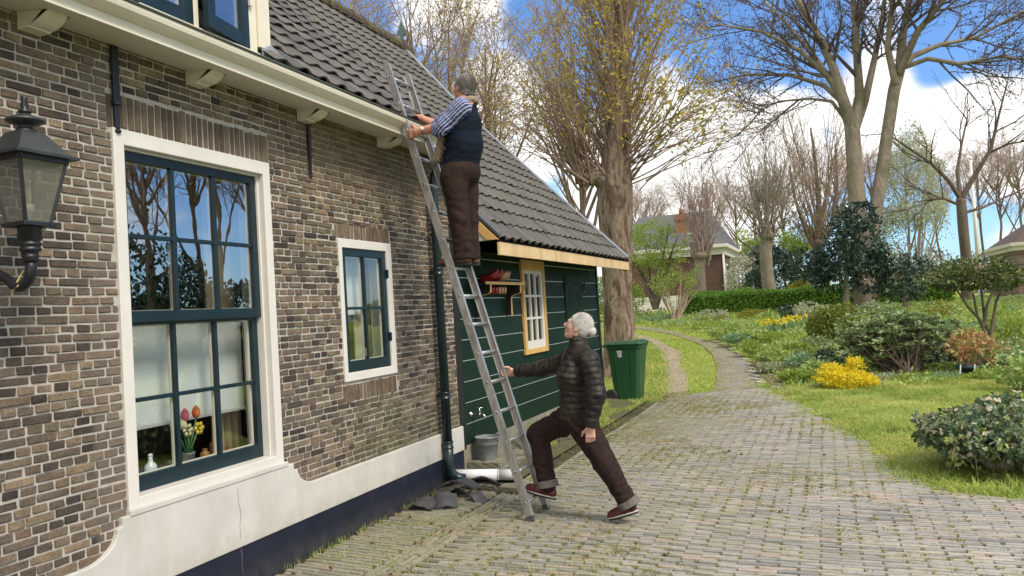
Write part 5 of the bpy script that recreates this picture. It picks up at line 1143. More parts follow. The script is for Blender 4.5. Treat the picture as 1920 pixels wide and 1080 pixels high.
    for a, b, c, r, ph in ((shN, elN, cuN, (.074, .067, .052), .2), (shF, elF, cuF, (.073, .063, .048), .9)):
        d1, d2 = unit(b-a), unit(c-b); s.cone(a, b, r[0], r[1], .022, None, puff(.047, .0066, d1, ph)); s.cone(b, c, r[1], r[2], .022, None, puff(.047, .0062, d2, ph)); s.cone(c-d2*.02, c+d2*.012, r[2]*.92, r[2]*.9, .008)
    s.half(A(1085, 800, 5.62), (-.12, 0, -1), .01)
    s.ell(A(1079, 628, 5.62), (.047, .050, .052), np.eye(3), .008, cut=True); s.ell(A(1056, 650, 5.60), (.045, .03, .07), np.eye(3), .01, cut=True)
    for w, e in ((cuN, unit(cuN-elN)), (cuF, unit(cuF-elF))): s.cone(w+e*.015, w+e*.06, .040, .04, .005, cut=True)
    jk = s.mesh('jacket', jm, root)
    sh = clothmat('maroon_shirt', (.025, .008, .010), (.045, .014, .017)); s = Sdf(nk-.2, nk+.2, .006); s.cone(nk+[0, 0, .01], A(1076, 690, 5.62), .058, .085, .02, (lat, 1.3)); s.half(A(1080, 646, 5.62), (-.3, 0, 1)); s.mesh('shirt', sh, root)
    # zip edges down the front
    fr = lambda px, py, y: A(px, py, y)
    m = MB(); q = [fr(1061, 652, 5.52), fr(1053, 676, 5.49), fr(1050, 700, 5.475), fr(1052, 730, 5.475), fr(1058, 765, 5.48)]; m.tube(q, [.006]*5, 6); m.build('zip', M_dark, jk)
    # trousers with turn-ups
    tm = clothmat('brown_corduroy', (.018, .0105, .0098), (.033, .0205, .0185), 24, .9, .3)
    fold = lambda amp, f, ph: (lambda P_, t: amp*1.1*wob(P_*[1.1, .5, .8], f*.75, ph)+amp*.9*(np.abs(wob(P_*[1.5, .6, 1.1], f*.9, ph+1))-.4))
    s = Sdf((1.0, 5.3, .06), (2.14, 5.96, .96), .006)
    s.ell(hip+[0, 0, .01], (.140, .165, .125), np.eye(3), .03)
    s.cone(hipF, knF, .112, .086, .045, None, fold2(fold(.006, 26, .5), .013, (.5, .3, .8), 46, .9, .1)); s.cone(knF, anF, .084, .074, .025, None, fold2(fold(.007, 24, 1.5), .008, (.35, .2, 1), 52, .25, 1.))
    s.cone(hipN, knN, .118, .088, .045, None, fold2(fold(.006, 24, 2.5), .013, (.6, -.2, .75), 44, .8, .2)); s.cone(knN, anN, .088, .070, .03, None, fold2(fold(.007, 25, .2), .009, (-.3, .2, 1), 50, .2, 1.))
    dN, dF = unit(anN-knN), unit(anF-knF)
    s.half(anN+dN*.012, dN) if False else None
    tr = s.mesh('trousers', tm, root)
    cm = clothmat('grey_turnup', (.11, .095, .085), (.17, .15, .135), 30, .9, .2)
    for an, d, r in ((anN, dN, .083), (anF, dF, .086)):
        s = Sdf(an-.16, an+.16, .005); s.cone(an-d*.015, an+d*.028, r, r+.002, .005, None, fold(.003, 40, 0)); s.half(an+d*.036, d, .006); s.half(an-d*.02, -d, .006); s.cone(an+d*.02, an+d*.1, r-.012, r-.012, .006, cut=True); s.mesh('turn_up', cm, tr)
    shoe(root, A(1142, 977, 5.56), A(1198, 962, 5.56), .040, (M_shoe, M_sole_w, M_sole_d))
    z = lad(.135, 5.7); hF, tF = A(1043, 938, 5.69), A(983, 921, 5.69)
    shoe(root, tF, hF, .040, (M_shoe, M_sole_w, M_sole_d))
woman()
def man():
    A = at; root = thing('person', (.74, 5.655, 1.99), 'grey-haired man in a navy vest standing high on the ladder looking at the roof', 'person')
    skin = skinmat('ruddy_skin', (.42, .19, .125), (.52, .26, .18)); Yc = 5.655
    hc = A(869, 166, Yc); ax = hframe((-.88, .40, .22)); SC = .99; nk = A(876, 196, Yc)
    shN, elN, slN, wrN = A(861, 206, 5.49), A(829, 239, 5.45), A(821, 243, 5.455), A(789, 245, 5.46)
    shF, elF, wrF = A(862, 206, 5.82), A(820, 236, 5.88), A(789, 222, 5.80)
    ch, wa = A(872, 235, Yc), A(865, 308, Yc)
    hipN, knN, anN = A(851, 332, 5.56), A(861, 412, 5.565), A(871, 484, 5.58); hipF, knF, anF = A(873, 332, 5.75), A(879, 412, 5.75), A(882, 482, 5.745)
    lat = np.array([0, 1., 0])
    s = Sdf((.12, 5.25, 1.95), (1.12, 6.05, 3.66), .0055)
    head(s, hc, ax, SC, nk)
    s.cone(nk, ch, .06, .10, .05, (lat, 1.6)); s.cone(ch, wa, .10, .11, .05, (lat, 1.4))
    for a, b, c in ((shN, elN, wrN), (shF, elF, wrF)): s.cone(nk, a, .05, .055, .04); s.cone(a, b, .052, .046, .02); s.cone(b, c, .047, .031, .02)
    for a, b, c in ((hipN, knN, anN), (hipF, knF, anF)): s.cone(wa, a, .09, .09, .04); s.cone(a, b, .09, .06, .03); s.cone(b, c, .06, .035, .03)
    hand(s, A(788, 246, 5.447), (-1, .06, -.12), (0, 1, .0), (40, 55, 40), 1, 1.12, .03); hand(s, A(790, 221, 5.80), (-1, -.25, .1), (0, -.3, -1), (12, 22, 18), 1, 1.08, .12)
    body = s.mesh('body', skin, root)
    P = lambda x, y, z: hc+SC*(np.array([x, y, z])@ax)
    for y in (-1, 1):
        m = MB(); m.lathe([(0, -.0115), (.008, -.008), (.0115, 0), (.008, .008), (0, .0115)], P(.073, .031*y, .007), 12); m.build('eye', simple('eye_white_m', (.5, .46, .43), (.6, .56, .53), 20, .2), body)
    hm = simple('grey_hair', (.11, .10, .09), (.25, .235, .215), 70, .6, .35, 120, bdist=.003)
    s = Sdf(hc-.22, hc+.22, .0045); wv = lambda P_, t: .0025*wob(P_, 110)+.002*wob(P_, 60, 1.)
    s.ell(P(-.018, 0, .033), np.array((.095, .0755, .089))*SC, ax, .01, wv); s.ell(P(-.055, 0, -.02), np.array((.052, .064, .075))*SC, ax, .03, wv)
    s.ell(P(.10, 0, -.02), np.array((.075, .1, .10))*SC, ax, .012, cut=True)
    for y in (-1, 1): s.ell(P(.006, .088*y, -.035), np.array((.036, .035, .05))*SC, ax, .012, cut=True)
    s.ell(P(.0, 0, -.14), np.array((.09, .1, .075))*SC, ax, .012, cut=True); hr = s.mesh('hair', hm, root)
    rg = np.random.default_rng(6); q = nrm(rg.normal(size=(3600, 3))); q = q[(q[:, 0] < .35) & (q[:, 2] > -.62+.5*np.maximum(q[:, 0], 0)) & ~((np.abs(q[:, 1]) > .8) & (q[:, 2] < -.1) & (q[:, 0] > -.15))]; k = len(q); p0 = np.array([-.02, 0, .028])+q*np.array([.093, .0745, .088]); dr = nrm(q*.5+np.array([-.5, 0, -.45])); F_ = np.stack([p0+dr*.016*t+rg.normal(0, .0015, (k, 3)) for t in (0, .5, 1)], 1); m = MB(); tubes_(m, hc+SC*(F_@ax), np.full((k, 3), .0009)); m.build('hair_strands', simple('grey_strand', (.12, .11, .10), (.36, .34, .31), 80, .55), hr)
    # vest
    vm = clothmat('navy_fleece', (.0035, .0072, .0155), (.0068, .0125, .024), 40, .95, .35)
    s = Sdf((.45, 5.3, 2.70), (1.12, 6.0, 3.50), .006); f = lambda P_, t: .007*wob(P_, 15, .4)+.006*(np.abs(wob(P_*[1, .8, 1.7], 20, 1.7))-.4)
    s.cone(wa, A(872, 270, Yc), .137, .141, .03, (lat, 1.25), f); s.cone(A(870, 270, Yc), A(871, 232, Yc), .139, .124, .04, (lat, 1.25), f); s.cone(A(871, 232, Yc), A(873, 205, Yc), .122, .082, .05, (lat, 1.6), f); s.cone(A(876, 205, Yc), A(877, 188, Yc), .078, .070, .02, None)
    s.half(A(865, 318, Yc), (0, 0, -1), .012)
    for sg, a, b in ((-1, shN, elN), (1, shF, elF)): d = unit(b-a); s.cone(a+d*.015+[0, .0, 0], a+d*.12, .080, .07, .012, cut=True)
    s.mesh('vest', vm, root)
    # checked shirt: navy with pale stripes
    g = G('striped_shirt'); X, Y, Z = g.xyz(); v = g.math('ADD', g.math('MULTIPLY', X, .62), g.math('MULTIPLY', Z, -.78)); w = g.math('SINE', g.math('MULTIPLY', v, 300.)); v2 = g.math('SINE', g.math('MULTIPLY', g.math('ADD', g.math('MULTIPLY', X, .78), g.math('MULTIPLY', Z, .62)), 170.))
    c = g.mix(g.mapr(w, .45, .75), (.022, .035, .14), (.42, .45, .58)); c = g.mix(g.math('MULTIPLY', g.mapr(v2, .7, .95), .35), c, (.38, .4, .52)); g.col(c).rough(.85).bump(g.noise(18, 4), .4, .01)
    s = Sdf((.4, 5.25, 2.95), (1.1, 6.05, 3.46), .0055); f = lambda P_, t: .007*wob(P_, 30, .3)+.004*wob(P_, 55, 1.)
    for a, b, e in ((shN, elN, slN), (shF, elF, A(815, 237, 5.88))):
        d = unit(b-a); s.cone(a-d*.03, b, .078, .066, .02, None, f); s.cone(b, e, .064, .062, .012, None, f); dd = unit(e-b)
        s.cone(e+dd*.02, e+dd*.09, .050, .05, .006, cut=True)
    s.cone(shN, shF, .07, .07, .04); s.ell(ch+[0, 0, -.05], (.13, .16, .16), np.eye(3), .01, cut=True)
    s.mesh('shirt', g.m, root)
    # trousers
    tm = clothmat('brown_cord', (.018, .010, .0082), (.034, .020, .0155), 24, .9, .3); fold = lambda amp, f_, ph: (lambda P_, t: amp*1.2*wob(P_*[1, .6, .7], f_*.8, ph)+amp*1.0*(np.abs(wob(P_*[1.2, .7, 1.3], f_*.95, ph+1))-.4))
    s = Sdf((.42, 5.3, 1.97), (1.14, 6.0, 2.98), .006); s.ell(A(866, 322, Yc), (.148, .185, .13), np.eye(3), .03)
    s.cone(hipN, knN, .113, .082, .04, None, fold2(fold(.007, 20, .5), .010, (.4, .2, .9), 38, .4, 1.)); s.cone(knN, anN+[.0, 0, -.03], .082, .082, .03, None, fold2(fold(.008, 24, 1.5), .008, (.25, .2, 1), 44, .1, .9)); s.cone(hipF, knF, .108, .079, .04, None, fold2(fold(.007, 20, 2.5), .010, (-.4, .2, .9), 38, .4, 1.)); s.cone(knF, anF+[0, 0, -.03], .079, .080, .03, None, fold2(fold(.008, 24, .2), .008, (-.2, .2, 1), 44, .1, .9))
    s.half(A(870, 488, Yc), (0, 0, -1), .006); s.half(A(866, 308, Yc), (0, 0, 1), .006); s.mesh('trousers', tm, root)
    brn = simple('brown_shoe_leather', (.10, .036, .024), (.16, .06, .04), 14, .35, .1, 50)
    for an, y in ((anN, 5.58), (anF, 5.745)):
        b = lad(1.998, y); shoe(root, (b[0]-.15, y, 1.995), (b[0]+.15, y, 1.995), .047, (brn, M_sole_d, M_sole_d), hgt=.09)
    # scarf
    sc = clothmat('beige_scarf', (.20, .15, .105), (.34, .27, .19), 60, .95, .4, stretch=(1, 1, 6))
    s = Sdf(nk-.3, nk+.3, .006); n_ = A(875, 191, Yc)
    for a in np.linspace(0, 2*np.pi, 15)[:-1]:
        p = n_+np.array([.068*math.cos(a), .072*math.sin(a), -.018*math.cos(a)*-1-.012]); q = n_+np.array([.068*math.cos(a+.45), .072*math.sin(a+.45), .018*math.cos(a+.45)-.012]); s.cone(p, q, .028, .028, .01, None, lambda P_, t: .004*wob(P_, 60))
    sf = s.mesh('scarf', sc, root)
    s = Sdf(A(826, 262, 5.56)-.26, A(826, 262, 5.56)+.26, .006); f = lambda P_, t: .0045*np.sin(P_[..., 0]*260+P_[..., 2]*60); pts = [A(852, 196, 5.60), A(840, 222, 5.58), A(829, 256, 5.56), A(824, 285, 5.56), A(820, 298, 5.57)]
    for i, (a, b) in enumerate(zip(pts[:-1], pts[1:])): s.cone(a, b, .020+.004*i, .022+.005*i, .01, ((0, 1, 0), 1.5), f)
    s.mesh('scarf_end', sc, sf)
    m = MB(); w = A(794, 244, 5.459); d = unit(np.array(wrN)-elN); fx = frames([d], np.random.default_rng(1), False)[0]; m.lathe([(.034, -.009), (.0375, -.007), (.0375, .007), (.034, .009)], w, 18, ax=fx[[1, 2, 0]]); wt = m.build('wristwatch', simple('dark_strap', (.03, .02, .015), (.05, .035, .03), 40, .5), root)
    m = MB(); m.lathe([(.017, 0), (.018, .003), (.016, .008), (0, .009)], w+np.array([.004, -.034, .004]), 16, ax=[[1, 0, 0], [0, 0, 1], [0, -1, 0]]); m.build('dial', simple('steel_dial', (.6, .6, .6), (.7, .7, .7), 20, .25), wt)
man()
# ------------------------------------------------------------------ plants: helpers
def curves(rng, P0, D, L, n, wig, trop):
    m = len(P0); P = np.zeros((m, n, 3)); P[:, 0] = P0; D = nrm(np.asarray(D, float)); st = (np.asarray(L)/(n-1))[:, None]
    tr = np.broadcast_to(np.asarray(trop, float), (m,))[:, None]*np.array([0, 0, 1.])
    for i in range(1, n): D = nrm(D+rng.normal(0, wig, (m, 3))+tr); P[:, i] = P[:, i-1]+D*st
    return P
def taper(r0, r1, n): return np.asarray(r0)[:, None]*(1-np.linspace(0, 1, n)[None]) + np.broadcast_to(np.asarray(r1, float), np.shape(r0))[:, None]*np.linspace(0, 1, n)[None]
def spawn(rng, P, R, per, t0, t1, ang, lo, hi, rf=.6, up=0.):
    m, n, _ = P.shape; i = np.repeat(np.arange(m), per); k = len(i); t = rng.uniform(t0, t1, k)*(n-1); a = np.minimum(t.astype(int), n-2); f = (t-a)[:, None]
    p = P[i, a]*(1-f)+P[i, a+1]*f; T = nrm(P[i, a+1]-P[i, a]); r = (R[i, a]*(1-f[:, 0])+R[i, a+1]*f[:, 0])*rf
    q = rng.normal(size=(k, 3)); q = nrm(q-(q*T).sum(1)[:, None]*T); an = np.radians(rng.normal(ang, ang*.22, k))[:, None]
    return p, nrm(T*np.cos(an)+q*np.sin(an)+np.array([0, 0, up])), rng.uniform(lo, hi, k), r
def tubes(m, P, R, sides, mi=0):
    k, n, _ = P.shape
    if k == 0: return
    T = nrm(np.gradient(P, axis=1)); o = nrm(P[:, -1]-P[:, 0]); ref = np.where(np.abs(o[:, 2:3]) < .8, [[0, 0, 1.]], [[1., 0, 0]])[:, None, :]
    u = nrm(np.cross(T, np.broadcast_to(ref, T.shape))); w = np.cross(T, u); a = np.arange(sides)/sides*2*np.pi
    V = P[:, :, None]+R[:, :, None, None]*(np.cos(a)[None, None, :, None]*u[:, :, None]+np.sin(a)[None, None, :, None]*w[:, :, None])
    i, j = np.meshgrid(np.arange(n-1), np.arange(sides), indexing='ij'); j2 = (j+1) % sides
    F = np.stack([i*sides+j, i*sides+j2, (i+1)*sides+j2, (i+1)*sides+j], -1).reshape(-1, 4)
    m.add(V.reshape(-1, 3), (F[None]+(np.arange(k)*n*sides)[:, None, None]).reshape(-1, 4), mi, True)
LEAF = (np.array([(0, 0, 0), (.45, -.24, .06), (1, 0, -.03), (.45, .24, .06)]), [[0, 1, 2, 3]])
OVAL = (np.array([(0, 0, 0), (.3, -.17, .05), (.72, -.16, .04), (1, 0, -.06), (.72, .16, .04), (.3, .17, .05)]), [[0, 1, 2, 3, 4, 5]])
IVY = (np.array([(0, 0, 0), (-.08, -.22, .01), (.12, -.52, -.04), (.38, -.24, .05), (.62, -.40, -.02), (1, 0, -.08), (.62, .40, -.02), (.38, .24, .05), (.12, .52, -.04), (-.08, .22, .01)]), [[0, 1, 2, 3, 4, 5, 6, 7, 8, 9]])
def leaves(m, rng, pos, dirs, size, tpl=LEAF, mi=0):
    V, F = inst(tpl[0], tpl[1], pos, frames(dirs, rng), size); m.add(V, F, mi)
def cloud(rng, c, r, n, shell=.55, gap=.0, gs=3.0, flat=None):
    """points through an ellipsoid, thinned into clumps"""
    c, r = np.asarray(c, float), np.asarray(r, float); q = nrm(rng.normal(size=(n, 3))); s = rng.uniform(0, 1, n)**(1/3.)*(1-shell)+shell*rng.uniform(.8, 1.0, n); s = np.minimum(s, 1.02); p = q*s[:, None]
    if flat is not None: p[:, 2] = np.where(p[:, 2] < 0, p[:, 2]*flat, p[:, 2])
    P = c+p*r
    lump = 1+.14*np.sin(q[:, 0]*5+c[0])*np.sin(q[:, 1]*5+c[1]*2)+.12*np.sin(q[:, 2]*7+c[0]*3+q[:, 0]*4)
    P = c+p*r*lump[:, None]
    if gap:
        w = np.sin(P[:, 0]*gs+1.3*c[0])+np.sin(P[:, 1]*gs*1.1+2.)+np.sin(P[:, 2]*gs*1.3+.5*c[2])+rng.normal(0, .5, n); k = w > gap*2-1.4; P, q = P[k], q[k]
    return P, q
def barkmat(name, cols, scale=3, bs=.6, stretch=(1, 1, .22), moss=None):
    g = G(name); n = g.noise(scale, 8, .7, stretch=stretch, dist=.4); c = g.ramp(n, cols)
    c = g.mix(.6, c, g.ramp(g.noise(scale*5, 5, .7, stretch=(1, 1, .4)), [(.3, (.6, .6, .6)), (.7, (1.35, 1.35, 1.35))]), 'MULTIPLY')
    if moss: c = g.mix(g.math('MULTIPLY', g.mapr(g.noise(1.2, 5), .45, .65), .6, True), c, moss)
    g.col(c).rough(.95).set(Specular_IOR_Level=.15).bump(g.noise(scale*3, 7, .7, stretch=stretch), bs, .05); return g.m
B_plane = barkmat('pale_flaking_bark', [(.3, (.055, .038, .028)), (.42, (.14, .098, .068)), (.50, (.32, .255, .20)), (.58, (.11, .078, .055)), (.70, (.27, .21, .16))], 3.0, 1.0, (1, 1, .3))
B_brown = barkmat('brown_bark', [(.3, (.10, .078, .064)), (.7, (.21, .168, .135))], 3)
B_grey = barkmat('grey_bark', [(.3, (.17, .145, .115)), (.7, (.33, .285, .235))], 2.5, .4, (1, 1, .5), (.12, .125, .06))
T_dark = simple('dark_twig', (.070, .054, .050), (.125, .098, .088), 3, .8); T_warm = simple('warm_twig', (.19, .13, .095), (.30, .225, .165), 3, .8); T_pink = simple('reddish_twig', (.26, .19, .165), (.36, .275, .24), 2, .85); T_grey = simple('pale_twig', (.24, .205, .17), (.36, .315, .265), 2, .85)
L_spring = leafmat('spring_leaf', [(.42, .38, .04), (.50, .40, .07), (.40, .28, .06), (.32, .34, .05), (.48, .36, .09)], trans=.4)
L_bud = leafmat('dark_bud', [(.035, .022, .025), (.07, .045, .04), (.10, .075, .05)], trans=.15)
L_fresh = leafmat('fresh_leaf', [(.19, .30, .04), (.30, .40, .06), (.25, .33, .075), (.37, .44, .11)], trans=.4)
L_holly = leafmat('holly_leaf', [(.018, .045, .030), (.032, .068, .045), (.06, .095, .07), (.02, .04, .032)], .28, .05, .5)
L_hedge = leafmat('hedge_leaf', [(.10, .23, .03), (.18, .36, .05), (.27, .46, .08), (.14, .28, .04)], .5, .2)
L_rhodo = leafmat('rhododendron_leaf', [(.14, .21, .085), (.21, .28, .12), (.30, .37, .18), (.10, .16, .065)], .4, .15, .5)
L_ivy = leafmat('ivy_leaf', [(.045, .085, .045), (.075, .13, .065), (.12, .18, .09), (.18, .25, .13), (.06, .11, .055), (.38, .43, .12), (.085, .15, .075), (.40, .36, .25), (.14, .21, .11), (.055, .10, .055)], .38, .1, .5)
L_conif = leafmat('conifer_spray', [(.11, .16, .025), (.19, .24, .04), (.26, .29, .06), (.09, .125, .03)], .6, .2)
L_yellow = leafmat('yellow_leaf', [(.72, .58, .015), (.80, .68, .02), (.66, .54, .02), (.84, .74, .10)], .5, .3)
L_orange = leafmat('copper_leaf', [(.42, .19, .09), (.48, .27, .13), (.44, .33, .16), (.34, .34, .12), (.50, .24, .12)], .45, .25)
L_pale = leafmat('pale_blossom_leaf', [(.30, .34, .20), (.42, .45, .30), (.50, .52, .38), (.24, .28, .14)], .7, .35)
L_white = leafmat('white_blossom', [(.62, .60, .54), (.70, .66, .62), (.58, .48, .46)], .7, .25)
L_cover = leafmat('ground_cover_leaf', [(.22, .33, .07), (.31, .42, .10), (.39, .49, .14), (.25, .36, .12), (.46, .51, .22)], .6, .25)
L_blue = leafmat('blue_green_leaf', [(.16, .27, .15), (.22, .34, .19), (.28, .41, .25)], .6, .2)
L_gold = leafmat('golden_leaf', [(.22, .22, .03), (.30, .27, .04), (.16, .18, .03)], .6, .35)
def grassmat(name, cols):
    m = leafmat(name, cols, .6, .35, .25); nt = m.node_tree; rp = [n for n in nt.nodes if n.type == 'VALTORGB'][0]; tc = nt.nodes.new('ShaderNodeTexCoord'); nz = nt.nodes.new('ShaderNodeTexNoise'); nz.inputs['Scale'].default_value = .9; nz.inputs['Detail'].default_value = 6; nz.inputs['Roughness'].default_value = .7; nt.links.new(tc.outputs['Object'], nz.inputs['Vector'])
    c2 = ramp(nt, nz.outputs['Fac'], [(.34, (.62, .72, .55)), (.5, (1, 1, 1)), (.64, (1.18, .98, 1.15))]); mx = nt.nodes.new('ShaderNodeMix'); mx.data_type = 'RGBA'; mx.blend_type = 'MULTIPLY'; mx.inputs[0].default_value = 1; nt.links.new(rp.outputs[0], mx.inputs[6]); nt.links.new(c2, mx.inputs[7])
    for l in list(rp.outputs[0].links):
        if l.to_node != mx: t = l.to_socket; nt.links.new(mx.outputs[2], t)
    return m
L_grass = grassmat('grass_blade', [(.25, .37, .06), (.35, .47, .085), (.45, .54, .13), (.29, .41, .065), (.55, .54, .26), (.38, .47, .09)])
L_moss = leafmat('moss_tuft', [(.21, .22, .045), (.29, .28, .07), (.34, .30, .11), (.17, .18, .05)], .8, .25, .15)
def rough_trunk(m, pts, r, n=18, amp=.10, seed=0, mi=0):
    P = np.asarray(pts, float); r = np.asarray(r, float)
    k = max(12, len(P)*6); t = np.linspace(0, len(P)-1, k); a = np.minimum(t.astype(int), len(P)-2); f = (t-a); f = f*f*(3-2*f)*.5+f*.5
    Q = P[a]*(1-f[:, None])+P[a+1]*f[:, None]; rr = r[a]*(1-f)+r[a+1]*f
    c0 = m.n; m.tube(Q, rr, n, mi); V = m.v[-1].reshape(k, n, 3); th = np.arange(n)/n*2*np.pi; z = np.linspace(0, 1, k)[:, None]*len(P)
    w = 1+amp*((np.abs(np.sin(2.5*th+seed*2+z*.35))-.6)*.8+np.sin(3*th+seed+z*.5)*.6+np.sin(5*th+2*seed-z*.9)*.5+np.sin(8*th+z*1.7+seed)*.35+np.sin(2*th-z*2.3)*.3)
    m.v[-1] = (Q[:, None]+(V-Q[:, None])*w[..., None]).reshape(-1, 3); return m
def px_path(pts, Y, dy=0.):
    n = len(pts); return np.array([at(p[0], p[1], Y+dy*i/max(n-1, 1)) for i, p in enumerate(pts)])
def resample(P, n):
    P = np.asarray(P, float); s = np.r_[0, np.cumsum(np.linalg.norm(np.diff(P, axis=0), axis=1))]; t = np.linspace(0, s[-1], n); return np.stack([np.interp(t, s, P[:, i]) for i in range(3)], 1)
def tree(name, label, base, group=None): return thing(name, base, label, 'tree', group)
# ------------------------------------------------------------------ big pollard beyond the shed
def pollard():
    rng = np.random.default_rng(21); Y = 16.2; P = px_path([(1166, 712), (1163, 640), (1160, 540), (1158, 430), (1154, 345), (1157, 260), (1161, 150), (1164, 50), (1168, -60)], Y); P[0, 2] = terr(0, Y)-.1
    t = tree('pollard_tree', 'thick pollarded tree with a bushy crown of yellow-green shoots behind the green bin', P[0]+[0, 0, .1])
    m = MB(); rough_trunk(m, P, [.42, .33, .31, .33, .37, .27, .21, .17, .13], 44, .10, 1)
    kn = px_path([(1150, 350), (1122, 327), (1096, 340), (1086, 344)], Y, -.5); rough_trunk(m, kn, [.26, .20, .14, .03], 14, .12, 4)
    for q, r in ((kn[2], .15), (P[4]+[.27, -.1, .1], .12), (P[4]+[-.22, -.2, .05], .13), (P[5]+[.18, -.12, 0], .11), (P[5]+[-.17, .05, .3], .12), (P[6]+[.1, -.12, 0], .10)):
        rough_trunk(m, [q-[0, 0, r*1.3], q, q+[0, 0, r*1.2]], [r*.3, r, r*.4], 14, .3, r*40)
    m.build('trunk', B_plane, t)
    n = 250; u = rng.random(n); src = np.where(u[:, None] < .22, kn[2]+rng.normal(0, .1, (n, 3)), 0)
    tt = rng.uniform(3.6, 8, n); a = np.minimum(tt.astype(int), 7); f = (tt-a)[:, None]; on = P[a]*(1-f)+P[a+1]*f
    src = np.where(u[:, None] < .22, src, on); az = rng.uniform(0, 2*np.pi, n); az = np.where(u < .22, rng.normal(np.pi, 1.0, n), az)
    out = np.stack([np.cos(az), np.sin(az), np.zeros(n)], 1); h = np.clip((tt-3.6)/4.4, 0, 1); up = rng.uniform(.75, 2.1, n)+h*.8
    D = out+up[:, None]*[0, 0, 1.]; L = rng.uniform(2.2, 5.0, n)*(1-.25*h); L = np.where(u < .22, L*.72, L)
    S = curves(rng, src, D, L, 9, .085, .045); RR = taper(rng.uniform(.016, .032, n), .005, 9)
    c = MB(); tubes(c, S, RR, 5, 0)
    p, d, l, r = spawn(rng, S, RR, 8, .3, .97, 32, .25, .95, .55); T = curves(rng, p, d, l, 5, .10, .02); TR = taper(np.maximum(r, .005), .003, 5); tubes(c, T, TR, 3, 0)
    # a few long limp branches to the right, against the sky
    k = 26; q0 = P[4][None]+rng.normal(0, .2, (k, 3))+np.array([.2, 0, .3]); S2 = curves(rng, q0, np.c_[rng.uniform(.5, 1.2, k), rng.normal(-.2, .5, k), rng.uniform(.3, .9, k)], rng.uniform(2.2, 3.8, k), 10, .10, -.02); R2 = taper(np.full(k, .016), .004, 10); tubes(c, S2, R2, 4, 0)
    p, d, l, r = spawn(rng, S2, R2, 9, .3, 1., 40, .2, .7, .6); T2 = curves(rng, p, d, l, 5, .14, -.02); tubes(c, T2, taper(np.maximum(r, .004), .003, 5), 3, 0)
    for SS, w in ((T, 1), (T2, .8)):
        k = len(SS); keep = rng.random(k) < .95; pp = np.concatenate([SS[keep][:, 4], SS[keep][:, 2]]); pp = np.repeat(pp, 3, 0)+rng.normal(0, .045, (len(pp)*3, 3))
        dens = np.sin(pp[:, 0]*1.3+1)+np.sin(pp[:, 2]*1.1)+rng.normal(0, .9, len(pp)); pp = pp[dens > -.1]
        leaves(c, rng, pp, rng.normal(size=(len(pp), 3))+[0, 0, -.2], rng.uniform(.06, .135, len(pp)), LEAF, 1)
    c.build('crown', [T_warm, L_spring], t)
pollard()
# ------------------------------------------------------------------ tall twin-stemmed tree in the garden
def limb_tree(t, rng, limbs, bark, twig, lev, bud=None, mats=None, budsize=(.05, .1), budn=2, sides=8, upper=.0, skip=0):
    """limbs: (path, r0, r1). lev: list of (per, t0, t1, angle, lo, hi, n, wiggle, tropism, rf, rmin)"""
    m = MB(); c = MB(); Ls = []; n0 = 14
    for P, r0, r1 in limbs: rough_trunk(m, P, np.linspace(r0, r1, len(P)), 14 if r0 > .15 else 8, .06 if r0 > .15 else .03, r0*50); Ls.append(resample(P, n0))
    P = np.array(Ls)[skip:]; R = np.array([np.linspace(r0, r1, n0) for _, r0, r1 in limbs])[skip:]; last = None
    for k, (per, t0, t1, ang, lo, hi, n, wg, tr, rf, rm) in enumerate(lev):
        p, d, l, r = spawn(rng, P, R, per, t0, t1, ang, lo, hi, rf, upper if k == 0 else 0); P = curves(rng, p, d, l, n, wg, tr); R = taper(np.maximum(r, rm), rm*.6, n); tubes(c, P, R, 5 if k == 0 else 3, 0); last = P
    mm = [twig]
    if bud is not None:
        pp = np.repeat(last[:, -1], budn, 0); pp = np.concatenate([pp, np.repeat(last[:, last.shape[1]//2], max(budn-1, 1), 0)]); pp = pp+rng.normal(0, .04, pp.shape)
        leaves(c, rng, pp, rng.normal(size=(len(pp), 3)), rng.uniform(*budsize, len(pp)), LEAF, 1); mm.append(bud)
    m.build('trunk', bark, t); c.build('crown', mm, t)
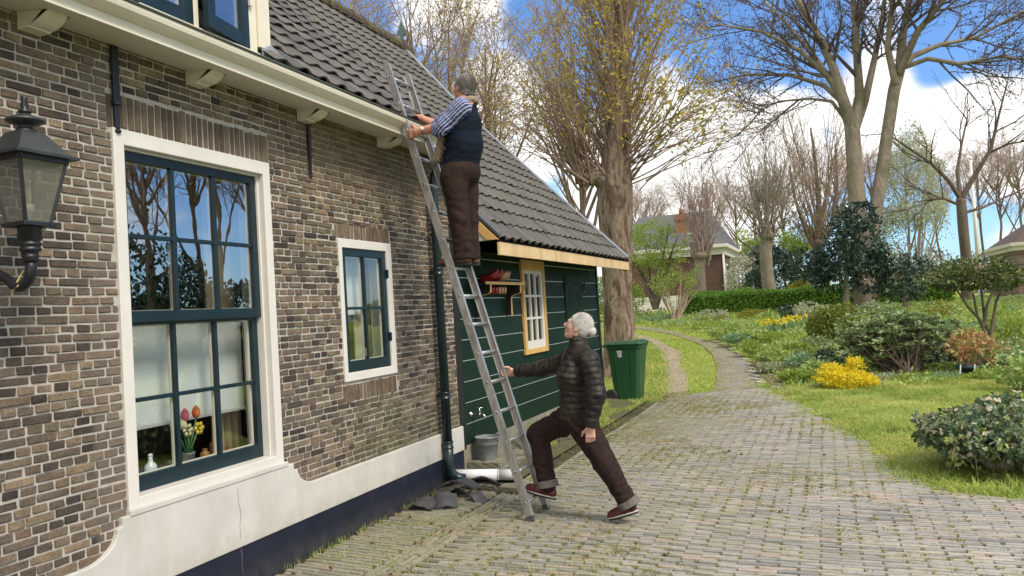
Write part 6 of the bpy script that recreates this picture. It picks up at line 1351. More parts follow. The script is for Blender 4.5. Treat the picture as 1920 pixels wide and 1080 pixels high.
def twin():
    rng = np.random.default_rng(33); Y = 27.7; b = at(1622, 588, Y)
    t = tree('twin_stem_tree', 'tall bare tree forking into two thick grey stems above the dark holly', b)
    X = lambda pts, dy=0: px_path(pts, Y, dy)
    L = [(X([(1622, 592), (1620, 560), (1613, 470), (1607, 380), (1602, 300), (1597, 235)]), .36, .22), (X([(1630, 560), (1634, 460), (1642, 390), (1654, 320), (1664, 250), (1676, 170), (1688, 125)], .6), .23, .17),
         (X([(1598, 240), (1580, 185), (1560, 120), (1530, 60), (1490, -10), (1460, -90)], -1.5), .20, .05), (X([(1600, 240), (1612, 180), (1606, 90), (1600, 0), (1590, -110)], .8), .18, .05), (X([(1602, 245), (1622, 190), (1640, 110), (1655, 30), (1668, -80)], 2), .15, .05),
         (X([(1688, 130), (1692, 70), (1705, 0), (1712, -110)], -.8), .16, .05), (X([(1686, 132), (1712, 105), (1760, 85), (1830, 70), (1920, 20)], 1.5), .12, .03), (X([(1680, 160), (1664, 90), (1672, 10), (1660, -80)], -1.2), .12, .04), (X([(1684, 140), (1720, 60), (1770, 0), (1830, -70)], -2), .13, .04),
         (X([(1592, 215), (1560, 150), (1500, 95), (1430, 60), (1340, 45)], -1.8), .12, .025), (X([(1588, 200), (1545, 160), (1480, 140), (1400, 140), (1330, 155)], 1.), .10, .02), (X([(1586, 195), (1530, 110), (1470, 40), (1400, -30)], 2.2), .12, .03),
         (X([(1600, 245), (1560, 190), (1520, 185), (1460, 190), (1410, 215)], -.6), .07, .015), (X([(1690, 128), (1740, 110), (1800, 120), (1880, 105), (1960, 120)], -1.2), .09, .02)]
    limb_tree(t, rng, L, B_grey, T_dark, [(13, .25, 1., 42, 1.2, 3.2, 8, .10, .03, .5, .020), (7, .2, 1., 45, .6, 1.5, 6, .13, .02, .6, .011), (3, .25, 1., 45, .25, .7, 4, .16, .02, .7, .008)], L_bud, budsize=(.05, .12), budn=2, skip=2)
twin()
# ------------------------------------------------------------------ other bare and budding trees
def shoots_tree(name, label, base, pts, r0, r1, Y, n, spread, lo, hi, twig, bark, bud, seed, group=None, extra=(), per=5, bn=1, bs=(.06, .12), lean=0):
    rng = np.random.default_rng(seed); P = px_path(pts, Y); t = tree(name, label, base, group); m = MB(); rough_trunk(m, P, np.linspace(r0, r1, len(P)), 14, .08, seed)
    top = P[-1]; m.lathe([(0, -r1*1.2), (r1*1.25, -r1*.5), (r1*1.4, r1*.2), (r1, r1*.7), (0, r1*.9)], top, 12)
    for ex in extra: rough_trunk(m, px_path(ex[0], Y, ex[3] if len(ex) > 3 else 0), np.linspace(ex[1], ex[2], len(ex[0])), 8, .04, seed)
    m.build('trunk', bark, t); az = rng.uniform(0, 2*np.pi, n); s = np.abs(rng.normal(0, spread, n)); D = np.c_[np.cos(az)*s+lean, np.sin(az)*s, np.ones(n)]
    S = curves(rng, np.tile(top, (n, 1))+rng.normal(0, r1*.7, (n, 3)), D, rng.uniform(lo, hi, n), 8, .07, .04); R = taper(rng.uniform(.014, .034, n), .010, 8); c = MB(); tubes(c, S, R, 4, 0)
    p, d, l, r = spawn(rng, S, R, per, .25, 1, 32, .4, 1.4, .6); T = curves(rng, p, d, l, 5, .1, .02); tubes(c, T, taper(np.maximum(r, .012), .008, 5), 3, 0)
    p, d, l, r = spawn(rng, T, taper(np.maximum(r, .012), .008, 5), 2, .3, 1, 40, .2, .6, .7); T2 = curves(rng, p, d, l, 4, .12, .0); tubes(c, T2, taper(np.full(len(p), .009), .006, 4), 3, 0)
    ms = [twig]
    if bud is not None: pp = np.repeat(T2[:, -1], bn, 0)+rng.normal(0, .06, (len(T2)*bn, 3)); leaves(c, rng, pp, rng.normal(size=pp.shape), rng.uniform(*bs, len(pp)), LEAF, 1); ms.append(bud)
    c.build('crown', ms, t); return t
q = at(1448, 582, 33.5); shoots_tree('small_pollard_tree', 'short bare pollard with a leaning trunk in front of the clipped hedge', q, [(1450, 590), (1446, 560), (1438, 510), (1435, 470), (1439, 443)], .30, .22, 33.5, 46, .55, 1.8, 4.6, T_grey, B_grey, None, 41, None, [([(1434, 478), (1415, 470), (1392, 455), (1375, 440), (1362, 420)], .06, .02), ([(1440, 445), (1470, 420), (1500, 390)], .05, .02)])
q = at(1312, 566, 36); shoots_tree('knobbed_tree', 'bare upright tree with pale mossy trunk in front of the far brick house', q, [(1312, 575), (1312, 540), (1311, 500), (1314, 480)], .27, .25, 36, 40, .35, 2.2, 4.6, T_pink, B_grey, None, 43, None, [([(1312, 492), (1300, 478), (1296, 455)], .16, .10), ([(1314, 490), (1325, 472), (1330, 455)], .16, .1)])
q = at(1540, 560, 41); shoots_tree('spreading_tree', 'wide bare tree with a dense fan of branches behind the small pollard', q, [(1535, 565), (1537, 530), (1536, 490), (1535, 455)], .34, .26, 41, 60, .6, 4.0, 8.0, T_warm, B_brown, None, 45, None, [([(1536, 480), (1510, 430), (1490, 370), (1480, 310)], .14, .04, -1.), ([(1536, 470), (1560, 420), (1570, 340), (1566, 270)], .14, .04, 1.), ([(1536, 460), (1535, 390), (1530, 310), (1520, 240)], .15, .04)], per=6)
def right_bare():
    rng = np.random.default_rng(51); Y = 31; b = at(1816, 575, Y); t = tree('open_bare_tree', 'slender open bare tree with reddish forked limbs above the umbrella-shaped bush', b); X = lambda p, d=0: px_path(p, Y, d)
    L = [(X([(1815, 580), (1814, 500), (1806, 430), (1801, 372)]), .20, .15), (X([(1802, 375), (1780, 340), (1745, 305), (1700, 275), (1655, 245)], -1), .085, .02), (X([(1801, 372), (1795, 320), (1803, 270), (1815, 215)], .8), .08, .02), (X([(1803, 372), (1830, 325), (1858, 280), (1872, 220), (1890, 150)], 0), .10, .02), (X([(1803, 400), (1840, 390), (1880, 372), (1950, 340)], 1), .06, .02), (X([(1800, 385), (1770, 372), (1740, 375), (1710, 380)], -.5), .06, .015), (X([(1858, 285), (1890, 270), (1940, 262)], -.7), .05, .015)]
    limb_tree(t, rng, L, B_brown, T_dark, [(6, .3, 1., 42, .8, 2.2, 7, .1, .05, .55, .018), (4, .25, 1., 40, .4, 1.1, 5, .12, .02, .7, .011)], None, skip=1)
right_bare()
def bare_proto(name, label, H, seed, bark, twig, bud, group, per1=9, narrow=.5):
    """a full bare tree about H metres tall around its own origin"""
    rng = np.random.default_rng(seed); t = tree(name, label, (0, 0, 0), group); L = [(np.array([[0, 0, -.2], [.05, 0, H*.2], [-.05, .05, H*.4], [.08, 0, H*.62], [.0, .1, H*.9]])+np.c_[rng.normal(0, .08, (5, 2)), np.zeros(5)], H*.011, .03)]
    for k in range(per1):
        z = H*rng.uniform(.22, .7); az = rng.uniform(0, 6.28); s = narrow*rng.uniform(.6, 1.3); l = (H-z)*rng.uniform(.55, .8); d = np.array([math.cos(az)*s, math.sin(az)*s, 1.]); d /= np.linalg.norm(d); p = np.array([0, 0, z]); path = [p]
        for i in range(5): d = unit(d+rng.normal(0, .1, 3)+[0, 0, .06]); p = p+d*l/5; path.append(p)
        L.append((np.array(path), H*.0055, .016))
    limb_tree(t, rng, L, bark, twig, [(8, .3, 1., 38, H*.08, H*.2, 7, .1, .05, .55, .018), (5, .2, 1., 40, H*.04, H*.1, 5, .12, .02, .65, .012), (3, .3, 1., 42, H*.02, H*.05, 4, .14, 0, .7, .009)], bud, budsize=(.05, .12), budn=1)
    return t
def place(t, x, y, z, s, rz, label=None, group=None):
    t.location = (float(x), float(y), float(z)); t.scale = (s, s, s); t.rotation_euler = (0, 0, rz)
    if label: t['label'] = label
    return t
rngb = np.random.default_rng(61)
A1 = bare_proto('budding_tree', 'x', 13, 71, B_brown, T_warm, L_spring, 'budding trees rising behind the roof', 10, .38)
spots = [(640, 23, 1.0, 'budding tree farthest left behind the roof ridge'), (712, 27, 1.1, 'budding tree just left of the roof finial'), (800, 22, .95, 'budding tree just right of the roof finial'), (868, 30, 1.15, 'budding tree rising above the man\'s head'), (935, 25, .9, 'budding tree between the man and the thick pollard'), (1103, 24, .85, 'budding tree with a thin trunk just left of the pollard trunk')]
for i, (px, Y, s, lab) in enumerate(spots):
    o = A1 if i == 0 else copy_tree(A1); p = at(px, 560, Y); place(o, p[0], Y, terr(0, Y)-.1, s, i*1.3, lab)
A2 = bare_proto('bare_tree', 'x', 12, 77, B_brown, T_pink, None, 'bare trees far off', 9, .6)
spots = [(1230, 62, .85, 'far bare tree above the brick house roof behind the chimney'), (1345, 66, .95, 'far bare tree right of the brick house roof'), (1425, 60, .8, 'far bare tree behind the white blossom shrub'), (1765, 64, .8, 'far bare tree left of the white flagpole'), (1850, 72, 1.0, 'far bare tree right of the white flagpole'), (1888, 60, .85, 'far bare tree beside the brick gable at the right edge'), (1925, 75, 1.1, 'far bare tree beyond the right edge'), (1390, 58, .8, 'far bare tree between the knobbed tree and the small pollard'), (1478, 62, .95, 'far bare tree right of the small pollard crown'), (1580, 66, 1.05, 'far bare tree just left of the twin stems'), (1650, 58, .9, 'far bare tree just right of the twin stems'), (1715, 70, 1.1, 'far bare tree behind the pale willow-like tree'), (1195, 70, 1.0, 'far bare tree close beside the thick pollard trunk')]
for i, (px, Y, s, lab) in enumerate(spots):
    o = A2 if i == 0 else copy_tree(A2); p = at(px, 560, Y); place(o, p[0], Y, terr(0, Y)-.1, s, i*1.9+.4, lab)
# trees beside the viewer, seen mirrored in the window panes
for i, (x, y, s, lab) in enumerate(((18.5, 26.0, 0.8, 'bare garden tree right of the view, mirrored in the right panes'), (19.5, 23.6, 1.1, 'bare garden tree right of the view, mirrored in the middle panes'), (17.2, 19.2, .9, 'smaller bare garden tree right of the view, mirrored in the middle panes'), (22, 21, 1.2, 'tall bare garden tree right of the view, mirrored in the left panes'),
        (27, 28, 1.4, 'tallest bare garden tree far right of the view, mirrored in the left panes'), (25, 31, 1.3, 'tall bare garden tree far right of the view, mirrored in the middle panes'), (20, 30, 1.2, 'tall bare garden tree far right of the view, mirrored in the right panes'), (14.5, 25.5, .8, 'small bare garden tree right of the view, mirrored in the small window'))):
    o = copy_tree(A2); place(o, x, y, terr(x, y)-.1, s, i*2.2, lab); o['group'] = 'bare garden trees beside the drive'
# ------------------------------------------------------------------ leafy trees and shrubs
def bush(name, label, blobs, n, size, mat, seed, cat='bush', group=None, tpl=LEAF, base=None, stems=6, gap=.2, gs=3., shell=.5, outward=.6, twig=None, flower=None, stem_r=.012, flat=None):
    rng = np.random.default_rng(seed); c0 = np.asarray(blobs[0][0], float); b = base if base is not None else np.array([c0[0], c0[1], terr(c0[0], c0[1])]); t = thing(name, b, label, cat, group); m = MB()
    tot = sum(np.prod(r)**(2/3) for _, r in blobs); PP = []
    for c, r in blobs:
        k = int(n*np.prod(r)**(2/3)/tot); P, q = cloud(rng, c, r, k, shell, gap, gs/max(r), flat); P[:, 2] = np.maximum(P[:, 2], terr(0, P[:, 1])+.015+.02*rng.random(len(P))); PP.append(P)
        leaves(m, rng, P, nrm(P-np.asarray(c))*outward+rng.normal(size=P.shape)*.6+[0, 0, .15], rng.uniform(size[0], size[1], len(P)), tpl, 0)
    ms = [mat]; fol = m.build('foliage', ms, t)
    if stems:
        s = MB(); PP = np.concatenate(PP); e = PP[rng.choice(len(PP), stems)]; S = curves(rng, np.tile(b, (stems, 1))+rng.normal(0, .04, (stems, 3))*[1, 1, 0], e-b, np.linalg.norm(e-b, axis=1), 7, .06, 0); tubes(s, S, taper(np.full(stems, stem_r), stem_r*.35, 7), 5, 0); s.build('stem', twig or T_warm, t)
    if flower:
        f = MB(); fm, fn, fs = flower; P, q = cloud(rng, blobs[0][0], np.asarray(blobs[0][1])*1.04, fn, .8, 0); P = np.repeat(P, 6, 0)+rng.normal(0, fs*.5, (len(P)*6, 3)); leaves(f, rng, P, rng.normal(size=P.shape), rng.uniform(fs*.6, fs, len(P)), OVAL, 0); f.build('blossom', fm, t)
    return t
def pb(px, py, Y, rx, ry, rd=None):
    """ellipsoid given by its picture position and picture radii at distance Y"""
    c = at(px, py, Y); s = np.linalg.norm(c-np.array([CX, 0, CZ]))/FPX; return (c, (rx*s, (rd or rx)*s, ry*s))
def holly(px, Y, blobs, n, lab, seed, tpx, tpy, size):
    b = at(tpx, tpy, Y); b = b; t = thing('holly_tree', b, lab, 'tree', 'clipped hollies in the garden'); rng = np.random.default_rng(seed); m = MB(); top = at(px, blobs[0][1], Y); rough_trunk(m, [b-[0, 0, .15], b+(top-b)*.4+[.03, 0, 0], top], [.10, .09, .05], 12, .06, seed)
    m.build('trunk', B_grey, t); c = MB()
    for i, (x, y, rx, ry) in enumerate(blobs):
        cc, r = pb(x, y, Y+.3*math.sin(i*2.1), rx, ry); P, q = cloud(rng, cc, r, n, .5, .3, 6.5); leaves(c, rng, P, nrm(P-cc)*.5+rng.normal(size=P.shape)*.6, rng.uniform(*size, len(P)), OVAL, 0)
    c.build('crown', L_holly, t)
for i, (x, y, rx, rz, lab) in enumerate(((18.3, 19.0, 2.2, 3.2, 'dark evergreen garden bush right of the view, mirrored in the left panes'), (17.3, 20.8, 1.6, 2.2, 'dark evergreen garden bush farther right, mirrored in the middle panes'), (16.0, 22.2, 1.3, 1.8, 'dark evergreen garden bush right of the ivy, mirrored in the right panes'))):
    bush('evergreen_bush', lab, [((x, y, terr(x, y)+rz*.6), (rx, rx, rz)), ((x+rx*.7, y-rx*.4, terr(x, y)+rz*.5), (rx*.7, rx*.7, rz*.7))], 7000, (.14, .26), L_holly, 300+i, stems=5, gap=.15)
holly(1586, 26, [(1588, 500, 62, 40), (1566, 515, 42, 30), (1610, 455, 45, 45), (1590, 425, 38, 40), (1632, 510, 32, 36), (1578, 465, 40, 38), (1548, 500, 30, 28), (1612, 408, 26, 24), (1530, 518, 22, 22), (1650, 490, 24, 26)], 1300, 'large dark blue-green holly with a pale trunk in front of the twin stems', 3, 1586, 582, (.09, .17))
holly(1695, 26.2, [(1700, 525, 40, 32), (1680, 510, 28, 30), (1716, 500, 26, 26), (1690, 545, 34, 18)], 650, 'smaller loose holly right of the twin-stemmed tree', 4, 1697, 580, (.08, .15))
def umbrella():
    Y = 15.6; b = at(1856, 692, Y); t = thing('umbrella_bush', b, 'umbrella-shaped clipped evergreen on twisted bare stems in the flower bed', 'bush'); rng = np.random.default_rng(8); m = MB()
    for pts in ([(1856, 694), (1850, 650), (1842, 605), (1815, 575), (1795, 545)], [(1856, 690), (1856, 640), (1846, 600), (1842, 560), (1838, 535)], [(1854, 660), (1846, 620), (1832, 590), (1825, 550)], [(1856, 650), (1862, 600), (1868, 565), (1880, 540)], [(1846, 612), (1850, 575), (1860, 548)]): rough_trunk(m, px_path(pts, Y, rng.uniform(-.2, .2)), np.linspace(.035, .014, len(pts)), 8, .1, 2)
    m.build('stem', B_brown, t); c = MB()
    for (x, y, rx, ry) in ((1830, 520, 78, 30), (1795, 528, 40, 22), (1868, 525, 42, 24), (1830, 505, 55, 20)):
        cc, r = pb(x, y, Y, rx, ry); P, q = cloud(rng, cc, r, 1500, .7, .1, 9, .65); leaves(c, rng, P, nrm(P-cc)*.7+rng.normal(size=P.shape)*.5, rng.uniform(.05, .09, len(P)), OVAL, 0)
    c.build('foliage', leafmat('umbrella_leaf', [(.03, .055, .018), (.055, .09, .028), (.11, .15, .04), (.19, .22, .06), (.04, .065, .028)], .4, .12, .45), t)
umbrella()
def hedge(name, lab, x0, x1, y, dep, z0, z1, seed, n=9000, grp=None):
    rng = np.random.default_rng(seed); t = thing(name, ((x0+x1)/2, y, z0), lab, 'hedge', grp); m = MB(); L = abs(x1-x0)
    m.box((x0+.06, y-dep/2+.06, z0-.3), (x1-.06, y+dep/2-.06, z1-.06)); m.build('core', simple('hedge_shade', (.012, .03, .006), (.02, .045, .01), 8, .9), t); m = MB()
    P = rng.uniform((x0, y-dep/2, z0), (x1, y+dep/2, z1), (n, 3)); f = rng.random(n); P[:, 1] = np.where(f < .6, y-dep/2+rng.normal(0, .03, n), P[:, 1]); P[:, 2] = np.where((f >= .6), z1+rng.normal(0, .02, n), P[:, 2]); e = rng.random(n) < .1; P[:, 0] = np.where(e, x0+rng.normal(0, .03, n), P[:, 0])
    P[:, 2] += .03*np.sin(P[:, 0]*2.3)+.02*np.sin(P[:, 0]*5.1)
    N = np.where((f < .6)[:, None], [[0, -1., .2]], [[0, 0, 1.]]); leaves(m, rng, P, N*.7+rng.normal(size=(n, 3))*.7, rng.uniform(.05, .11, n), LEAF, 0); m.build('foliage', L_hedge, t)
zt = at(1285, 556, 29.5)[2]; x0, x1 = at(1283, 580, 29.5)[0], at(1665, 580, 29.5)[0]
hedge('clipped_hedge', 'long low clipped hedge running behind the flower beds up to the twin stems', x0, x1, 29.9, .8, .95, zt, 1, 16000)
hedge('clipped_hedge', 'clipped hedge continuing right of the twin stems to the umbrella bush', x1+.15, at(1795, 580, 29.5)[0], 30.2, .8, .95, zt-.06, 2, 6000)
hedge('clipped_hedge', 'second clipped hedge strip close to the far brick house', at(1293, 560, 34)[0], at(1410, 560, 34)[0], 34.6, .8, 1.0, at(1340, 548, 34)[2], 3, 5000)
hedge('clipped_hedge', 'short square hedge right of the umbrella bush stems on the far lawn', at(1848, 570, 36)[0], at(1897, 570, 36)[0], 36, 1.0, at(1870, 582, 36)[2], at(1870, 563, 36)[2], 4, 2500)
hedge('clipped_hedge', 'clipped hedge end at the right edge of the far lawn', at(1900, 570, 38)[0], at(1960, 570, 38)[0], 38, 1.0, at(1910, 574, 38)[2], at(1910, 560, 38)[2], 5, 2500)
# shrubs far behind the hedge
bush('blossom_shrub', 'white blossoming shrub right of the far brick house', [pb(1392, 515, 40, 26, 36), pb(1410, 490, 41, 24, 24), pb(1385, 535, 39.5, 20, 22)], 2600, (.10, .2), L_pale, 81, flower=(L_white, 150, .16), stems=5)
bush('evergreen_shrub', 'dark evergreen mass behind the small pollard trunk', [pb(1465, 520, 40, 48, 42), pb(1425, 530, 39, 26, 28), pb(1500, 500, 42, 30, 34), pb(1440, 490, 41, 40, 30)], 9000, (.12, .22), L_holly, 82, tpl=OVAL, gap=.05)
bush('pale_green_shrub', 'pale green loose shrub above the evergreens behind the small pollard', [pb(1465, 465, 43, 40, 24), pb(1500, 450, 44, 30, 24), pb(1420, 470, 43, 30, 20)], 4200, (.12, .22), L_fresh, 83, gap=.5)
bush('golden_shrub', 'golden olive shrub at the foot of the large holly', [pb(1530, 535, 38, 32, 26), pb(1500, 545, 38.5, 24, 16)], 4200, (.08, .16), L_gold, 84, gap=.3)
bush('willow_tree', 'tall pale willow-like tree in young leaf behind the twin stems', [pb(1705, 330, 48, 38, 95), pb(1728, 420, 47, 45, 60), pb(1690, 440, 48, 40, 55), pb(1745, 350, 49, 30, 60), pb(1668, 380, 48, 22, 60)], 19000, (.09, .19), L_pale, 85, 'tree', gap=.55, stems=14, stem_r=.05, shell=.3, twig=T_grey)
bush('weeping_birch', 'yellow-green young birch behind the knobbed tree', [pb(1420, 430, 55, 38, 50), pb(1395, 470, 54, 30, 40)], 2600, (.10, .2), L_fresh, 86, 'tree', gap=.8, stems=12, stem_r=.05, shell=.3)
bush('far_tree', 'grey-brown bare thicket beyond the right lawn', [pb(1780, 505, 58, 40, 30), pb(1850, 500, 60, 60, 26), pb(1700, 500, 60, 60, 40), pb(1450, 440, 62, 90, 60), pb(1580, 470, 62, 60, 50)], 12000, (.15, .3), leafmat('far_thicket', [(.13, .105, .085), (.18, .15, .12), (.15, .15, .08)], .9, .2), 87, 'thicket', gap=.6, stems=14, stem_r=.05)
bush('far_tree', 'grey-green thicket behind the far hedge between the hollies', [pb(1660, 530, 44, 40, 24), pb(1740, 530, 44, 50, 26)], 7000, (.12, .25), leafmat('far_thicket2', [(.10, .13, .05), (.15, .17, .08), (.18, .17, .11)], .9, .25), 88, 'thicket', gap=.5, stems=14, stem_r=.04)
bush('apple_tree', 'small tree in fresh green leaf in front of the far brick house', [pb(1222, 440, 37, 44, 26), pb(1260, 450, 37.5, 34, 24), pb(1200, 470, 36.5, 30, 30), pb(1245, 480, 37, 40, 24), pb(1225, 500, 37, 30, 22)], 8500, (.07, .15), L_fresh, 89, 'tree', base=at(1229, 580, 37), gap=.55, stems=9, stem_r=.085, twig=B_brown, shell=.35)
bush('spring_shrub', 'tall yellow-green spring shrub left of the clipped hedge end', [pb(1268, 540, 27.5, 34, 34), pb(1285, 510, 28, 26, 24), pb(1240, 530, 27, 22, 20)], 4200, (.05, .11), L_fresh, 90, base=gp(1268, 606), gap=.75, stems=30, stem_r=.022, twig=T_warm, shell=.35)
bush('screen_shrub', 'green shrubbery glimpsed in the gap between the shed and the thick pollard trunk', [pb(1120, 555, 30, 60, 40), pb(1165, 560, 31, 50, 34), pb(1080, 545, 30, 50, 45)], 5000, (.08, .17), L_fresh, 120, gap=.1, stems=6)
# garden shrubs
bush('conifer_shrub', 'feathery yellow-green conifer bush left of the rhododendron', [pb(1556, 612, 20.3, 34, 34), pb(1582, 600, 20.5, 26, 28), pb(1535, 620, 20.2, 20, 24)], 5200, (.05, .12), L_conif, 91, gap=.1, stems=8, shell=.6, outward=.9)
def rhodo():
    rng = np.random.default_rng(92); Y = 15.6; b = gp(1697, 703); t = thing('rhododendron', b, 'wide rhododendron with whorls of long leaves on crooked stems', 'bush'); m = MB(); f = MB(); E = []
    for (x, y, rx, ry, n) in ((1690, 632, 52, 34, 110), (1640, 642, 44, 34, 90), (1610, 625, 34, 26, 54), (1735, 635, 40, 30, 64), (1600, 655, 26, 24, 36), (1670, 610, 46, 18, 54), (1660, 668, 60, 22, 60)):
        cc, r = pb(x, y, Y+rng.uniform(-.3, .5), rx, ry, rx*.8); P, q = cloud(rng, cc, r, n, .7); E.append(P)
    E = np.concatenate(E); n = len(E); S = curves(rng, np.tile(b, (n, 1))+rng.normal(0, .1, (n, 3))*[1, 1, 0], E-b+[0, 0, .1], np.linalg.norm(E-b, axis=1)*1.02, 8, .09, 0); tubes(m, S[::3], taper(np.full(len(S[::3]), .013), .005, 8), 5, 0)
    e = S[:, -1]; k = 11; pos = np.repeat(e, k, 0); az = np.tile(np.arange(k)/k*6.28, n)+np.repeat(rng.uniform(0, 6, n), k); el = rng.uniform(-.35, .7, n*k); ax_ = np.repeat(nrm((e-b)*[1, 1, .6]+[0, 0, .4]), k, 0)
    D = np.c_[np.cos(az)*np.cos(el), np.sin(az)*np.cos(el), np.sin(el)]+ax_*.3; leaves(f, rng, pos, D, rng.uniform(.085, .145, n*k), OVAL, 0)
    m.build('stem', B_brown, t); f.build('foliage', L_rhodo, t)
rhodo()
bush('viburnum', 'dark bush covered in small white flower heads behind the copper potted shrub', [pb(1745, 668, 16.6, 48, 36), pb(1715, 680, 16.3, 34, 26), pb(1775, 675, 16.5, 24, 26)], 3000, (.05, .09), L_holly, 93, flower=(L_white, 95, .05), tpl=OVAL, stems=6, gap=.15)
bush('yellow_shrub', 'bright golden-yellow shrub at the edge of the lawn', [pb(1583, 712, 13.8, 46, 18), pb(1560, 700, 13.9, 24, 18), pb(1604, 694, 13.9, 16, 24), pb(1622, 714, 13.7, 20, 12)], 8000, (.03, .06), L_yellow, 94, tpl=OVAL, gap=.1, stems=8, shell=.55)
def potted():
    Y = 15.3; b = gp(1820, 704); b[2] = terr(0, b[1])+.06; w = at(1820, 690, b[1]); s = np.linalg.norm(w-[CX, 0, CZ])/FPX
    t = thing('plant_pot', b, 'round dark teal plastic pot holding the copper shrub', 'plant pot'); z1 = at(1820, 684, b[1])[2]; m = MB(); m.lathe([(14*s, b[2]-.02), (17.5*s, z1-.05), (19.5*s, z1-.05), (19.5*s, z1), (17*s, z1), (17*s, z1-.04)], (b[0], b[1], 0), 26); m.build('pot', simple('teal_plastic', (.018, .055, .065), (.03, .08, .09), 8, .45), t)
    m = MB(); m.lathe([(17*s, z1-.03), (0, z1-.025)], (b[0], b[1], 0), 20); m.build('soil', simple('pot_soil', (.03, .02, .015), (.06, .045, .03), 30, 1), t)
    for dx in (-.19, .02):
        m = MB(); m.beam((b[0]+dx, b[1]-.26, b[2]+.0), (b[0]+dx+.02, b[1]-.24, b[2]+.15), .02, .004, up=(0, 1, 0)); o = m.build('plant_label', simple('label_white', (.6, .6, .58), (.7, .7, .68), 20, .5), None, (b[0]+dx, b[1]-.25, b[2])); tag(o, 'white plant label stuck in the soil %s' % ('left of the teal pot' if dx < 0 else 'in front of the teal pot'), 'plant label')
    bush('copper_shrub', 'copper and orange leaved shrub growing in the teal pot', [pb(1826, 652, b[1], 40, 24), pb(1842, 660, b[1], 26, 18), pb(1816, 640, b[1], 22, 20), pb(1806, 656, b[1], 18, 16)], 900, (.07, .13), L_orange, 95, base=np.array([b[0], b[1], z1-.03]), tpl=OVAL, gap=.2, stems=16, stem_r=.008, outward=.9)
potted()
def trough():
    c = np.array([5.15, 7.85, 0]); t = thing('stone_trough', c, 'low stone trough on feet almost hidden under the ivy', 'trough'); st = plastermat('pale_stone', (.36, .34, .30), (.48, .46, .41), (.16, .15, .12), bs=.4, rough=.9); m = MB(); n = 40; a = np.arange(n)/n*2*np.pi; V = []
    for rx, ry, z in ((.70, .36, .17), (.80, .44, .20), (.88, .50, .36), (.86, .48, .40)): V += [(c[0]+rx*np.sign(math.cos(q))*abs(math.cos(q))**.8, c[1]+ry*np.sign(math.sin(q))*abs(math.sin(q))**.8, z) for q in a]
    F = [[i*n+j, i*n+(j+1) % n, (i+1)*n+(j+1) % n, (i+1)*n+j] for i in range(3) for j in range(n)]; m.add(V, F, 0, True); m.f.append((np.array([list(range(n))[::-1]]), 0, False)); m.f.append((np.array([list(range(3*n, 4*n))]), 0, False)); m.build('basin', st, t)
    for x in (-.45, .45):
        m = MB(); m.box((c[0]+x-.1, c[1]-.25, -.03), (c[0]+x+.1, c[1]+.25, .169)); m.build('foot', st, t, bevel=.02)
    rng = np.random.default_rng(96); iv = thing('ivy', (c[0], c[1], .4), 'mound of glossy variegated ivy spilling over the stone trough at the right edge', 'ivy'); f = MB()
    for cc, r, k in (((5.08, 7.80, .33), (.98, .66, .28), 4200), ((4.48, 7.7, .29), (.40, .5, .22), 1200), ((5.6, 7.9, .38), (.6, .6, .26), 1500), ((4.98, 7.4, .26), (.72, .32, .20), 1700)):
        P, q = cloud(rng, cc, r, k, .82, .0, 3, .55); P = P[P[:, 2] > .13]; leaves(f, rng, P, (P-np.array(cc))*[.6, .6, -.3]+rng.normal(size=P.shape)*.45+[0, -.1, -.25], rng.uniform(.034, .064, len(P)), IVY, 0)
    V = f.v; f.build('foliage', L_ivy, iv)
    k = 60; p0 = np.c_[rng.uniform(4.3, 5.9, k), rng.uniform(7.15, 7.4, k), rng.uniform(.2, .35, k)]; S = curves(rng, p0, np.c_[rng.normal(0, .4, k), rng.normal(-.3, .2, k), -np.ones(k)], rng.uniform(.08, .3, k), 6, .2, -.05); S[:, :, 2] = np.maximum(S[:, :, 2], .02); m = MB(); tubes(m, S, taper(np.full(k, .004), .002, 6), 4, 0); pp = S[:, 1:].reshape(-1, 3)+rng.normal(0, .02, (k*5, 3)); leaves(m, rng, pp, rng.normal(size=pp.shape)+[0, -.4, -.3], rng.uniform(.03, .055, len(pp)), IVY, 1); m.build('trailing_stem', [T_warm, leafmat('young_ivy', [(.12, .16, .03), (.20, .24, .06), (.07, .11, .03), (.24, .25, .10)], .4, .2)], iv)
trough()
for px, py, Y, rx, ry, mat, lab, nm, n in ((1478, 588, 25, 22, 12, L_holly, 'small rounded dark evergreen beside the small pollard foot', 'round_shrub', 900), (1440, 600, 23.5, 22, 14, L_cover, 'low dark green clump in front of the hedge near the daffodils', 'low_shrub', 800), (1335, 590, 27.5, 26, 10, L_pale, 'cream leaved low shrub in front of the hedge end', 'low_shrub', 800),
        (1895, 612, 19, 40, 26, L_fresh, 'loose green shrub at the right edge behind the flower bed', 'loose_shrub', 1300), (1905, 690, 13, 40, 30, L_cover, 'leafy green shrub at the right edge above the ivy', 'leafy_shrub', 900), (1770, 612, 22, 46, 16, L_blue, 'low blue-green perennial clump left of the umbrella stems', 'perennial_clump', 1100), (1735, 590, 25, 46, 24, L_gold, 'olive twiggy shrub in front of the far hedge', 'twiggy_shrub', 1200), (1520, 580, 24, 30, 14, L_pale, 'cream leaved shrub left of the conifer bush', 'low_shrub', 700), (1860, 612, 22, 30, 12, L_blue, 'low blue-green clump right of the umbrella stems', 'perennial_clump', 600), (1640, 585, 24, 40, 16, L_rhodo, 'dull green shrub at the foot of the twin stems', 'round_shrub', 900)):
    bush(nm, lab, [pb(px, py, Y, rx, ry), pb(px+rx*.5, py+ry*.3, Y-.2, rx*.6, ry*.7)], n, (.06, .13), mat, px, gap=.25, stems=6)
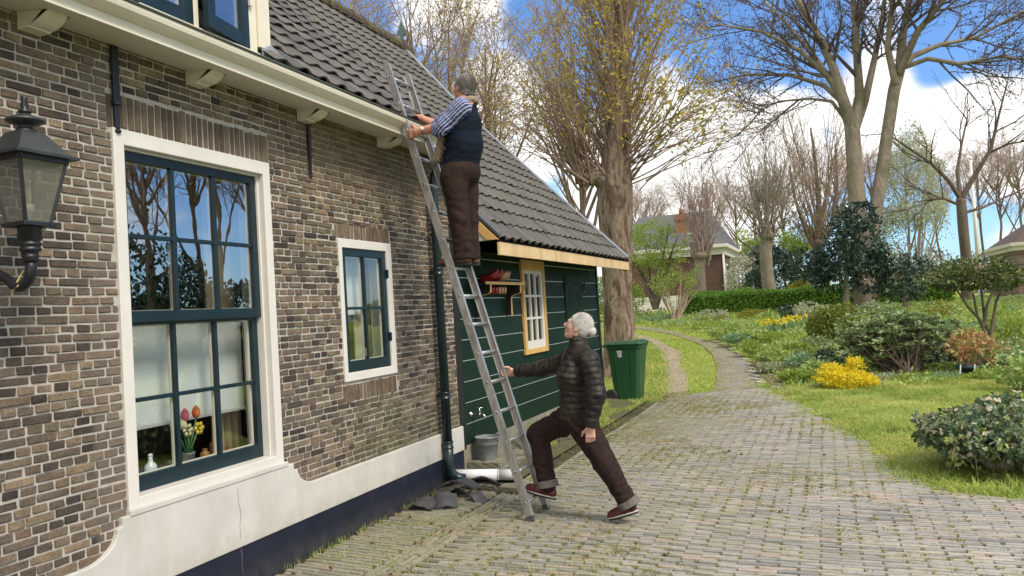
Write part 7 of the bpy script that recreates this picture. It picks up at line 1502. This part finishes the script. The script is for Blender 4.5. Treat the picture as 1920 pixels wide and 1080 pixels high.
mk = [(1360, 622, 21.5, 30, 8, L_cover), (1410, 628, 20.5, 34, 10, L_cover), (1442, 632, 20.4, 26, 8, L_fresh), (1385, 634, 20.2, 26, 8, L_blue), (1452, 668, 17.0, 30, 10, L_cover), (1500, 655, 17.6, 26, 12, L_fresh), (1540, 690, 15.2, 30, 12, L_cover), (1310, 598, 27, 36, 7, L_cover), (1250, 600, 27.5, 30, 7, L_blue), (1345, 602, 26, 30, 7, L_gold), (1415, 590, 26.5, 30, 10, L_gold), (1690, 590, 24.5, 34, 12, L_cover), (1835, 660, 16.5, 34, 12, L_fresh), (1880, 672, 15.6, 40, 14, L_blue), (1392, 612, 21.8, 30, 10, L_cover), (1425, 648, 18.6, 34, 12, L_fresh), (1468, 655, 17.6, 30, 14, L_cover), (1515, 676, 15.9, 34, 14, L_blue), (1496, 704, 14.7, 26, 9, L_fresh), (1448, 688, 16.0, 24, 8, L_pale), (1532, 648, 17.9, 24, 18, L_rhodo), (1652, 716, 14.9, 36, 8, L_pale), (1722, 716, 14.8, 40, 8, L_fresh), (1768, 716, 14.9, 26, 7, L_blue), (1868, 706, 14.7, 40, 12, L_fresh), (1560, 668, 16.4, 26, 12, L_holly), (1330, 612, 24, 34, 8, L_fresh), (1270, 607, 26, 30, 8, L_cover), (1618, 600, 21.5, 30, 14, L_fresh), (1892, 650, 17.5, 40, 14, L_rhodo), (1800, 640, 18.5, 34, 12, L_cover)]
wd = {L_cover.name: 'leafy mid-green', L_fresh.name: 'fresh yellow-green', L_blue.name: 'blue-green', L_pale.name: 'cream-tinted pale', L_rhodo.name: 'dull olive-green', L_holly.name: 'dark glossy', L_gold.name: 'golden olive'}
pl = ['farthest up the inner track edge', 'between the track and the daffodils', 'just in front of the daffodils', 'on the inner edge of the far track bend', 'halfway between soil patch and conifer bush', 'just left of the conifer bush foot', 'directly behind the yellow shrub', 'in front of the hedge near its left end', 'left of the spring shrub foot', 'in front of the hedge beside the cream shrub', 'at the small pollard foot', 'between the holly trunks', 'behind the copper shrub', 'right of the copper shrub', 'at the far curve near the hedge end', 'beside the inner curve of the track', 'left of the conifer bush along the track', 'left of the yellow shrub', 'at the soil patch by the track', 'near the pale edging stones', 'at the foot of the conifer bush', 'right of the yellow shrub on the lawn edge', 'under the rhododendron front', 'just left of the teal pot', 'just right of the teal pot', 'between conifer bush and yellow shrub', 'in front of the clipped hedge', 'in front of the spring shrub', 'behind the rhododendron crown', 'at the right edge behind the ivy', 'between viburnum and umbrella stems']
for i, ((px, py, Y, rx, ry, mt), w) in enumerate(zip(mk, pl)):
    bush('border_plant', 'low %s border plant %s' % (wd[mt.name], w), [pb(px, py, Y, rx, ry), pb(px-rx*.6, py+ry*.2, Y-.15, rx*.5, ry*.8)], 1000, (.04, .10), mt, 400+i, 'border plant', 'border plants in the beds', gap=.2, stems=5, tpl=OVAL if i % 2 else LEAF)
def flowers(name, lab, spots, seed, cols, hgt):
    rng = np.random.default_rng(seed); pts = [gp(*p) for p in spots]
    for i, p in enumerate(pts):
        z = terr(0, p[1]); t = thing(name, (p[0], p[1], z), lab, 'daffodils', 'daffodil clumps in the far bed'); m = MB(); k = 40; b = np.c_[p[0]+rng.normal(0, .12, k), p[1]+rng.normal(0, .12, k), np.full(k, z)]; leaves(m, rng, b, np.c_[rng.normal(0, .3, (k, 2)), np.ones(k)], rng.uniform(hgt*.7, hgt*1.1, k)[:, None]*[1, .25, 1], LEAF, 0); m.build('leaves', L_blue, t)
        m = MB(); k = 16; c = np.c_[p[0]+rng.normal(0, .14, k), p[1]+rng.normal(0, .14, k), z+rng.uniform(hgt*.75, hgt*1.15, k)]; pp = np.repeat(c, 7, 0); leaves(m, rng, pp, rng.normal(size=pp.shape)+[0, -.5, 0], rng.uniform(.05, .085, len(pp)), OVAL, 0); m.build('flowers', cols, t)
flowers('daffodils', 'clump of yellow daffodils in the far flower bed', [(1432, 628), (1452, 627), (1478, 622), (1498, 618)], 101, L_yellow, .36)
flowers('daffodils', 'pale yellow daffodil clump near the far brick house', [(1200, 598), (1218, 596), (1240, 592)], 102, L_gold, .3)
# ------------------------------------------------------------------ ground cover, grass, moss
def blades(m, rng, P, h, w, lean=.35, mi=0):
    n = len(P); az = rng.uniform(0, 6.283, n); d = np.c_[np.cos(az), np.sin(az), np.zeros(n)]; s = np.c_[-np.sin(az), np.cos(az), np.zeros(n)]; b = rng.uniform(.1, 1, n)[:, None]*lean*h[:, None]; up = np.array([0, 0, 1.]); w = np.broadcast_to(w, (n,))[:, None]
    V = np.stack([P-s*w, P+s*w, P+s*w*.7+d*b*.4+up*h[:, None]*.6, P-s*w*.7+d*b*.4+up*h[:, None]*.6, P+d*b+up*h[:, None]], 1); i = np.arange(n)[:, None]*5
    m.add(V.reshape(-1, 3), np.concatenate([i+[0, 1, 2, 3]]), mi); m.f.append((np.concatenate([i+[3, 2, 4]])+m.n-5*n, mi, False))
def vnoise(x, y, s): return np.sin(x*s+1.1)*np.sin(y*s*1.13+.4)+.6*np.sin(x*s*2.3+y*s*1.7+2)+.4*np.sin(y*s*3.1-x*s*2.9)
def grass():
    rng = np.random.default_rng(111)
    def scat(n, x0, x1, y0, y1): return rng.uniform(x0, x1, n), rng.uniform(y0, y1, n)
    m = MB()
    x, y = scat(430000, 2.0, 8.5, 5.4, 15.2); e = x-pr(y); k = (e > -.24+.15*vnoise(x, y, 3.3)+rng.normal(0, .09, len(x))) & (rng.random(len(x)) < np.clip(.45+e*1.2, .25, 1)) & ~((vnoise(x, y, 2.2) > 1.05) & (rng.random(len(x)) < .8)); x, y, e = x[k], y[k], e[k]
    h = (.012+.034*np.clip(e*1.2+.1, 0, 1))*rng.uniform(.5, 1.6, len(x))*(1+.35*vnoise(x, y, 1.7)); blades(m, rng, np.c_[x, y, terr(x, y)-.026], np.maximum(h, .006)+.022, .0026+.0002*y, 2.3)
    x, y = scat(120000, -6, 2.4, 12.4, 27.5); left = (x < lc(y)-.17+rng.normal(0, .10, len(x))) & (x > -.8-(y-12)*.38) & ((y > 13.3) | (x > .02)); mid = (x > lc(y)+.17+rng.normal(0, .09, len(x))) & (x < tl(y)+.14+rng.normal(0, .14, len(x))) & (y > 13.4); k = left | mid; k &= ~((x < .9) & (y < 12.4)); x, y, md = x[k], y[k], mid[k]
    h = np.where(md, .022, .06)*rng.uniform(.6, 1.4, len(x)); blades(m, rng, np.c_[x, y, terr(x, y)-.03], h+.018, .006, 2.0)
    tag(m.build('lawn_grass', L_grass), kind='stuff')
    # taller growth and leafy cover in the beds along the track
    m = MB(); x, y = scat(60000, -4, 12, 13.8, 30); e = x-pr(y); k = (e > .02) & (x < 3+y*.36) & (np.hypot(x-5.66, y-14.75) > .62); x, y, e = x[k], y[k], e[k]; h = rng.uniform(.05, .16, len(x))*np.clip(.4+e, .4, 1); blades(m, rng, np.c_[x, y, terr(x, y)-.03], h+.02, .008, .8); 
    n = 3400; x, y = scat(n, -4, 12, 13.6, 30); e = x-pr(y); k = (e > .25) & (x < 3+y*.36) & ((vnoise(x, y, .9) > -.7) | (e < 1.2)) & ~((y < 15) & (rng.random(n) < .6)) & (np.hypot(x-5.66, y-14.75) > .7); x, y = x[k], y[k]; q = 11; P = np.repeat(np.c_[x, y, terr(x, y)], q, 0)+rng.normal(0, .09, (len(x)*q, 3))*[1, 1, .0]; P[:, 2] += rng.uniform(.02, .14, len(P)); sz = np.repeat(rng.uniform(.05, .13, len(x)), q)
    kind = np.repeat(rng.random(len(x)) < .2, q); D = np.c_[rng.normal(0, 1, (len(P), 2)), rng.uniform(.1, .9, len(P))]
    leaves(m, rng, P[~kind], D[~kind], sz[~kind], OVAL, 1); leaves(m, rng, P[kind], D[kind], sz[kind], OVAL, 2); tag(m.build('ground_cover', [L_grass, L_cover, L_blue]), kind='stuff')
    # grass and moss in the paving joints, at the wall foot and on the border strip
    m = MB(); n = 34000; x, y = scat(n, .05, 5.5, 2.8, 13.8); row = np.round(y/.053)*.053+.0265; y = row+rng.normal(0, .004, n); den = .5*vnoise(x, y, 1.3)+.5*vnoise(x+3, y, 3.1)+np.where(x < 1.9, .45, 0)+np.clip((y-9)*.06, 0, .3); k = (den > rng.uniform(-.1, 2.0, n)) & (x < pr(y)); x, y = x[k], y[k]; q = 5
    A = np.concatenate(ENDS); A = A[(A[:, 1] < 13.6) & (A[:, 0] > .85)]; A = A[rng.random(len(A)) < .62+.25*vnoise(A[:, 0], A[:, 1], 1.1)]; x = np.r_[x, A[:, 0]+A[:, 3]+.003]; y = np.r_[y, A[:, 1]]
    ex, ey = A[:, 0]+A[:, 3]+.003, A[:, 1]; E_ = np.repeat(np.c_[ex, ey, terr(ex, ey)-.006], 11, 0); sz = np.repeat(rng.uniform(.4, 1.25, len(ex)), 11); blades(m, rng, E_+rng.normal(0, 1, E_.shape)*np.c_[.013*sz, .011*sz, 0*sz], rng.uniform(.008, .02, len(E_))*sz, .0042, 1.6, 0)
    P = np.repeat(np.c_[x, y, terr(x, y)-.008], q, 0)+rng.normal(0, .013, (len(x)*q, 3))*[1.6, .35, 0]; blades(m, rng, P, rng.uniform(.012, .026, len(P)), .0035, 1.4, 0)
    n = 130; x = np.abs(rng.normal(0, .025, n))+.03; y = rng.uniform(3, 6.6, n); k = vnoise(y, y, 2.1) > .25; x, y = x[k], y[k]; P = np.repeat(np.c_[x, y, np.zeros(len(x))], 4, 0)+rng.normal(0, .015, (len(x)*4, 3))*[1, 1, 0]; blades(m, rng, P, rng.uniform(.02, .055, len(P)), .0018, 1.0, 1)
    for cx, cy, r, n, hh in ((.38, 3.75, .12, 160, .09), (.62, 4.35, .10, 120, .07), (.5, 5.0, .08, 90, .05), (1.9, 4.55, .16, 260, .05), (2.05, 4.9, .1, 160, .045), (.3, 4.4, .08, 80, .08), (1.4, 6.2, .12, 120, .035), (1.75, 10.2, .5, 1300, .04), (1.35, 9.0, .3, 500, .035), (2.0, 11.6, .4, 900, .04), (1.3, 11.8, .35, 800, .04)): blades(m, rng, np.c_[rng.normal(cx, r, n), rng.normal(cy, r, n), np.full(n, -.005)], rng.uniform(.3, 1.0, n)*hh*.62, .0022, 1.1, 0 if hh < .046 else 1)
    x, y = scat(9000, 0, .62, 8.4, 12.5); k = (vnoise(x*2, y, 1.6) > .1); x, y = x[k], y[k]; blades(m, rng, np.c_[x, y, .01+.05*(1-np.clip(x/.63, 0, 1))**1.5], rng.uniform(.02, .09, len(x))*np.where(x < .3, 1.5, .6), .004, .9, 1)
    tag(m.build('joint_moss', [L_moss, L_grass]), kind='stuff')
    # leafy weeds along the shed foot
    for i, (cy, r, n, lab) in enumerate(((9.0, .22, 160, 'leafy weeds growing against the shed foot nearest the ladder'), (9.7, .25, 200, 'leafy weeds against the shed foot behind the woman'), (10.8, .25, 160, 'leafy weeds against the shed foot farthest from the ladder'))):
        m = MB(); P = np.c_[np.abs(rng.normal(.1, .09, n)), rng.normal(cy, r, n), rng.uniform(.04, .22, n)]; leaves(m, rng, P, np.c_[rng.normal(0, 1, (n, 2)), rng.uniform(0, 1, n)], rng.uniform(.04, .10, n), LEAF, 0); k = 60; blades(m, rng, np.c_[np.abs(rng.normal(.1, .08, k)), rng.normal(cy, r, k), np.full(k, .04)], rng.uniform(.1, .3, k), .005, .5, 1); tag(m.build('weeds', [L_cover, L_grass], None, (.1, cy, .03)), lab, 'weeds')
grass()
def litter():
    rng = np.random.default_rng(121); mt = leafmat('dead_leaf', [(.11, .065, .04), (.16, .10, .06), (.22, .15, .10), (.085, .05, .035)], .8, .1); pr0 = None
    for k in range(46):
        if k < 26: x, y = rng.choice([rng.uniform(.04, .35), rng.uniform(.5, .9)]), rng.uniform(3.2, 7.0)
        elif k < 36: x, y = rng.uniform(.3, .8), rng.uniform(8, 12.6)
        else: x, y = rng.uniform(1, 4), rng.uniform(4, 9)
        m = MB(); n = 8; a = np.arange(n)/n*6.283; r = .018*(1+.35*np.cos(3*a)+.15*rng.normal(size=n)); V = np.c_[r*np.cos(a)*1.3, r*np.sin(a), .008+.011*np.cos(2*a+k)]; m.add(np.vstack([V, [[0, 0, .002]]]), [[i, (i+1) % n, n] for i in range(n)]); o = m.build('dry_leaf', mt, None, (0, 0, 0)); o.location = (x, y, .004+(.03 if k >= 26 and k < 36 else 0)); o.rotation_euler = (rng.normal(0, .2), rng.normal(0, .2), rng.uniform(0, 6)); tag(o, 'small curled brown dead leaf lying on the bricks or mossy border', 'dead leaf', 'dead leaves on the ground')
    st = plastermat('pale_edging', (.34, .32, .28), (.46, .44, .39), (.22, .21, .16), bs=.4, rough=.9); pts = [(1342, 641), (1352, 645), (1363, 650), (1372, 654), (1381, 661), (1387, 667), (1396, 674), (1402, 683), (1407, 690), (1410, 697), (1416, 705), (1420, 712), (1425, 717), (1455, 727)]
    for i, p in enumerate(pts):
        q = gp(*p); rough_block('edging_stone', (q[0], q[1], terr(0, q[1])+.005), (.05+.03*(i % 3 == 0), .10+.03*(i % 2), .012), rng.uniform(-.3, .3)+.5, st, 'pale flat edging stone set along the curving track', 'edging stone', 'edging stones along the track', .006, 200+i)
litter()
# ------------------------------------------------------------------ far buildings and posts
def far_house():
    Y = 45; xl, xr = at(1150, 520, Y)[0], at(1357, 520, Y)[0]; z0 = terr(0, Y)-.2; zc0, zc1 = at(1300, 481, Y)[2], at(1300, 462, Y)[2]; zp = at(1240, 556, Y)[2]; zr = at(1240, 404, Y+3.5)[2]; D = 9
    t = thing('brick_house', ((xl+xr)/2, Y+D/2, z0), 'far dark red brick house with white cornice, slate roof and orange chimney', 'house')
    g = G('far_brick'); c = g.ramp(g.noise(2.5, 6, .7), [(.3, (.062, .034, .028)), (.7, (.105, .058, .046))]); bt = g.N.new('ShaderNodeTexBrick'); bt.inputs['Scale'].default_value = 1; bt.inputs['Brick Width'].default_value = .22; bt.inputs['Row Height'].default_value = .065; bt.inputs['Mortar Size'].default_value = .008
    mp = g.N.new('ShaderNodeMapping'); mp.inputs['Rotation'].default_value = (math.pi/2, 0, 0); g.L.new(g.P, mp.inputs[0]); g.L.new(mp.outputs[0], bt.inputs[0]); bt.inputs['Color1'].default_value = (.8, .8, .8, 1); bt.inputs['Color2'].default_value = (1.15, 1.1, 1.1, 1); bt.inputs['Mortar'].default_value = (1.9, 2.1, 2.2, 1); g.col(g.mix(1, c, bt.outputs[0], 'MULTIPLY')).rough(.9)
    m = MB(); m.box((xl, Y, zp), (xr, Y+D, zc0)); m.build('wall', g.m, t)
    m = MB(); m.box((xl-.02, Y-.03, z0), (xr+.02, Y+D, zp)); m.build('plinth', M_wpaint, t)
    m = MB(); m.box((xl-.1, Y-.12, zc0), (xr+.12, Y+D+.1, zc1-.2)); m.box((xl-.3, Y-.35, zc1-.2), (xr+.35, Y+D+.3, zc1)); m.build('cornice', M_wpaint, t, bevel=.02)
    m = MB(); a = 2.9; m.add([(xl-.2, Y-.25, zc1+.01), (xr+.25, Y-.25, zc1+.01), (xr+.25, Y+D+.2, zc1+.01), (xl-.2, Y+D+.2, zc1+.01), (xl+1, Y+3.6, zr), (xr-1.1, Y+3.6, zr), (xr-1.1, Y+5.4, zr), (xl+1, Y+5.4, zr)], [[0, 1, 5, 4], [1, 2, 6, 5], [2, 3, 7, 6], [3, 0, 4, 7], [4, 5, 6, 7]])
    g = G('far_slates'); n = g.noise(5, 5, .7, stretch=(1, 1, 3)); g.col(g.ramp(n, [(.3, (.055, .055, .065)), (.7, (.12, .12, .13))])).rough(.6).bump(g.noise(9, 3, .6, stretch=(1, 1, 4)), .6, .05); m.build('roof', g.m, t)
    p, q = at(1281, 456, Y+1.6), at(1281, 402, Y+1.6); m = MB(); m.box((p[0]-.36, Y+1.3, p[2]-.8), (p[0]+.36, Y+2.0, q[2])); m.box((p[0]-.42, Y+1.24, q[2]-.35), (p[0]+.42, Y+2.06, q[2]-.2)); ch = m.build('chimney', simple('orange_brick', (.20, .085, .04), (.30, .14, .07), 6, .9), t)
    m = MB(); m.lathe([(.16, q[2]), (.13, q[2]+.35)], (p[0], Y+1.65, 0), 10); m.build('chimney_pot', simple('clay_pot', (.22, .09, .05), (.28, .13, .07), 6, .9), ch)
    for (xa, xb, ya, yb) in ((1288, 1297, 437, 455), (1190, 1204, 448, 462), (1268, 1277, 448, 466)):
        a, b = at(xa, yb, Y+1.), at(xb, ya, Y+1.); m = MB(); m.box((a[0], Y+.9, a[2]), (b[0], Y+2.4, b[2])); w = m.build('roof_window', M_wpaint, t, bevel=.02); m = MB(); m.box((a[0]+.06, Y+.88, a[2]+.06), (b[0]-.06, Y+.9, b[2]-.06)); m.build('pane', simple('far_pane', (.10, .12, .15), (.16, .18, .22), 3, .15), w)
    for k in range(3):
        y = Y+1.0+k*2.6; m = MB(); m.box((xr-.02, y, zp+.3), (xr+.05, y+1.1, zc0-.5)); w = m.build('window', M_wpaint, t); m = MB(); m.box((xr+.05, y+.1, zp+.4), (xr+.06, y+1.0, zc0-.6)); m.build('pane', simple('far_pane2', (.05, .06, .08), (.08, .09, .11), 3, .15), w)
    m = MB(); m.tube([(xr+.06, Y-.05, z0), (xr+.06, Y-.05, zc0)], .06, 8); m.build('downpipe', M_wpaint, t)
    # lantern post by its corner
    b, tp = at(1369, 553, 43), at(1368, 497, 43); s = 43/FPX; t = thing('lamp_post', (tp[0], 43, terr(0, 43)), 'old white lamp post with a lantern head at the corner of the far house', 'lamp post'); m = MB(); m.tube([(tp[0], 43, terr(0, 43)), (tp[0], 43, tp[2]-14*s)], [.07, .045], 8); m.build('post', M_wpaint, t); m = MB(); z = tp[2]; m.lathe([(.10, z-14*s), (.17, z-5*s), (.22, z-5*s), (.05, z), (0, z+.06)], (tp[0], 43, 0), 8); m.build('lantern', simple('far_lantern', (.05, .08, .09), (.12, .16, .17), 5, .3), t)
far_house()
def right_house():
    Y = 34; xa = at(1907, 500, Y)[0]; zc, z1 = at(1905, 470, Y)[2], at(1905, 455, Y)[2]; z0 = terr(0, Y)-.1
    t = thing('brick_pavilion', (xa+2, Y+2, z0), 'grey-brown brick building with cream cornice cut off by the right edge', 'building'); g = G('banded_brick'); X_, Y_, Z_ = g.xyz(); g.col(g.mix(g.mapr(g.math('SINE', g.math('MULTIPLY', Z_, 16.)), .9, .97), g.ramp(g.noise(6, 5), [(.3, (.17, .12, .10)), (.7, (.26, .19, .16))]), (.09, .065, .055))).rough(.9)
    m = MB(); m.box((xa, Y, z0), (xa+4, Y+5, zc)); m.build('wall', g.m, t); m = MB(); m.box((xa-.1, Y-.1, zc), (xa+4, Y+5, zc+.16)); m.box((xa-.2, Y-.2, zc+.16), (xa+4, Y+5, z1)); m.build('cornice', M_cream, t, bevel=.02); m = MB(); m.add([(xa-.1, Y-.1, z1+.005), (xa+4, Y-.1, z1+.005), (xa+4, Y+5, z1+.005), (xa-.1, Y+5, z1+.005), (xa+2, Y+2.4, z1+1.6)], [[0, 1, 4], [1, 2, 4], [2, 3, 4], [3, 0, 4]]); m.build('roof', simple('pavilion_tiles', (.09, .06, .055), (.14, .09, .08), 8, .8), t)
    Y2 = 44; a, b = at(1858, 572, Y2), at(1912, 540, Y2); t = thing('low_outbuilding', ((a[0]+b[0])/2, Y2+2, a[2]), 'low grey outbuilding with dark blue doors across the far lawn', 'outbuilding'); m = MB(); m.box((a[0], Y2, a[2]-.3), (b[0], Y2+4, b[2])); m.build('wall', simple('grey_render', (.32, .33, .35), (.42, .43, .44), 5, .8), t)
    for xs in ((1872, 1879), (1889, 1904)):
        p, q = at(xs[0], 570, Y2), at(xs[1], 545, Y2); m = MB(); m.box((p[0], Y2-.04, p[2]-.2), (q[0], Y2-.001, q[2])); m.build('door', simple('blue_door', (.012, .035, .075), (.02, .05, .10), 5, .5), t)
    m = MB(); m.add([(a[0]-.3, Y2-.3, b[2]), (b[0]+.3, Y2-.3, b[2]), (b[0]+.3, Y2+2, b[2]+1.3), (a[0]-.3, Y2+2, b[2]+1.3), (a[0]-.3, Y2+4.3, b[2]), (b[0]+.3, Y2+4.3, b[2])], [[0, 1, 2, 3], [3, 2, 5, 4]]); m.build('roof', simple('out_roof', (.12, .085, .07), (.19, .14, .115), 8, .9), t)
    Y3 = 52; a, b = at(1834, 485, Y3), at(1829, 300, Y3); t = thing('flagpole', (a[0], Y3, terr(0, Y3)), 'tall white flagpole behind the open bare tree', 'flagpole'); m = MB(); m.tube([(a[0], Y3, terr(0, Y3)), (a[0], Y3, b[2])], [.14, .07], 10); m.build('pole', M_wpaint, t); m = MB(); m.lathe([(0, b[2]), (.12, b[2]+.12), (0, b[2]+.24)], (a[0], Y3, 0), 10); m.build('knob', M_wpaint, t)
    p = at(1841, 575, 37); t = thing('statue', (p[0], 37, terr(0, 37)), 'small white garden statue between the umbrella bush stems', 'statue'); z = at(1841, 568, 37)[2]; h = at(1841, 541, 37)[2]-z; m = MB(); m.box((p[0]-.18, 36.82, terr(0, 37)-.1), (p[0]+.18, 37.18, z)); m.build('pedestal', M_wpaint, t, bevel=.02)
    s = Sdf((p[0]-.3, 36.7, z-.05), (p[0]+.3, 37.3, z+h+.1), .02); c = np.array([p[0], 37, z]); s.cone(c, c+[0, 0, h*.5], .10, .075, .03); s.cone(c+[0, 0, h*.5], c+[.01, 0, h*.78], .075, .10, .04); s.ell(c+[.01, 0, h*.92], (.055, .06, .075), np.eye(3), .03); s.cone(c+[.09, 0, h*.75], c+[.12, -.05, h*.5], .035, .03, .03); s.cone(c+[-.07, 0, h*.75], c+[-.12, -.04, h*.52], .035, .03, .03); s.mesh('figure', M_wpaint, t)
right_house()
